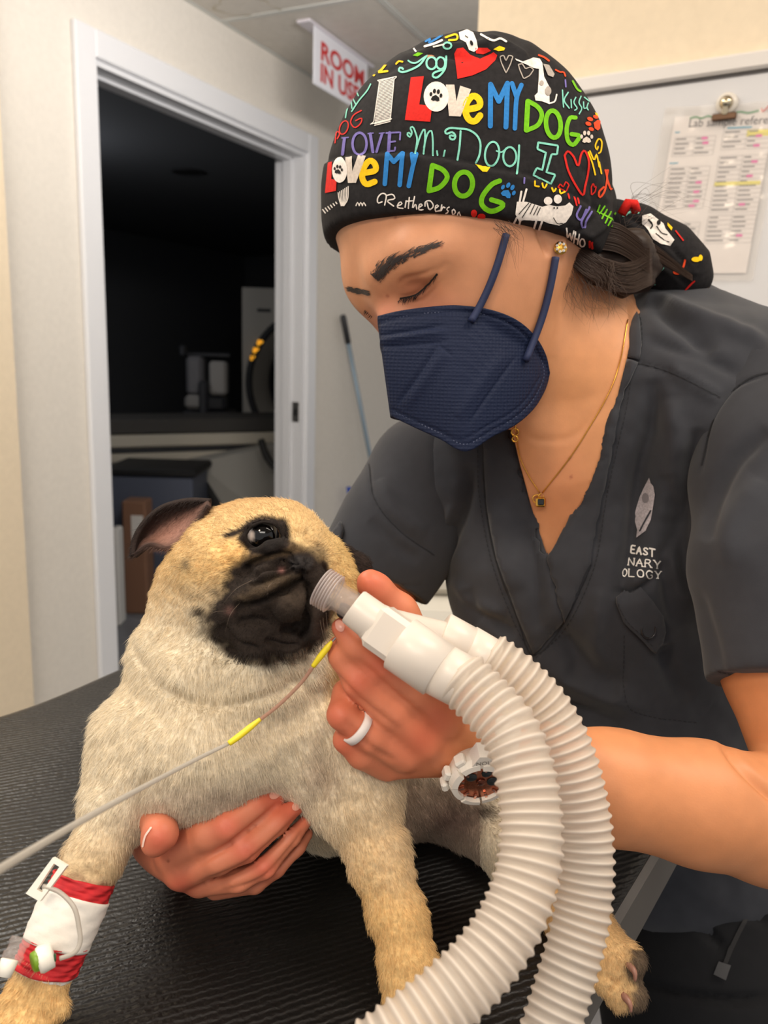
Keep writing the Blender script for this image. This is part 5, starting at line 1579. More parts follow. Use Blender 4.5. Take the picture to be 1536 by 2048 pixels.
# bezel ring in eight notched blocks
for k in range(8):
    a0 = 2 * math.pi * k / 8 + 0.05; a1 = 2 * math.pi * (k + 1) / 8 - 0.05; V = []; Fc = []
    m_ = 7
    for i in range(m_):
        g = a0 + (a1 - a0) * i / (m_ - 1)
        for r, h in ((RC * 0.80, -0.0015), (RC * 0.82, 0.0012), (RC * 1.02, 0.0006), (RC * 1.10, -0.0030)):
            V.append(wcam(r * math.cos(g), r * math.sin(g), h + (0.0008 if k % 2 else 0)))
    for i in range(m_ - 1):
        for j in range(4):
            l = (j + 1) % 4; Fc.append((i * 4 + j, (i + 1) * 4 + j, (i + 1) * 4 + l, i * 4 + l))
    Fc += [(0, 1, 2, 3), ((m_ - 1) * 4 + 3, (m_ - 1) * 4 + 2, (m_ - 1) * 4 + 1, (m_ - 1) * 4)]
    mesh_obj('bezel_block', to_world(np.array(V)), Fc, M['watchw'], watch, False)
dial = disc('dial', 0, 0, -0.0013, -0.0010, RC * 0.82, copper, watch, 48, RC * 0.81)
dk = mat('dark_subdial', (46, 52, 54), 0.3, 0.3)
for u, v, r in ((-0.0048, 0.0050, 0.0028), (0.0062, 0.0000, 0.0030), (0.0030, 0.0068, 0.0026)):
    disc('subdial', u, v, -0.0010, -0.0004, r, dk, dial, 24)
disc('hub', 0, 0.0008, -0.0010, 0.0002, 0.0024, mat('hub_copper', (120, 72, 58), 0.3, 0.9), dial, 20)
mk = mat('polished_marker', (224, 170, 150), 0.2, 0.9)
for k in range(12):
    g = 2 * math.pi * k / 12 + 0.26; r = RC * 0.70
    c = wcam(r * math.cos(g), r * math.sin(g), -0.0008); er = wx * math.cos(g) + wy * math.sin(g); et = -wx * math.sin(g) + wy * math.cos(g)
    w0 = to_world(c)[0]; f_ = lambda d: to_world(c + d)[0] - w0
    MB().box(w0, f_(er), f_(et), f_(WN), -0.0016, 0.0016, -0.0006, 0.0006, 0, 0.0008).build('hour_marker', mk, dial)
for u, v, a in ((-0.0165, 0.0052, 30), (-0.0100, 0.0140, 62), (-0.0178, -0.003, -5)):
    cbt = wcam(u, v, -0.005); w0 = to_world(cbt)[0]; f_ = lambda d: to_world(cbt + d)[0] - w0
    g = math.atan2(v, u); er = wx * math.cos(g) + wy * math.sin(g); et = -wx * math.sin(g) + wy * math.cos(g)
    MB().box(w0, f_(er), f_(et), f_(WN), -0.0015, 0.0022, -0.0030, 0.0030, -0.0032, 0.0032, 0.001).build('push_button', M['watchw'], caseo)
band('strap', P(992, 1496, 0.446), P(1065, 1522, 0.448) - P(985, 1494, 0.446), 0.0158, 0.018, 0.0022, M['watchw'], watch)
# the guard of the strap beside the dial, with its raised letters
Vg = [wcam(u, v, h) for h in (-0.009, 0.0004) for u, v in ((-0.006, 0.0128), (0.012, 0.0122), (0.010, 0.0200), (-0.001, 0.0215))]
mesh_obj('strap_guard', to_world(np.array(Vg)), [(0, 1, 2, 3), (7, 6, 5, 4), (0, 4, 5, 1), (1, 5, 6, 2), (2, 6, 7, 3), (3, 7, 4, 0)], M['watchw'], watch, False)

# ------------------------------------------------------------------ catheter line in front of the chest
yel = mat('bright_yellow_plastic', (244, 220, 40), 0.4)
line = thing('catheter_line', 'thin clear catheter line with two yellow sleeves across the chest', 'tube', to_world(P(0, 1745, 0.24))[0])
pinkc = mat('pinkish_clear_tube', (206, 160, 138), 0.25, spec=0.6); milky(pinkc, 0.35, 0.3)
clearw = mat('whitish_clear_tube', (206, 200, 190), 0.25, spec=0.6); milky(clearw, 0.25, 0.3)
cam_tube('steel_lead', [P(690, 1250, 0.399), P(676, 1270, 0.3995), P(660, 1288, 0.400)], 0.0005, steel, line, 8)
cam_tube('yellow_sleeve', [P(664, 1282, 0.400), P(655, 1295, 0.400), P(640, 1314, 0.400), P(626, 1333, 0.401)], [0.0007, 0.0016, 0.0016, 0.0012], yel, line, 12)
cam_tube('pink_section', [P(627, 1332, 0.401), P(602, 1366, 0.402), P(560, 1408, 0.403), P(518, 1441, 0.403)], 0.0009, pinkc, line, 10)
cam_tube('yellow_sleeve', [P(521, 1438, 0.403), P(500, 1455, 0.402), P(476, 1474, 0.400), P(458, 1487, 0.399)], [0.0010, 0.0016, 0.0016, 0.0014], yel, line, 12)
cam_tube('clear_section', [P(458, 1487, 0.399), P(400, 1515, 0.385), P(300, 1567, 0.350), P(180, 1632, 0.310), P(60, 1702, 0.27), P(-60, 1775, 0.235)], [0.0009, 0.0010, 0.0011, 0.0013, 0.0014, 0.0015], clearw, line, 12)

# ------------------------------------------------------------------ bandage and drip port on the foreleg
def leg_wrap(name, m, parent, t0, t1, extra, lumps=0.0003, skew=0.0, seed=1):
    """a band wrapped round the bandaged foreleg between two places on its axis"""
    ax_pts = [P(188, 1715, 0.425), P(133, 1838, 0.412), P(86, 1950, 0.402)]
    ax_ = smooth_path(ax_pts, 20); s = np.linspace(0, 1, len(ax_))
    r = np.random.default_rng(seed)
    n, k = 48, 18; V = []
    tv, N, B = frames(ax_)
    for i in range(k):
        for j in range(n):
            g = 2 * math.pi * j / n
            t = t0 + (t1 - t0) * i / (k - 1) + skew * math.sin(g + 0.6)
            t = min(max(t, 0), 1)
            c = np.array([np.interp(t, s, ax_[:, d]) for d in range(3)])
            kk = int(t * (len(ax_) - 1))
            rr = np.interp(t, [0, 0.5, 1], [0.01435, 0.01385, 0.0130]) + extra + lumps * math.sin(i * 2.1 + 1.7 * math.sin(g * 2)) + 0.0002 * math.sin(7 * g + i)
            V.append(c + rr * (N[kk] * math.cos(g) + B[kk] * math.sin(g)))
    V = np.array(V); fi = np.arange(n * k).reshape(k, n); nx = np.roll(fi, -1, 1)
    Q = np.stack([fi[:-1], nx[:-1], nx[1:], fi[1:]], -1).reshape(-1, 4)
    o = mesh_obj(name, to_world(V), Q.astype(np.int32), m, parent)
    sm = o.modifiers.new('thickness', 'SOLIDIFY'); sm.thickness = 0.0012; sm.offset = 0
    return o
bnd = thing('leg_bandage', 'red and white bandage wrapped round the pug foreleg', 'bandage', to_world(P(86, 1950, 0.402))[0])
redb = mat('red_cohesive_wrap', (196, 34, 40), 0.75)
nt = redb.node_tree; tc = nt.nodes.new('ShaderNodeTexCoord'); wv = nt.nodes.new('ShaderNodeTexWave'); wv.inputs['Scale'].default_value = 60; wv.inputs['Distortion'].default_value = 4; wv.bands_direction = 'Z'
bp = nt.nodes.new('ShaderNodeBump'); bp.inputs['Strength'].default_value = 0.7; bp.inputs['Distance'].default_value = 0.001
nt.links.new(tc.outputs['Object'], wv.inputs['Vector']); nt.links.new(wv.outputs[1], bp.inputs['Height']); nt.links.new(bp.outputs[0], nt.nodes['Principled BSDF'].inputs['Normal'])
add_noise(redb, 200, 0.15)
tape = add_noise(mat('white_cloth_tape', (236, 230, 220), 0.8), 60, 0.04, 0.2, 300, 0.001)
leg_wrap('white_tape', tape, bnd, 0.30, 0.72, 0.0023, 0.0001, 0.02)
leg_wrap('red_wrap', redb, bnd, 0.17, 0.40, 0.0010, 0.0004, 0.03)
leg_wrap('red_wrap', redb, bnd, 0.68, 0.96, 0.0018, 0.0005, 0.04, 3)
leg_wrap('white_tape', tape, bnd, 0.90, 1.0, 0.0007, 0.0001, 0.05, 4)
ivc = thing('drip_port', 'white slide clamp, thin line and green capped port taped on the bandaged leg', 'drip port', to_world(P(70, 1925, 0.38))[0])
whp = mat('white_hard_plastic', (236, 230, 218), 0.4)
# slide clamp: a flat plate with a keyhole slot
cl = [(108, 1714), (136, 1731), (82, 1802), (54, 1786)]; slot = [(110, 1726), (121, 1733), (86, 1784), (76, 1778)]
V2 = cl + slot
Vc = np.array([P(p[0], p[1], 0.396 - 0.00006 * (p[1] - 1714)) for p in V2])
co = mesh_obj('slide_clamp', to_world(Vc), [(i, (i + 1) % 4, 4 + (i + 1) % 4, 4 + i) for i in range(4)], whp, ivc, False); sm = co.modifiers.new('thickness', 'SOLIDIFY'); sm.thickness = 0.003; sm.offset = 0
cam_tube('extension_line', [P(86, 1772, 0.392), P(120, 1785, 0.391), P(148, 1815, 0.388), P(158, 1855, 0.386), P(160, 1885, 0.384), P(148, 1906, 0.382), P(120, 1917, 0.381)], 0.0011, clearw, ivc, 10)
lathe_cam('white_hub', P(108, 1908, 0.383), P(76, 1922, 0.380), [(0, 0.003), (0.1, 0.0056), (0.8, 0.0062), (1, 0.0056)], whp, ivc, 24)
grn = mat('green_port_cap', (116, 150, 34), 0.35); dgr = mat('dark_green_connector', (50, 92, 60), 0.4)
lathe_cam('green_cap', P(82, 1918, 0.380), P(64, 1926, 0.3775), [(0, 0.0046), (0.1, 0.0050), (0.9, 0.0044), (1, 0.0038)], grn, ivc, 18)
lathe_cam('green_connector', P(96, 1918, 0.380), P(112, 1915, 0.381), [(0, 0.0018), (0.5, 0.0022), (1, 0.0016)], dgr, ivc, 14)
lathe_cam('clear_valve', P(44, 1875, 0.384), P(20, 1925, 0.378), [(0, 0.003), (0.05, 0.0046), (0.25, 0.0050), (0.3, 0.0042), (0.6, 0.0042), (0.65, 0.0050), (1, 0.0046)], M['clear'], ivc, 24)
lathe_cam('white_cap', P(20, 1918, 0.377), P(6, 1958, 0.373), [(0, 0.0034), (0.05, 0.0040), (0.9, 0.0032), (0.92, 0.0024), (0.8, 0.0020)], whp, ivc, 22)

# ------------------------------------------------------------------ pale seat pad beyond the table
stool = thing('padded_seat', 'pale grey padded seat showing between sleeve and scrub top', 'seat', (lambda q: q * [1, 1, 0])(to_world(P(880, 1222, 1.12))[0]))
sq = to_world(P(880, 1232, 1.12))[0]
padm = mat('pale_grey_vinyl_pad', (196, 192, 182), 0.5)
MB().box([sq[0], sq[1], 0], (1, 0, 0), (0, 1, 0), UPZ, -0.14, 0.12, -0.06, 0.14, sq[2] - 0.10, sq[2] + 0.02, 0.02).build('cushion', padm, stool)
MB().box([sq[0], sq[1], 0], (1, 0, 0), (0, 1, 0), UPZ, -0.13, 0.11, 0.02, 0.13, sq[2] + 0.02, sq[2] + 0.055, 0.012).build('back_pad', padm, stool)
MB().box([sq[0], sq[1], 0], (1, 0, 0), (0, 1, 0), UPZ, -0.05, 0.05, -0.05, 0.05, 0.03, sq[2] - 0.10).build('post', steel, stool)
MB().box([sq[0], sq[1], 0], (1, 0, 0), (0, 1, 0), UPZ, -0.14, 0.12, -0.06, 0.14, 0.0, 0.03, 0.01).build('base', steel, stool)
# ------------------------------------------------------------------ printed cotton of the cap, embroidery, stitching
def ink(name, rgb): return add_noise(mat(name, rgb, 0.8, spec=0.2), 500, 0.12)
INK = {k: ink('print_' + k, c) for k, c in dict(red=(214, 38, 30), white=(236, 226, 216), cream=(214, 200, 186), yellow=(244, 196, 20), blue=(44, 122, 190), green=(112, 186, 22), teal=(132, 208, 186), purple=(122, 110, 176), orange=(226, 74, 34), grey=(170, 160, 150), black=(24, 22, 22)).items()}
def c3(*p): return np.array([(640 + a / 4.8, 60 + b / 4.8) for a, b in p])
def c4(*p): return np.array([(940 + a / 4.453, 60 + b / 4.453) for a, b in p])
def ell2(cx, cy, rx, ry, n=26, rot=0):
    r = math.radians(rot)
    return np.array([(cx + rx * math.cos(t) * math.cos(r) - ry * math.sin(t) * math.sin(r), cy + rx * math.cos(t) * math.sin(r) + ry * math.sin(t) * math.cos(r)) for t in np.linspace(0, 2 * math.pi, n, endpoint=False)])
def loop(L): L = np.asarray(L); return np.vstack([L, L[:1]])
def st(pts, w, sm=True, end=None): return stroke_2d(smooth_path(pts, 7) if sm and len(pts) > 2 else np.asarray(pts, float), w, 3.5, end)
def put(name, col, shapes, lift=0.0005, skin=None, parent=None):
    return on_skin(name, skin or skin_cap, shapes, INK[col] if isinstance(col, str) else col, parent or cap, lift)
def paw(cx, cy, s, col, rot=0, lift=0.0006):
    r = math.radians(rot); R = lambda u, v: (cx + s * (u * math.cos(r) - v * math.sin(r)), cy + s * (u * math.sin(r) + v * math.cos(r)))
    sh = [fill_2d([[R(-0.62, 0.62), R(-0.5, 0.2), R(0, -0.12), R(0.5, 0.2), R(0.62, 0.62), R(0.3, 0.78), R(0, 0.66), R(-0.3, 0.78)]], 4)]
    for u, v, a, b in ((-0.72, -0.12, .2, .3), (-0.28, -0.62, .22, .34), (0.28, -0.62, .22, .34), (0.72, -0.12, .2, .3)):
        c = R(u, v); sh.append(fill_2d([ell2(c[0], c[1], a * s, b * s, 14, rot)], 4))
    put('paw_print', col, sh, lift)

# bold words of the crown
Lh = c3((555, 490), (745, 450), (715, 478), (680, 855), (697, 858), (485, 908), (520, 888), (575, 500))
hat = [st(loop(Lh), 1.6, False)]
for k in range(30):
    a = 500 + k * 13; y0 = np.interp(a, [490, 900], [60 + 490 / 4.8, 60 + 905 / 4.8])
    yy = 60 + (470 + k * 14.5) / 4.8
    hat.append(stroke_2d(np.array([(640 + (575 - k * 1.7) / 4.8, yy + 6), (640 + (712 - k * 1.1) / 4.8, yy - 2)]), 1.7))
put('printed_letter', 'white', hat)
put('printed_letter', 'red', [fill_2d([c3((875, 460), (1000, 448), (955, 720), (1078, 735), (1060, 885), (818, 868))], 5)])
put('printed_letter', 'white', [fill_2d([ell2(640 + 1118 / 4.8, 60 + 645 / 4.8, 25, 30)], 5)], 0.0006)
paw(640 + 1115 / 4.8, 60 + 640 / 4.8, 14, 'black', 8, 0.0009)
put('printed_letter', 'cream', [fill_2d([c3((1210, 530), (1290, 530), (1310, 690), (1345, 540), (1450, 575), (1350, 835), (1240, 830))], 5)])
put('printed_letter', 'yellow', [st(np.array([(936, 220), (958, 214), (958, 200), (946, 193), (934, 206), (931, 224), (938, 240), (950, 243), (960, 232)]), 13)])
put('printed_word', 'blue', [st(c4((182, 490), (180, 858)), 10), st(c4((182, 490), (255, 640)), 10), st(c4((255, 640), (332, 480)), 10), st(c4((332, 480), (318, 868)), 10), st(c4((372, 480), (415, 610)), 9), st(c4((455, 495), (412, 620), (397, 880)), 9)])
put('printed_word', 'green', [st(c4((512, 640), (498, 895)), 10), st(c4((515, 638), (600, 690), (636, 760), (600, 850), (500, 898)), 9), st(loop(ell2(940 + 738 / 4.453, 60 + 842 / 4.453, 14.5, 27, 24, -6)), 9), st(c4((935, 785), (885, 790), (856, 880), (866, 985), (912, 1025), (952, 985), (968, 945), (900, 930)), 8.5)])
# crown, upper row
put('printed_word', 'yellow', [st(c3((520, 440), (560, 360), (640, 260), (690, 200), (700, 240), (600, 380), (560, 410), (650, 400)), 4.5), st(c3((490, 440), (540, 380)), 4), st(c3((735, 330), (760, 305), (795, 310)), 3.5), st(c3((705, 190), (730, 178)), 4)])
put('printed_word', 'teal', [st(c3((850, 300), (880, 320), (930, 320), (1000, 270), (1030, 250)), 3.2), st(c3((1020, 260), (960, 340), (880, 385), (800, 410), (760, 395), (775, 365), (800, 380)), 4), st(loop(ell2(640 + 1072 / 4.8, 60 + 325 / 4.8, 10, 12)), 4), st(loop(ell2(640 + 1160 / 4.8, 60 + 325 / 4.8, 9, 12)), 4), st(c3((1215, 255), (1200, 380), (1130, 460), (1085, 450), (1100, 415), (1190, 385)), 4), st(loop(ell2(640 + 1225 / 4.8, 60 + 155 / 4.8, 8, 6)), 3.5)])
put('heart_print', 'red', [fill_2d([[(909, 108), (914, 98), (926, 96), (940, 110), (960, 119), (975, 112), (987, 105), (994, 111), (990, 122), (972, 140), (945, 152), (915, 159)]], 5), fill_2d([[(950, 96), (975, 96), (982, 102), (966, 110), (952, 108)]], 5)])
put('dog_print', 'white', [fill_2d([[(918, 66), (934, 60), (946, 66), (953, 82), (956, 98), (948, 105), (938, 101), (932, 86), (920, 80)]], 4), st([(962, 70), (985, 82), (1000, 78), (1012, 84)], 4)])
put('dog_print', 'black', [fill_2d([ell2(943, 88, 3, 5, 10, -20)], 3), st([(930, 74), (936, 78)], 1.6, False)], 0.0009)
put('bone_print', 'white', [st([(808, 98), (822, 92), (832, 104)], 3.5), st([(850, 94), (870, 88), (884, 82)], 4.5), st([(868, 94), (888, 90)], 3)])
put('printed_letter', 'blue', [st([(852, 84), (862, 78), (858, 88), (884, 72)], 4, False)])
put('printed_letter', 'yellow', [st([(892, 76), (912, 70), (914, 80), (898, 82)], 4)])
put('leaf_print', 'green', [fill_2d([[(826, 112), (836, 106), (846, 108), (836, 114)]], 4)])
put('drop_print', 'yellow', [fill_2d([[(987, 99), (998, 93), (1010, 97), (1008, 102), (996, 103)]], 4)])
put('heart_print', 'grey', [st(loop(c4((265, 240), (300, 230), (320, 280), (345, 230), (382, 240), (360, 310), (320, 388), (282, 310))), 2.2, False)])
put('heart_print', 'grey', [st(loop(c4((430, 312), (465, 305), (490, 352), (530, 332), (562, 358), (530, 410), (475, 440), (450, 380))), 2.2, False)])
put('dog_print', 'white', [fill_2d([c4((400, 258), (470, 285), (560, 250), (620, 262), (642, 300), (658, 420), (700, 505), (706, 666), (640, 640), (580, 632), (572, 590), (600, 560), (612, 352), (560, 342), (500, 312), (412, 276))], 5), st(c4((710, 655), (750, 640), (768, 580)), 3)])
put('dog_print', 'grey', [fill_2d([c4((648, 310), (700, 320), (748, 400), (735, 428), (690, 410))], 5), fill_2d([ell2(940 + 690 / 4.453, 60 + 550 / 4.453, 6, 9)], 4), fill_2d([ell2(940 + 632 / 4.453, 60 + 480 / 4.453, 4, 5)], 4)], 0.0008)
put('scribble_print', 'orange', [st(c4((610, 230), (660, 250), (700, 280)), 3.5), st(c4((760, 360), (800, 380), (830, 380), (845, 415)), 3)])
put('printed_letter', 'purple', [st(c4((845, 450), (850, 510)), 3, False)]); put('leaf_print', 'green', [st(c4((910, 460), (950, 530), (980, 550)), 4)])
put('printed_word', 'teal', [st(c4((820, 540), (828, 690)), 2.6), st(c4((870, 560), (835, 630), (880, 700)), 2.6), st(c4((895, 620), (900, 700)), 2.4), st(c4((940, 600), (920, 650), (950, 700), (925, 720)), 2.4), st(c4((985, 590), (965, 650), (990, 700), (965, 755)), 2.4), st(c4((1005, 640), (1010, 700), (1040, 690)), 2.4), st(c4((1050, 650), (1035, 690), (1050, 720)), 2.4), st(c4((1010, 600), (1060, 640)), 2.4)])
paw(940 + 1032 / 4.453, 60 + 960 / 4.453, 14, 'cream', 0); paw(940 + 1102 / 4.453, 60 + 835 / 4.453, 18, 'orange', -70)
put('drop_print', 'yellow', [fill_2d([c4((1100, 720), (1120, 710), (1138, 780), (1125, 790))], 4)])
put('printed_letter', 'white', [st(c4((1205, 890), (1230, 880), (1245, 950), (1235, 1010)), 2), st(c4((1200, 800), (1210, 860)), 2)])
# crown, lower row
put('printed_word', 'teal', [st(c3((355, 590), (375, 640)), 2.4, False), st(c3((490, 525), (455, 590), (380, 680), (310, 785)), 2.6), st(c3((250, 850), (262, 780), (300, 680), (312, 760)), 2.4), st(c3((320, 660), (350, 720)), 2.4, False)])
put('printed_word', 'red', [st(c3((405, 775), (330, 820), (300, 890), (340, 940), (395, 900), (405, 850), (345, 875)), 2.4), st(loop(ell2(640 + 235 / 4.8, 60 + 940 / 4.8, 8, 14, 20, 20)), 2.4), st(c3((150, 1090), (165, 980), (195, 1000), (170, 1050)), 2.4)])
put('printed_word', 'purple', [st(c3((240, 1045), (222, 1195)), 6), st(c3((212, 1040), (282, 1034)), 2.5, False), st(loop(ell2(640 + 385 / 4.8, 60 + 1095 / 4.8, 14, 22)), 5), st(c3((488, 1000), (512, 1175)), 6), st(c3((600, 1000), (545, 1175)), 5), st(c3((462, 998), (520, 992)), 2.5, False), st(c3((570, 996), (625, 990)), 2.5, False), st(c3((672, 990), (662, 1170)), 6.5), st(c3((640, 992), (775, 985), (770, 1055)), 3.5, False), st(c3((672, 1080), (725, 1072)), 3.5, False), st(c3((650, 1170), (722, 1160), (725, 1130)), 3.5, False)])
put('printed_word', 'teal', [st(c3((868, 1000), (850, 985), (842, 1010), (868, 1030), (885, 985), (870, 945), (895, 935), (920, 990), (935, 1060), (915, 1190)), 3.4), st(c3((925, 1150), (965, 1020), (1005, 955), (1010, 1060), (995, 1195)), 3.4), st(c3((1000, 1130), (1030, 1010), (1070, 970), (1085, 1060), (1085, 1210)), 3.4), st(c3((1125, 1165), (1130, 1205)), 3.4, False), st(c3((1200, 1160), (1188, 1215)), 3.4, False)])
put('printed_word', 'teal', [st(c3((1280, 1020), (1250, 1015), (1250, 1045), (1285, 1055), (1300, 1020), (1270, 985), (1215, 1000), (1205, 970), (1250, 945), (1330, 950), (1420, 960), (1500, 1010), (1538, 1090), (1530, 1200), (1495, 1280)), 4), st(c3((1350, 975), (1340, 1120), (1320, 1250)), 4), st(loop(ell2(940 + 195 / 4.453, 60 + 1105 / 4.453, 14, 24, 24, 8)), 4), st(c4((235, 1080), (280, 1090), (330, 1050)), 3), st(loop(ell2(940 + 352 / 4.453, 60 + 1130 / 4.453, 13, 19)), 4), st(c4((435, 1030), (430, 1150), (415, 1285)), 4)])
put('printed_letter', 'teal', [st(loop(c4((605, 1005), (780, 1032), (770, 1110), (722, 1108), (676, 1268), (756, 1290), (716, 1370), (560, 1292), (592, 1230), (640, 1248), (672, 1095), (596, 1062))), 4, False)])
put('heart_print', 'red', [st(loop(c4((838, 1120), (868, 1082), (918, 1130), (958, 1212), (984, 1112), (1016, 1078), (1052, 1160), (1048, 1270), (1020, 1390), (1000, 1470), (930, 1372), (870, 1250))), 4)])
for h in (((780, 1400), (800, 1370), (825, 1400), (850, 1350), (878, 1380), (850, 1440)), ((1075, 1400), (1092, 1362), (1105, 1400), (1120, 1390), (1110, 1440), (1075, 1472))): put('heart_print', 'red', [st(loop(c4(*h)), 2.6, False)])
put('printed_word', 'yellow', [st(c4((1048, 1090), (1085, 1190), (1110, 1290)), 3), st(c4((1062, 1080), (1100, 1160), (1120, 1110), (1145, 1220)), 3), st(c4((1135, 1040), (1125, 1070), (1110, 1030), (1140, 970), (1168, 1000), (1160, 1080), (1140, 1100)), 3), st(c4((1145, 1180), (1165, 1280)), 3)])
put('printed_word', 'orange', [st(c4((1200, 1250), (1215, 1330), (1190, 1440), (1150, 1490), (1145, 1440), (1185, 1400)), 4), st(c4((1215, 1330), (1250, 1420), (1270, 1380)), 4), st(c4((1270, 1330), (1290, 1420), (1325, 1440)), 4), st(c4((1205, 1260), (1225, 1240), (1215, 1300)), 3)])
# turned-up band
put('printed_letter', 'red', [fill_2d([c3((82, 1278), (122, 1266), (116, 1432), (166, 1442), (160, 1545), (55, 1566))], 5)], 0.0006)
put('printed_letter', 'white', [fill_2d([ell2(640 + 198 / 4.8, 60 + 1348 / 4.8, 15, 25)], 5)], 0.0008); paw(640 + 188 / 4.8, 60 + 1345 / 4.8, 10, 'black', 10, 0.0012)
put('printed_letter', 'cream', [fill_2d([c3((248, 1228), (310, 1218), (316, 1360), (370, 1205), (446, 1212), (352, 1468), (275, 1470))], 5)], 0.0006)
put('printed_letter', 'yellow', [st(c3((425, 1375), (535, 1350), (530, 1285), (480, 1258), (425, 1330), (412, 1420), (452, 1482), (530, 1458)), 12)], 0.0006)
put('printed_word', 'blue', [st(c3((648, 1195), (626, 1480)), 9), st(c3((648, 1195), (712, 1268)), 9), st(c3((712, 1268), (795, 1185)), 9), st(c3((795, 1185), (768, 1490)), 9), st(c3((885, 1195), (900, 1290)), 9), st(c3((925, 1195), (890, 1330), (855, 1500)), 9)])
put('printed_word', 'green', [st(c3((1080, 1305), (1048, 1540)), 10), st(c3((1082, 1302), (1180, 1345), (1222, 1420), (1150, 1510), (1048, 1545)), 10), st(loop(ell2(640 + 1378 / 4.8, 60 + 1480 / 4.8, 18, 24, 24, 6)), 10), st(c4((262, 1345), (190, 1380), (112, 1480), (108, 1560), (180, 1612), (262, 1590), (290, 1548), (190, 1512)), 10)])
paw(940 + 335 / 4.453, 60 + 1435 / 4.453, 17, 'blue', 28)
put('dog_print', 'white', [fill_2d([c4((415, 1530), (500, 1530), (640, 1575), (700, 1558), (770, 1572), (845, 1562), (880, 1535), (916, 1572), (900, 1642), (850, 1712), (790, 1740), (700, 1720), (650, 1700), (480, 1690), (440, 1700), (402, 1640))], 5), fill_2d([ell2(940 + 692 / 4.453, 60 + 1522 / 4.453, 8.5, 8)], 4), fill_2d([ell2(940 + 778 / 4.453, 60 + 1506 / 4.453, 8, 9)], 4)] + [st(c4(*p), 4, False) for p in (((415, 1670), (385, 1730)), ((450, 1690), (435, 1750)), ((590, 1690), (570, 1765)), ((640, 1700), (615, 1775)), ((440, 1530), (455, 1440)), ((470, 1530), (500, 1420)))])
put('dog_print', 'black', [st(c4(*p), 1.6, False) for p in (((430, 1640), (520, 1540)), ((460, 1670), (540, 1545)), ((530, 1640), (570, 1555)), ((560, 1650), (600, 1570)), ((590, 1650), (622, 1580)))] + [st(c4((735, 1670), (770, 1720), (820, 1720)), 1.5)] + [fill_2d([ell2(940 + a / 4.453, 60 + 1585 / 4.453, 1.6, 2, 8)], 3) for a in (742, 770)], 0.0009)
put('printed_word', 'purple', [st(c4((980, 1570), (945, 1650), (985, 1690), (1030, 1600)), 4), st(c4((1060, 1580), (990, 1700), (1000, 1760)), 4), st(c4((1080, 1620), (1030, 1700), (1020, 1760)), 4)])
put('printed_word', 'green', [st(c4(*p), 3) for p in (((1150, 1560), (1130, 1620)), ((1195, 1570), (1150, 1640)), ((1215, 1600), (1170, 1680)), ((1250, 1620), (1200, 1720)), ((1290, 1630), (1225, 1740)), ((1315, 1660), (1260, 1750)), ((1140, 1625), (1290, 1700)))])
put('printed_word', 'white', [st(c4((855, 1765), (870, 1850), (890, 1800), (905, 1870), (920, 1790)), 3, False), st(c4((935, 1800), (925, 1890)), 3, False), st(c4((970, 1820), (958, 1900)), 3, False), st(c4((930, 1850), (965, 1862)), 3, False), st(loop(ell2(940 + 1000 / 4.453, 60 + 1890 / 4.453, 5, 8)), 3)])
put('scribble_print', 'red', [st(c4((1065, 1880), (1068, 1930)), 4, False), st(c4((1085, 1890), (1090, 1940)), 4, False)])
put('printed_word', 'yellow', [st(c4((575, 1350), (575, 1390), (610, 1395)), 3.4, False), st(c4((640, 1370), (655, 1410), (680, 1380)), 3.4), st(c4((725, 1410), (742, 1445), (760, 1420)), 3.4, False), st(c4((795, 1430), (800, 1460), (840, 1445)), 3.4, False)])
put('scribble_print', 'red', [st(c4((870, 1460), (880, 1500)), 3.4, False), st(c4((925, 1490), (945, 1560)), 3.4, False), st(c4((955, 1495), (965, 1545)), 3.4, False)])
put('printed_letter', 'purple', [st(c4((482, 1320), (480, 1365)), 3.4, False)])
put('drop_print', 'yellow', [fill_2d([c4((45, 1200), (180, 1228), (150, 1265), (110, 1262))], 5)])
put('bow_print', 'red', [fill_2d([ell2(948, 426, 6, 7)], 4), fill_2d([ell2(963, 432, 8, 6)], 4)])
put('printed_word', 'white', [st(c3(*p), 2.6) for p in (((600, 1650), (560, 1660), (560, 1610), (600, 1570), (640, 1590), (625, 1680)), ((640, 1590), (700, 1580), (720, 1620), (650, 1640), (710, 1690)), ((745, 1690), (790, 1670), (770, 1650), (745, 1700), (800, 1710)), ((830, 1640), (820, 1700)), ((860, 1610), (850, 1710)), ((835, 1645), (890, 1640)), ((910, 1600), (890, 1710), (920, 1670), (930, 1715)), ((955, 1700), (985, 1680), (960, 1670), (950, 1720), (990, 1722)), ((1010, 1690), (1015, 1650), (1060, 1640), (1090, 1690), (1050, 1720), (1030, 1660)), ((1110, 1710), (1140, 1690), (1115, 1680), (1110, 1735), (1150, 1730)), ((1170, 1680), (1160, 1740), (1180, 1700), (1200, 1705)), ((1240, 1700), (1215, 1715), (1235, 1740), (1210, 1755)), ((1270, 1730), (1290, 1720), (1300, 1750), (1275, 1765), (1270, 1730)), ((1320, 1770), (1335, 1740), (1350, 1775)))])
put('scribble_print', 'white', [st(c3((180 + 16 * k, 1560 - 10 * k), (188 + 14 * k, 1620), (210 + 4 * k, 1690)), 1.8) for k in range(7)] + [st(c3((350 + 30 * k, 1690), (365 + 30 * k, 1655), (385 + 30 * k, 1690)), 2.2) for k in range(3)] + [st(c3((30 + 25 * k, 1720 - 14 * k), (60 + 22 * k, 1760 - 18 * k)), 2.2, False) for k in range(6)])
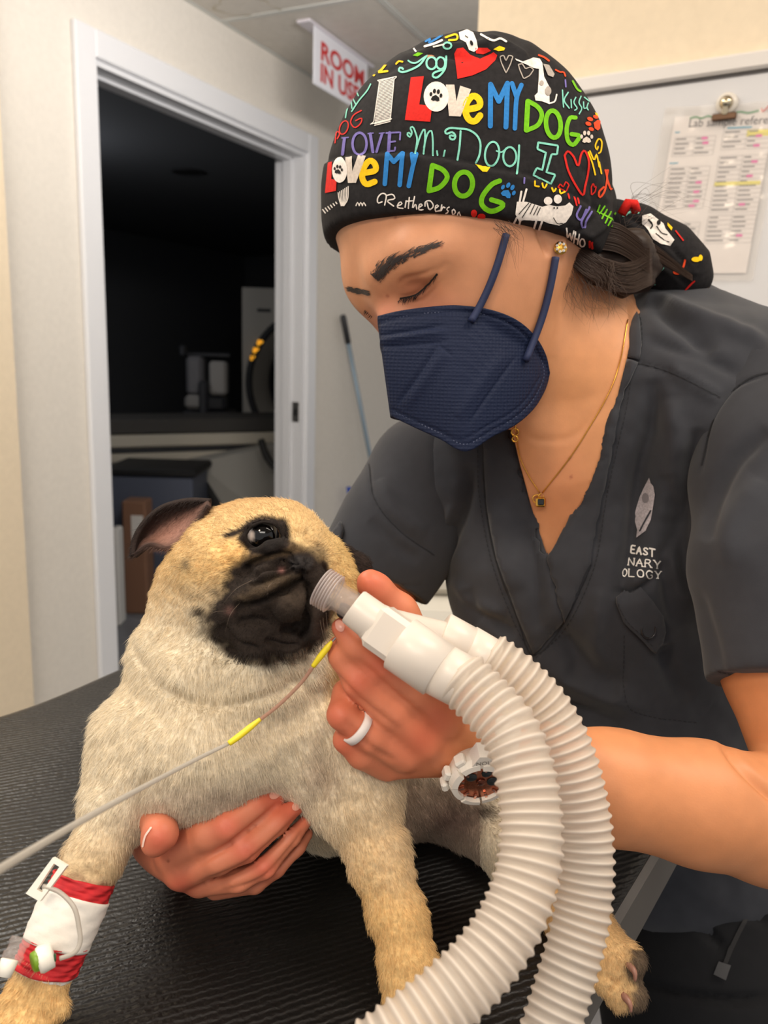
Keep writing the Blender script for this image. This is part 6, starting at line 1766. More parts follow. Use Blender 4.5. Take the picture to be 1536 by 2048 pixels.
# prints on the tail
pt_ = dict(skin=skin_tail)
put('dog_print', 'white', [fill_2d([[(1284, 432), (1300, 428), (1326, 448), (1330, 458), (1348, 480), (1340, 492), (1322, 488), (1306, 478), (1296, 462), (1284, 448)]], 4)], 0.0007, **pt_)
put('dog_print', 'black', [st([(1296, 440), (1304, 450), (1300, 458)], 3), st([(1312, 452), (1322, 466), (1334, 470)], 2), st([(1310, 468), (1326, 480), (1338, 484)], 2), fill_2d([ell2(1316, 446, 4, 5, 10)], 3)], 0.0010, **pt_)
put('paw_print', 'yellow', [fill_2d([ell2(1391, 519, 9, 5)], 4), fill_2d([ell2(1400, 516, 4, 6)], 4)], 0.0007, **pt_)
put('printed_word', 'orange', [fill_2d([ell2(1353, 544, 8, 6)], 4), st([(1370, 520), (1366, 534)], 4, False)], 0.0007, **pt_)
put('printed_word', 'teal', [st([(1246, 432), (1262, 424), (1276, 426)], 4), st([(1326, 536), (1306, 560), (1310, 568)], 3)], 0.0007, **pt_)
put('drop_print', 'yellow', [fill_2d([[(1334, 446), (1344, 456), (1342, 462), (1334, 452)]], 4)], 0.0007, **pt_)
put('printed_letter', 'red', [st([(1388, 562), (1366, 584)], 3, False), st([(1350, 462), (1366, 482)], 2.5, False)], 0.0007, **pt_)
v, f = tube_geo(to_world(np.array([P(1243, 428, 0.600), P(1256, 406, 0.598), P(1268, 408, 0.600), P(1272, 422, 0.604)])), 0.0036, 10)
mesh_obj('red_tie', v, f, INK['red'], cap)

# embroidery on the chest
silver = add_noise(mat('silver_embroidery', (176, 168, 172), 0.5), 800, 0.25, 0.4, 1500, 0.0005)
fe = [(1300, 955), (1303, 966), (1308, 972), (1311, 990), (1308, 1010), (1302, 1040), (1292, 1062), (1274, 1076), (1276, 1060), (1270, 1038), (1272, 1022), (1278, 1000), (1288, 978)]
on_skin('feather_emblem', skin_top, [fill_2d([fe], 5)], silver, scrub, 0.0008)
on_skin('feather_line', skin_top, [stroke_2d(np.array([(1303, 1022), (1292, 1042), (1282, 1062)]), 3)], M['scrub'], scrub, 0.0012)
on_skin('feather_knot', skin_top, [fill_2d([ell2(1293, 996, 7, 10, 14)], 4)], mat('darker_silver_thread', (128, 122, 126), 0.6), scrub, 0.0012)
SF = {'E': [[(.9, 1), (0, 1), (0, 0), (.9, 0)], [(0, .5), (.75, .5)]], 'A': [[(0, 0), (.5, 1), (1, 0)], [(.2, .38), (.8, .38)]], 'S': [[(.9, .85), (.5, 1), (.1, .8), (.3, .55), (.75, .42), (.9, .2), (.5, 0), (.05, .15)]], 'T': [[(0, 1), (1, 1)], [(.5, 1), (.5, 0)]],
      'N': [[(0, 0), (0, 1), (1, 0), (1, 1)]], 'R': [[(0, 0), (0, 1), (.6, 1), (.85, .8), (.6, .52), (0, .5)], [(.5, .5), (1, 0)]], 'Y': [[(0, 1), (.5, .5), (1, 1)], [(.5, .5), (.5, 0)]], 'O': [[(.5 + .5 * math.cos(t), .5 + .5 * math.sin(t)) for t in np.linspace(0, 2 * math.pi, 19)]], 'L': [[(0, 1), (0, 0), (.8, 0)]], 'G': [[(.95, .8), (.6, 1), (.15, .8), (0, .5), (.15, .15), (.55, 0), (.95, .2), (.95, .48), (.6, .48)]],
      'C': [[(.95, .8), (.6, 1), (.15, .8), (0, .5), (.15, .15), (.55, 0), (.95, .2)]], 'I': [[(.5, 0), (.5, 1)]], 'serif': []}
def stitched(word, org, adv, up, w, width=0.72, serif=False):
    """letters as brush lines: org is the baseline start, adv the advance per letter, up the letter height (pixels)"""
    org, adv, up = (np.asarray(a, float) for a in (org, adv, up)); out = []
    for i, ch in enumerate(word):
        for s_ in SF[ch]:
            L = np.array([org + adv * (i + a * width) + up * b for a, b in s_])
            out.append(stroke_2d(L, w, 3))
            if serif and ch in 'INRYLA':
                for e in (L[0], L[-1]): out.append(stroke_2d(np.array([e - adv * 0.13, e + adv * 0.13]), w * 0.8, 3))
    return out
thread = mat('white_thread', (226, 222, 216), 0.7)
on_skin('embroidered_word', skin_top, stitched('EAST', (1263, 1106), (12.0, 2.0), (1.0, -15), 3.2), thread, scrub, 0.0010)
on_skin('embroidered_word', skin_top, stitched('NARY', (1258, 1131), (16.0, 1.6), (1.0, -15), 2.4, 0.72, True), thread, scrub, 0.0010)
on_skin('embroidered_word', skin_top, stitched('OLOGY', (1243, 1153), (16.2, 1.0), (0.5, -15), 2.4, 0.72, True), thread, scrub, 0.0010)
# stitching, seams and the pocket flap
dark_seam = mat('seam_shadow_thread', (30, 31, 35), 0.9); lt_seam = mat('seam_thread', (92, 92, 96), 0.8)
def dashes(pts, w, on=6, off=4):
    L = smooth_path(pts, 12); s_ = np.concatenate([[0], np.cumsum(np.linalg.norm(np.diff(L, axis=0), axis=1))]); o = []; t = 0
    while t + on < s_[-1]:
        q = [np.array([np.interp(x_, s_, L[:, 0]), np.interp(x_, s_, L[:, 1])]) for x_ in (t, t + on)]
        o.append(stroke_2d(np.array(q), w, 3)); t += on + off
    return o
for k_, ln in enumerate(([(955, 900), (960, 1000), (983, 1122), (1023, 1232), (1064, 1318)], [(1262, 600), (1282, 640), (1284, 690), (1278, 715)], [(1266, 735), (1252, 820), (1232, 905), (1212, 1000), (1190, 1130), (1138, 1246), (1070, 1318)], [(1248, 1270), (1250, 1395), (1288, 1430), (1400, 1446)])):
    on_skin('stitch_line', skin_top, dashes(ln, 1.5), dark_seam, scrub, 0.0006)
for ln in ([(1258, 722), (1340, 745), (1440, 795)], [(862, 890), (862, 960), (868, 1090)], [(966, 880), (970, 1000), (992, 1120), (1032, 1230), (1067, 1310), (1130, 1242), (1183, 1130)]):
    on_skin('seam', skin_top, [stroke_2d(smooth_path(ln, 8), 2.2, 4)], dark_seam, scrub, 0.0006)
on_skin('seam', skin_sl2, [stroke_2d(smooth_path([(1556, 742), (1500, 757), (1448, 800), (1422, 856), (1404, 930)], 8), 3, 4)], dark_seam, scrub, 0.0006)
on_skin('stitch_line', skin_sl2, dashes([(1436, 1342), (1480, 1350), (1560, 1354)], 1.5), dark_seam, scrub, 0.0006)
on_skin('seam', skin_sl1, [stroke_2d(smooth_path([(738, 928), (750, 1000), (800, 1062), (868, 1110)], 8), 2.4, 4)], dark_seam, scrub, 0.0006)
def flap(name, outline, skin, m, parent, lift, thick, step=6):
    pts, tr_ = fill_2d([outline], step)
    v, f = skin.patch(pts, tr_, lift)
    out = []
    for t in f:
        a, b, c = v[list(t)]; out.append(t if np.dot(np.cross(b - a, c - a), a) > 0 else (t[0], t[2], t[1]))
    o = mesh_obj(name, to_world(v), out, m, parent, True)
    s_ = o.modifiers.new('thickness', 'SOLIDIFY'); s_.thickness = thick; s_.offset = 0
    return o
NB_L = [(1010, 800), (1026, 862), (1042, 930), (1064, 1010), (1096, 1117), (1112, 1180), (1126, 1240), (1067, 1306), (1036, 1228), (996, 1118), (974, 1000), (968, 880), (985, 860)]
flap('neckband', NB_L, skin_top, M['scrub'], scrub, 0.0012, 0.0020, 9)
NB_R = [(1256, 724), (1240, 770), (1216, 852), (1196, 922), (1172, 987), (1136, 1052), (1097, 1120), (1114, 1182), (1128, 1240), (1178, 1126), (1200, 998), (1220, 900), (1240, 806), (1278, 726)]
flap('neckband', NB_R, skin_top, M['scrub'], scrub, 0.0024, 0.0020, 9)
flap('neckband', [(1246, 598), (1257, 640), (1257, 690), (1257, 716), (1280, 720), (1284, 690), (1280, 640), (1266, 590)], skin_top, M['scrub'], scrub, 0.0018, 0.0020, 8)
flap('pocket_flap', [(1227, 1196), (1280, 1172), (1300, 1198), (1318, 1228), (1325, 1258), (1318, 1282), (1304, 1298), (1276, 1272), (1245, 1240)], skin_top, M['scrub'], scrub, 0.0045, 0.0022)
a = np.linspace(0, 2 * np.pi, 25)
q = skin_top.drop([(1292, 1253)], 0.0062)[0]
v, f = tube_geo(to_world(np.stack([q[0] + 0.0050 * np.cos(a), q[1] + 0.0056 * np.sin(a), q[2] + 0 * a], 1)), 0.0006, 8, False)
mesh_obj('snap_ring', v, f, mat('dark_snap_metal', (64, 62, 64), 0.3, 0.8), scrub)
on_skin('flap_seam', skin_top, dashes([(1232, 1204), (1252, 1238), (1282, 1268), (1302, 1286)], 1.5), dark_seam, scrub, 0.0062)
flap('sleeve_tab', [(663, 1078), (676, 1062), (688, 1046), (691, 1064), (684, 1092), (672, 1100)], skin_sl1, M['scrub'], scrub, 0.0035, 0.0022, 5)
# raised letters on the strap guard of the watch
tcu = bpy.data.curves.new('watch_letters', 'FONT'); tcu.body = 'ACTION'; tcu.size = 0.0040; tcu.extrude = 0.0001
# ------------------------------------------------------------------ lettering helper
def letters(name, text, origin, ex, ey, size, m, parent, depth=0.0006, spacing=1.0, bold=0.0):
    """flat lettering as a mesh: origin, direction of writing, up (world)"""
    cu = bpy.data.curves.new(name, 'FONT'); cu.body = text; cu.size = 1.0; cu.space_character = spacing; cu.offset = bold; cu.resolution_u = 3
    tmp = bpy.data.objects.new(name + '_tmp', cu); COL.objects.link(tmp)
    me = bpy.data.meshes.new_from_object(tmp.evaluated_get(bpy.context.evaluated_depsgraph_get()))
    v = np.array([x.co[:] for x in me.vertices]).reshape(-1, 3); f = [tuple(p.vertices) for p in me.polygons]
    bpy.data.objects.remove(tmp); bpy.data.curves.remove(cu); bpy.data.meshes.remove(me)
    ex, ey = np.asarray(ex, float), np.asarray(ey, float)
    W = np.asarray(origin, float) + v[:, :1] * size * ex + v[:, 1:2] * size * ey
    return mesh_obj(name, W, f, m, parent, False)
lo = wcam(0.0108, 0.0182, 0.0008)
letters('strap_lettering', 'ACTION', to_world(lo)[0], to_world(lo - wx)[0] - to_world(lo)[0], to_world(lo - wy)[0] - to_world(lo)[0], 0.0036, mat('grey_mark', (110, 100, 92), 0.6), watch)
bpy.data.curves.remove(tcu)

# ------------------------------------------------------------------ hanging sign
_sa, _sb = hit_z(629, 60, CEIL_Z - 0.014), hit_z(735, 120, CEIL_Z - 0.014)
SY = float(np.dot((_sa + _sb) / 2 - O_D, nD))
sx0, _ = on_door(628, 100, SY); _, sz0 = on_door(629, 168, SY)
sx1, _ = on_door(735, 150, SY)
sg = thing('room_in_use_sign', 'clear acrylic ceiling sign reading ROOM IN USE in red letters', 'sign', DW((sx0 + sx1) / 2, SY, sz0))
acr = mat('frosted_white_acrylic', (226, 226, 232), 0.3, spec=0.5)
MB().box(O_D, eD, nD, UPZ, sx0, sx1, SY - 0.004, SY, sz0, CEIL_Z - 0.014, 0.0015).build('panel', acr, sg)
MB().box(O_D, eD, nD, UPZ, sx0 - 0.04, sx1 + 0.05, SY - 0.05, SY + 0.006, CEIL_Z - 0.014, CEIL_Z - 0.003, 0.003).build('canopy', mat('white_canopy', (214, 208, 214), 0.4), sg)
redl = mat('red_sign_letters', (196, 44, 44), 0.5)
wS = sx1 - sx0; hS = (CEIL_Z - 0.014) - sz0
for txt, zb, u0, wd in (('ROOM', 0.50, 0.10, 0.80), ('IN', 0.12, 0.10, 0.24), ('USE', 0.12, 0.42, 0.50)):
    nat = {'ROOM': 3.02, 'IN': 1.06, 'USE': 2.12}[txt] * 0.96
    letters('sign_word', txt, DW(sx0 + wS * u0, SY + 0.0015, sz0 + hS * zb), eD * (wS * wd / (nat * hS * 0.45)), UPZ, hS * 0.45, redl, sg, bold=0.03)

# ------------------------------------------------------------------ nearer wall return at the frame's edge
xk, _ = on_door(45, 1000, 0.05)
tag(MB().box(O_D, eD, nD, UPZ, X0, xk, 0.0, 0.05, 0, CEIL_Z).build('trim_2', M['wall_warm']), 'cream wall return at the edge beside the door casing', 'wall', kind='structure')

# ------------------------------------------------------------------ mop handles leaning by the door
def stick(name, label, cat, a, b, r, m, grip=None):
    t = thing(name, label, cat, b)
    v, f = tube_geo(np.array([a, a + (b - a) * 0.5, b]), r, 14); mesh_obj('handle', v, f, m, t)
    if grip is not None:
        d = (b - a) / np.linalg.norm(b - a)
        v, f = tube_geo(np.array([a - d * 0.005, a + d * 0.01, a + d * 0.13]), [r * 1.1, r * 1.35, r * 1.25], 14); mesh_obj('grip', v, f, grip, t)
    return t
def dpt(px, py, y): x_, z_ = on_door(px, py, y); return DW(x_, y, z_)
a_ = dpt(686, 632, 0.03); m_ = dpt(738, 902, 0.10); d_ = (m_ - a_); b_ = a_ + d_ * (a_[2] / (a_[2] - m_[2]))
stick('mop', 'grey blue mop handle with black grip leaning on the wall by the door', 'mop', a_, b_, 0.011, mat('grey_blue_pole', (132, 150, 164), 0.4, 0.3), mat('black_grip', (50, 50, 52), 0.6))
a_ = dpt(697, 974, 0.04); m_ = dpt(704, 1014, 0.055); d_ = (m_ - a_); b_ = a_ + d_ * (a_[2] / (a_[2] - m_[2]))
stick('broom', 'short bright blue handle leaning below the mop beside the sleeve', 'broom', a_, b_, 0.012, mat('bright_blue_plastic', (36, 72, 168), 0.45))

# ------------------------------------------------------------------ whiteboard, clip, laminated sheet
WBm = mat('whiteboard_enamel', (214, 212, 212), 0.22, spec=0.5)
bl, _ = on_board(1000, 300, 0)
wb = thing('whiteboard', 'wall whiteboard with white top rail behind the cap', 'whiteboard', WW(0.3, 0.01, 0.7))
MB().box(O_W, eW, nW, UPZ, bl, 1.6, 0.0, 0.012, 0.6, WB_Z, 0.001).build('board', WBm, wb)
_, zt = on_board(1350, 128, 0.02); _, zb = on_board(1350, 160, 0.02)
MB().box(O_W, eW, nW, UPZ, bl - 0.01, 1.62, 0.0, 0.022, WB_Z - 0.006, WB_Z + max(0.02, (zt - zb) * 0.75), 0.004).build('top_rail', mat('white_rail', (222, 216, 210), 0.35), wb)
MB().box(O_W, eW, nW, UPZ, bl, 1.6, 0.012, 0.0135, WB_Z - 0.011, WB_Z - 0.006).build('rail_gap', mat('rail_shadow_gap', (90, 86, 84), 0.7), wb)
YP = 0.0145
TL, TR, BL, BR = (on_board(*p, YP) for p in ((1349, 240), (1550, 230), (1294, 548), (1492, 546)))
def page(u, v, y=0.0):
    q = (np.array(TL) * (1 - u) + np.array(TR) * u) * (1 - v) + (np.array(BL) * (1 - u) + np.array(BR) * u) * v
    return WW(q[0], YP + y, q[1])
sh = thing('laminated_sheet', 'laminated lab sample reference sheet clipped to the whiteboard', 'paper sheet', page(0.5, 1.0))
def quad(name, rects, m, y, parent):
    V = []; Fq = []
    for u0, v0, u1, v1 in rects:
        n = len(V); V += [page(u0, v0, y), page(u1, v0, y), page(u1, v1, y), page(u0, v1, y)]; Fq.append((n, n + 1, n + 2, n + 3))
    return mesh_obj(name, np.array(V), Fq, m, parent, False)
paperw = mat('white_paper', (236, 230, 228), 0.6)
quad('paper', [(0, -0.02, 1, 1)], paperw, 0.0, sh)
ink_g = mat('grey_printing', (120, 116, 118), 0.7); ink_d = mat('table_rule', (150, 146, 148), 0.7)
hl_p = mat('pink_marker', (236, 96, 176), 0.7); hl_y = mat('yellow_marker', (240, 228, 90), 0.7); hl_b = mat('blue_marker', (70, 168, 200), 0.7); hl_g = mat('green_marker', (84, 150, 100), 0.7)
R_ = random.Random(3)
for col, (u0, u1) in enumerate(((0.04, 0.46), (0.53, 1.0))):
    secs = ((0.11, 4), (0.30, 9), (0.66, 5)) if col == 0 else ((0.08, 4), (0.24, 12), (0.62, 6))
    rules = []; words_ = []; pk = []
    um = u0 + (u1 - u0) * 0.5
    for v0, n in secs:
        hgt = 0.030
        v1 = v0 + n * hgt
        for k in range(n + 1): rules.append((u0, v0 + k * hgt, u1, v0 + k * hgt + 0.0016))
        for uu in (u0, um, u1): rules.append((uu - 0.0015, v0, uu + 0.0015, v1))
        for k in range(n):
            vv = v0 + k * hgt + 0.009
            words_.append((u0 + 0.015, vv, u0 + R_.uniform(0.10, 0.19), vv + 0.008))
            words_.append((um + 0.015, vv, um + R_.uniform(0.08, 0.18), vv + 0.008))
            if R_.random() < 0.45: a__ = um + R_.uniform(0.02, 0.10); pk.append((a__, vv - 0.004, a__ + 0.06, vv + 0.012))
    o = quad('table_rules', rules, ink_d, 0.0004, sh); o['kind'] = 'stuff'
    o = quad('printed_lines', words_, ink_g, 0.0005, sh); o['kind'] = 'stuff'
    for r in pk: quad('pink_highlight', [r], hl_p, 0.0006, sh)
for r in ((0.76, 0.085, 1.0, 0.125), (0.53, 0.405, 0.98, 0.43), (0.33, 0.765, 0.44, 0.80)): quad('yellow_highlight', [r], hl_y, 0.0003, sh)
for r in ((0.03, 0.075, 0.08, 0.083), (0.56, 0.062, 0.80, 0.072), (0.03, 0.27, 0.12, 0.278)): quad('blue_heading', [r], hl_b, 0.0006, sh)
pu = page(1, 0.02) - page(0, 0.02); pu /= np.linalg.norm(pu); pv = page(0.2, 0.0) - page(0.2, 1.0); pv /= np.linalg.norm(pv)
letters('sheet_title', 'Lab sample references', page(0.155, 0.050, 0.0006), pu * 0.95, pv, 0.0172, mat('title_ink', (70, 66, 70), 0.7), sh)
def sheet_stroke(name, pts, w, m, y=0.0008):
    p2, tr2 = stroke_2d(smooth_path(pts, 8), w, 0.02)
    return mesh_obj(name, np.array([page(a, b, y) for a, b in p2]), tr2, m, sh, False)
sheet_stroke('green_note', [(0.16, -0.005), (0.22, -0.012), (0.28, -0.002), (0.34, -0.014), (0.40, -0.004)], 0.012, hl_g)
sheet_stroke('green_note', [(0.58, -0.02), (0.66, -0.030), (0.74, -0.020), (0.84, -0.032)], 0.012, hl_g)
sheet_stroke('red_tick', [(0.86, -0.045), (0.88, -0.025), (0.95, -0.075)], 0.011, mat('red_marker', (206, 60, 66), 0.7))
# sleeve: thin clear plastic that bulges a little, with sealed rim
slv = mat('clear_plastic_sleeve', (244, 240, 238), 0.12, spec=0.7); milky(slv, 0.80, 0.05)
nu = 30; sv = []; 
for i in range(nu):
    for j in range(nu):
        u, v_ = -0.12 + 1.2 * i / (nu - 1), -0.08 + 1.13 * j / (nu - 1)
        sv.append(page(u, v_, 0.003 + 0.0012 * math.sin(v_ * 21 + u * 3) + 0.0010 * math.sin(u * 17 - v_ * 5)))
si = np.arange(nu * nu).reshape(nu, nu); sqd = np.stack([si[:-1, :-1], si[1:, :-1], si[1:, 1:], si[:-1, 1:]], -1).reshape(-1, 4)
mesh_obj('plastic_sleeve', np.array(sv), sqd.astype(np.int32), slv, sh)
# magnetic clip
xm, zm = on_board(1451, 203, 0.03)
mc = thing('magnetic_clip', 'chrome magnetic bulldog clip holding the laminated sheet', 'clip', WW(xm, 0.02, zm - 0.03))
chrome = mat('polished_chrome', (200, 186, 160), 0.15, 1.0)
v, f = lathe_geo(WW(xm, 0.0135, zm), nW, [(0, 0.016), (0.006, 0.016), (0.009, 0.0145), (0.0095, 0.001)], 28); mesh_obj('magnet', v, f, mat('white_magnet', (224, 216, 204), 0.3), mc)
v, f = lathe_geo(WW(xm, 0.022, zm), nW, [(0, 0.0105), (0.005, 0.010), (0.009, 0.006), (0.010, 0.001)], 24); mesh_obj('button', v, f, chrome, mc)
MB().box(WW(xm, 0.022, zm), eW, nW, UPZ, -0.004, 0.004, 0.0, 0.008, -0.018, -0.004, 0.001).build('arm', chrome, mc)
MB().box(WW(xm - 0.001, 0.019, zm - 0.019), eW, nW, UPZ, -0.018, 0.018, 0.0, 0.008, -0.006, 0.004, 0.0015).build('jaw', mat('bronze_clip_jaw', (110, 84, 66), 0.3, 0.8), mc)

# ------------------------------------------------------------------ scanner room contents
GZ = 6.2
def Wp(px, py, z): return to_world(P(px, py, z))[0]
def m_px(n, z): return n * z / FPX
gan = thing('ct_scanner', 'CT scanner gantry with round bore and amber lit display in the dark room', 'scanner', Wp(640, 1010, GZ) * [1, 1, 0])
gw = mat('scanner_white_shell', (196, 192, 184), 0.45); gk = mat('scanner_dark_ring', (40, 42, 48), 0.5)
gc = Wp(645, 768, GZ); gn = CAM - gc; gn[2] = 0; gn /= np.linalg.norm(gn); ge = np.cross(UPZ, gn)      # ge points to the viewer's other side
ge = -ge if np.dot(ge, AX_R) < 0 else ge
gtop = Wp(487, 578, GZ)[2]; glx = np.dot(Wp(487, 700, GZ) - gc, ge)
R0 = 0.565
# front shell: a plate with a round opening, then the funnel and the bore
n = 64; V = []; Fg = []
xs0, xs1, zs0, zs1 = glx, -glx + 0.1, -gc[2], gtop - gc[2]
for k in range(n):
    g = 2 * math.pi * k / n; cx_, sx_ = math.cos(g), math.sin(g)
    V.append(gc + ge * R0 * cx_ + UPZ * R0 * sx_)
    sc = min((xs1 if cx_ > 0 else -xs0) / max(1e-6, abs(cx_)), (zs1 if sx_ > 0 else -zs0) / max(1e-6, abs(sx_)))
    V.append(gc + ge * sc * cx_ + UPZ * sc * sx_)
for k in range(n): q = (k + 1) % n; Fg.append((2 * k, 2 * k + 1, 2 * q + 1, 2 * q))
mesh_obj('front_panel', np.array(V), Fg, gw, gan, False)
MB().box(gc, ge, gn, UPZ, xs0, xs1, -0.85, -0.55, zs0, zs1, 0.03).build('rear_housing', gw, gan)
for nm, a_, b_ in (('side_panel', (xs0, xs0 + 0.03), (zs0, zs1)), ('side_panel', (xs1 - 0.03, xs1), (zs0, zs1)), ('top_panel', (xs0 + 0.03, xs1 - 0.03), (zs1 - 0.03, zs1))):
    MB().box(gc, ge, gn, UPZ, a_[0], a_[1], -0.56, -0.004, b_[0], b_[1]).build(nm, gw, gan)
v, f = lathe_geo(gc, gn, [(0.0, R0 + 0.012), (0.012, R0 + 0.008), (0.014, R0 - 0.03), (-0.02, R0 - 0.04)], 64, False); mesh_obj('display_ring', v, f, gk, gan)
v, f = lathe_geo(gc, gn, [(-0.01, R0 - 0.035), (-0.10, 0.47), (-0.24, 0.42), (-0.5, 0.41)], 64, False); mesh_obj('bore_funnel', v, f, gw, gan)
v, f = lathe_geo(gc, gn, [(-0.24, 0.415), (-0.25, 0.39), (-0.55, 0.39), (-0.56, 0.01)], 64, False); mesh_obj('bore', v, f, gk, gan)
amb = mat('amber_display', (255, 150, 20), 0.5); amb.node_tree.nodes['Principled BSDF'].inputs['Emission Color'].default_value = (1.0, 0.45, 0.03, 1); amb.node_tree.nodes['Principled BSDF'].inputs['Emission Strength'].default_value = 0.55
for px_, py_, s_ in ((511, 676, 1.0), (505, 694, 1.0), (500, 711, 0.75)):
    g0 = math.atan2(Wp(px_, py_, GZ)[2] - gc[2], np.dot(Wp(px_, py_, GZ) - gc, ge))
    for dg, dr, ss in ((0.03, 0.004, 1), (-0.01, -0.008, 0.8), (0.0, 0.012, 0.7)):
        c = gc + (R0 - 0.012 + dr) * (ge * math.cos(g0 + dg) + UPZ * math.sin(g0 + dg)) + gn * 0.016
        v, f = lathe_geo(c, gn, [(0, 0.015 * s_ * ss), (0.003, 0.013 * s_ * ss)], 10); mesh_obj('display_segment', v, f, amb, gan)
MB().box(gc + ge * (glx + 0.16) + UPZ * (gtop - gc[2] - 0.16), ge, gn, UPZ, -0.05, 0.05, 0, 0.004, -0.012, 0.012).build('name_plate', gk, gan)
# patient table
ct = thing('scanner_table', 'long scanner patient table with light edge strips in the dark room', 'scanner table', Wp(420, 1000, 4.3) * [1, 1, 0])
T0, T1 = Wp(660, 852, 4.75), Wp(90, 892, 4.05)
te = T1 - T0; te[2] = 0; TLn = np.linalg.norm(te); te /= TLn; tn = np.cross(UPZ, te); tn = tn if np.dot(tn, CAM - T0) > 0 else -tn
zt_ = T0[2]
strip = mat('table_light_strip', (186, 180, 166), 0.5); cush = mat('table_dark_pad', (58, 56, 54), 0.7)
for nm, z0, z1, y1, m in (('pad', -0.03, 0.05, -0.03, cush), ('edge_strip', -0.095, -0.03, 0.0, strip), ('groove', -0.125, -0.095, -0.015, gk), ('edge_strip', -0.175, -0.125, 0.0, strip)):
    MB().box(np.array([T0[0], T0[1], zt_]), te, tn, UPZ, 0, TLn, -0.42, y1, z0, z1, 0.01).build(nm, m, ct)
pq = [Wp(392, 925, 4.25), Wp(575, 885, 4.55), Wp(640, 1120, 4.5), Wp(520, 1130, 4.2)]
Vp = [p - tn * d for d in (0.0, 0.35) for p in pq]
mesh_obj('pedestal_cover', np.array(Vp), [(0, 1, 2, 3), (7, 6, 5, 4), (0, 4, 5, 1), (1, 5, 6, 2), (2, 6, 7, 3), (3, 7, 4, 0)], mat('pedestal_grey', (150, 148, 142), 0.5), ct, False)
MB().box(np.array([pq[2][0], pq[2][1], 0]) - tn * 0.2, te, tn, UPZ, -0.25, 0.45, -0.15, 0.12, 0, pq[2][2] + 0.05).build('pedestal', mat('pedestal_base_grey', (90, 90, 90), 0.5), ct)
# totes and boxes under the table
def crate(name, label, cat, px0, px1, py0, z, depth, m, lid=None, tag_rect=None, zbase=0.0):
    a_, b_ = Wp(px0, py0, z), Wp(px1, py0, z); top_ = (a_[2] + b_[2]) / 2
    e_ = b_ - a_; e_[2] = 0; w_ = np.linalg.norm(e_); e_ /= w_; n_ = np.cross(e_, UPZ); n_ = n_ if np.dot(n_, CAM - a_) > 0 else -n_
    t = thing(name, label, cat, np.array([a_[0], a_[1], zbase]) + e_ * w_ / 2)
    o_ = np.array([a_[0], a_[1], 0])
    MB().box(o_, e_, n_, UPZ, 0, w_, -depth, 0, zbase, top_, 0.008).build('body', m, t)
    if lid: MB().box(o_, e_, n_, UPZ, -0.02, w_ + 0.02, -depth - 0.02, 0.02, top_, top_ + 0.035, 0.008).build('lid', lid, t)
    if tag_rect:
        u0, u1, v0, v1 = tag_rect
        MB().box(o_, e_, n_, UPZ, w_ * u0, w_ * u1, 0, 0.002, top_ - (top_ - zbase) * v1, top_ - (top_ - zbase) * v0).build('shipping_label', mat('white_label', (214, 210, 204), 0.6), t)
    return t
crate('storage_tote', 'blue grey storage tote with black lid under the scanner table', 'storage box', 215, 384, 952, 3.9, 0.35, mat('tote_plastic', (82, 88, 104), 0.5), mat('black_lid', (16, 16, 17), 0.6))
crate('cardboard_box', 'brown cardboard box with white label in front of the tote', 'cardboard box', 242, 290, 1003, 3.7, 0.12, mat('brown_cardboard', (128, 92, 70), 0.8), None, (0.4, 0.9, 0.12, 0.34))
crate('paper_box', 'small white box beside the cardboard box under the table', 'box', 219, 235, 1058, 3.55, 0.08, mat('white_box_card', (206, 204, 200), 0.7))
# equipment cart
eq_ = thing('equipment_cart', 'cluttered equipment stand beside the scanner gantry', 'equipment cart', Wp(410, 1000, 5.0) * [1, 1, 0])
def fb(name, px0, px1, py0, py1, z, dep, m, bev=0.02):
    a_, b_ = Wp(px0, py1, z), Wp(px1, py1, z); t_ = Wp(px0, py0, z)
    e_ = b_ - a_; e_[2] = 0; w_ = np.linalg.norm(e_); e_ /= w_; n_ = np.array([e_[1], -e_[0], 0])
    n_ = n_ if np.dot(n_, CAM - a_) > 0 else -n_
    return MB().box(a_, e_, n_, UPZ, 0, w_, -dep, 0, 0, t_[2] - a_[2], bev).build(name, m, eq_)
fb('column', 400, 416, 760, 1000, 5.05, 0.06, gk, 0.01); fb('shelf', 366, 456, 822, 830, 5.0, 0.3, gk, 0.005)
fb('monitor', 372, 405, 712, 790, 5.0, 0.12, mat('cart_grey', (104, 104, 108), 0.5)); fb('draped_cloth', 418, 452, 722, 790, 4.98, 0.10, mat('grey_cloth', (150, 148, 146), 0.8), 0.015)
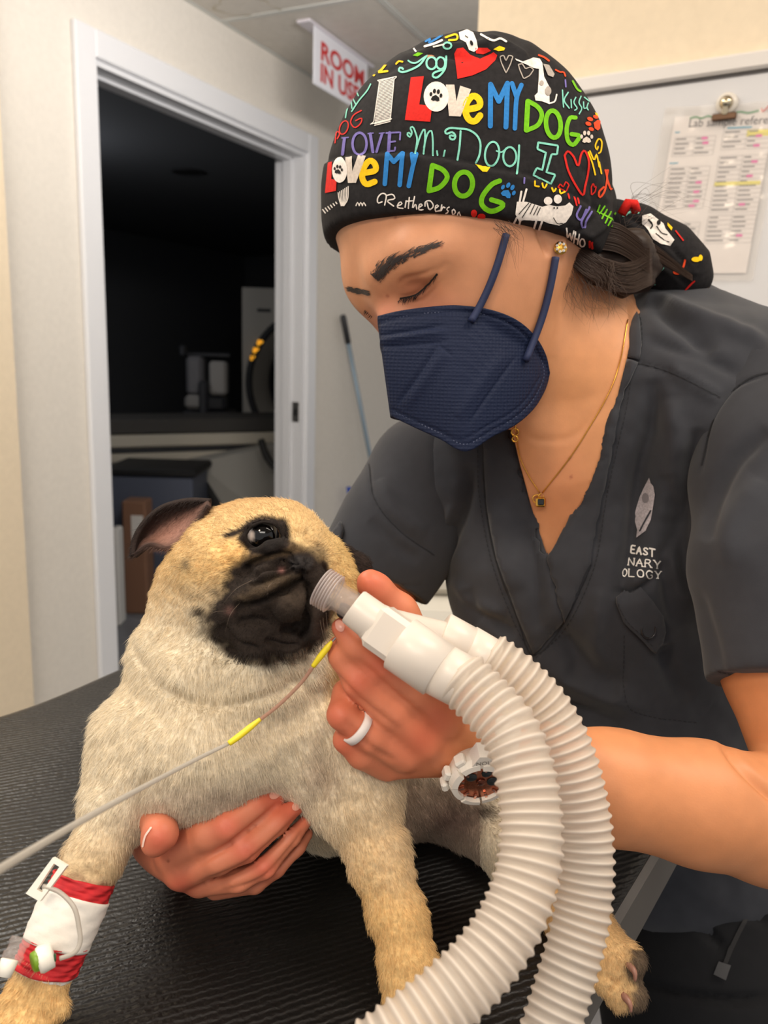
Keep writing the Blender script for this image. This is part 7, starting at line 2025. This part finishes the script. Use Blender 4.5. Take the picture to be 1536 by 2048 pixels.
fb('tray', 368, 410, 790, 818, 4.97, 0.2, mat('cart_pale', (132, 130, 128), 0.5)); fb('camera_head', 358, 370, 690, 712, 5.0, 0.06, gk, 0.01); fb('bag', 408, 450, 790, 822, 5.02, 0.12, gk, 0.02); fb('rail', 362, 460, 704, 712, 5.06, 0.04, gk, 0.005)
fb('base', 370, 450, 985, 1000, 5.0, 0.35, gk, 0.01)
# red strap and black hose beside the gantry
def cable(name, label, pts, r, m):
    v, f = tube_geo(smooth_path([Wp(*p) for p in pts], 8), r, 10)
    o = mesh_obj(name, v, f, m); tag(o, label, 'cable'); return o
cable('red_cable', 'red cable hanging by the gantry beyond the far jamb', [(615, 850, 4.4), (604, 885, 4.4), (599, 925, 4.4), (612, 955, 4.38), (605, 990, 4.36), (600, 1045, 4.35), (600, 1180, 4.3)], 0.010, mat('red_cable_sheath', (176, 24, 30), 0.5))
cable('black_hose', 'black hose looping from the scanner table to the far jamb', [(522, 880, 4.30), (536, 918, 4.28), (566, 944, 4.27), (612, 958, 4.26), (640, 955, 4.26)], 0.018, mat('black_hose_rubber', (18, 18, 18), 0.5))
# open door leaf swung into the dark room; only its lever shows past the jamb
dl = thing('door_1', 'open door leaf swung into the dark room with steel lever', 'door', DW(0.02, -T_W - 0.02, 0), kind='structure')
MB().box(O_D, eD, nD, UPZ, -0.045, 0.0, -T_W - 1.15, -T_W - 0.03, 0.01, DOOR_TOP - 0.03, 0.003).build('leaf', mat('door_leaf_paint', (150, 148, 144), 0.5), dl)
xh, zh = on_door(214, 804, -T_W - 0.30)
v, f = tube_geo(np.array([DW(0.0, -T_W - 1.08, zh), DW(0.05, -T_W - 1.08, zh), DW(0.06, -T_W - 0.98, zh)]), 0.011, 12); mesh_obj('lever', v, f, steel, dl)
v, f = tube_geo(np.array([DW(0.018, -0.075, on_door(214, 804, -0.07)[1]), DW(0.05, -0.075, on_door(214, 804, -0.07)[1])]), 0.006, 12); mesh_obj('latch_bolt', v, f, steel, dl)
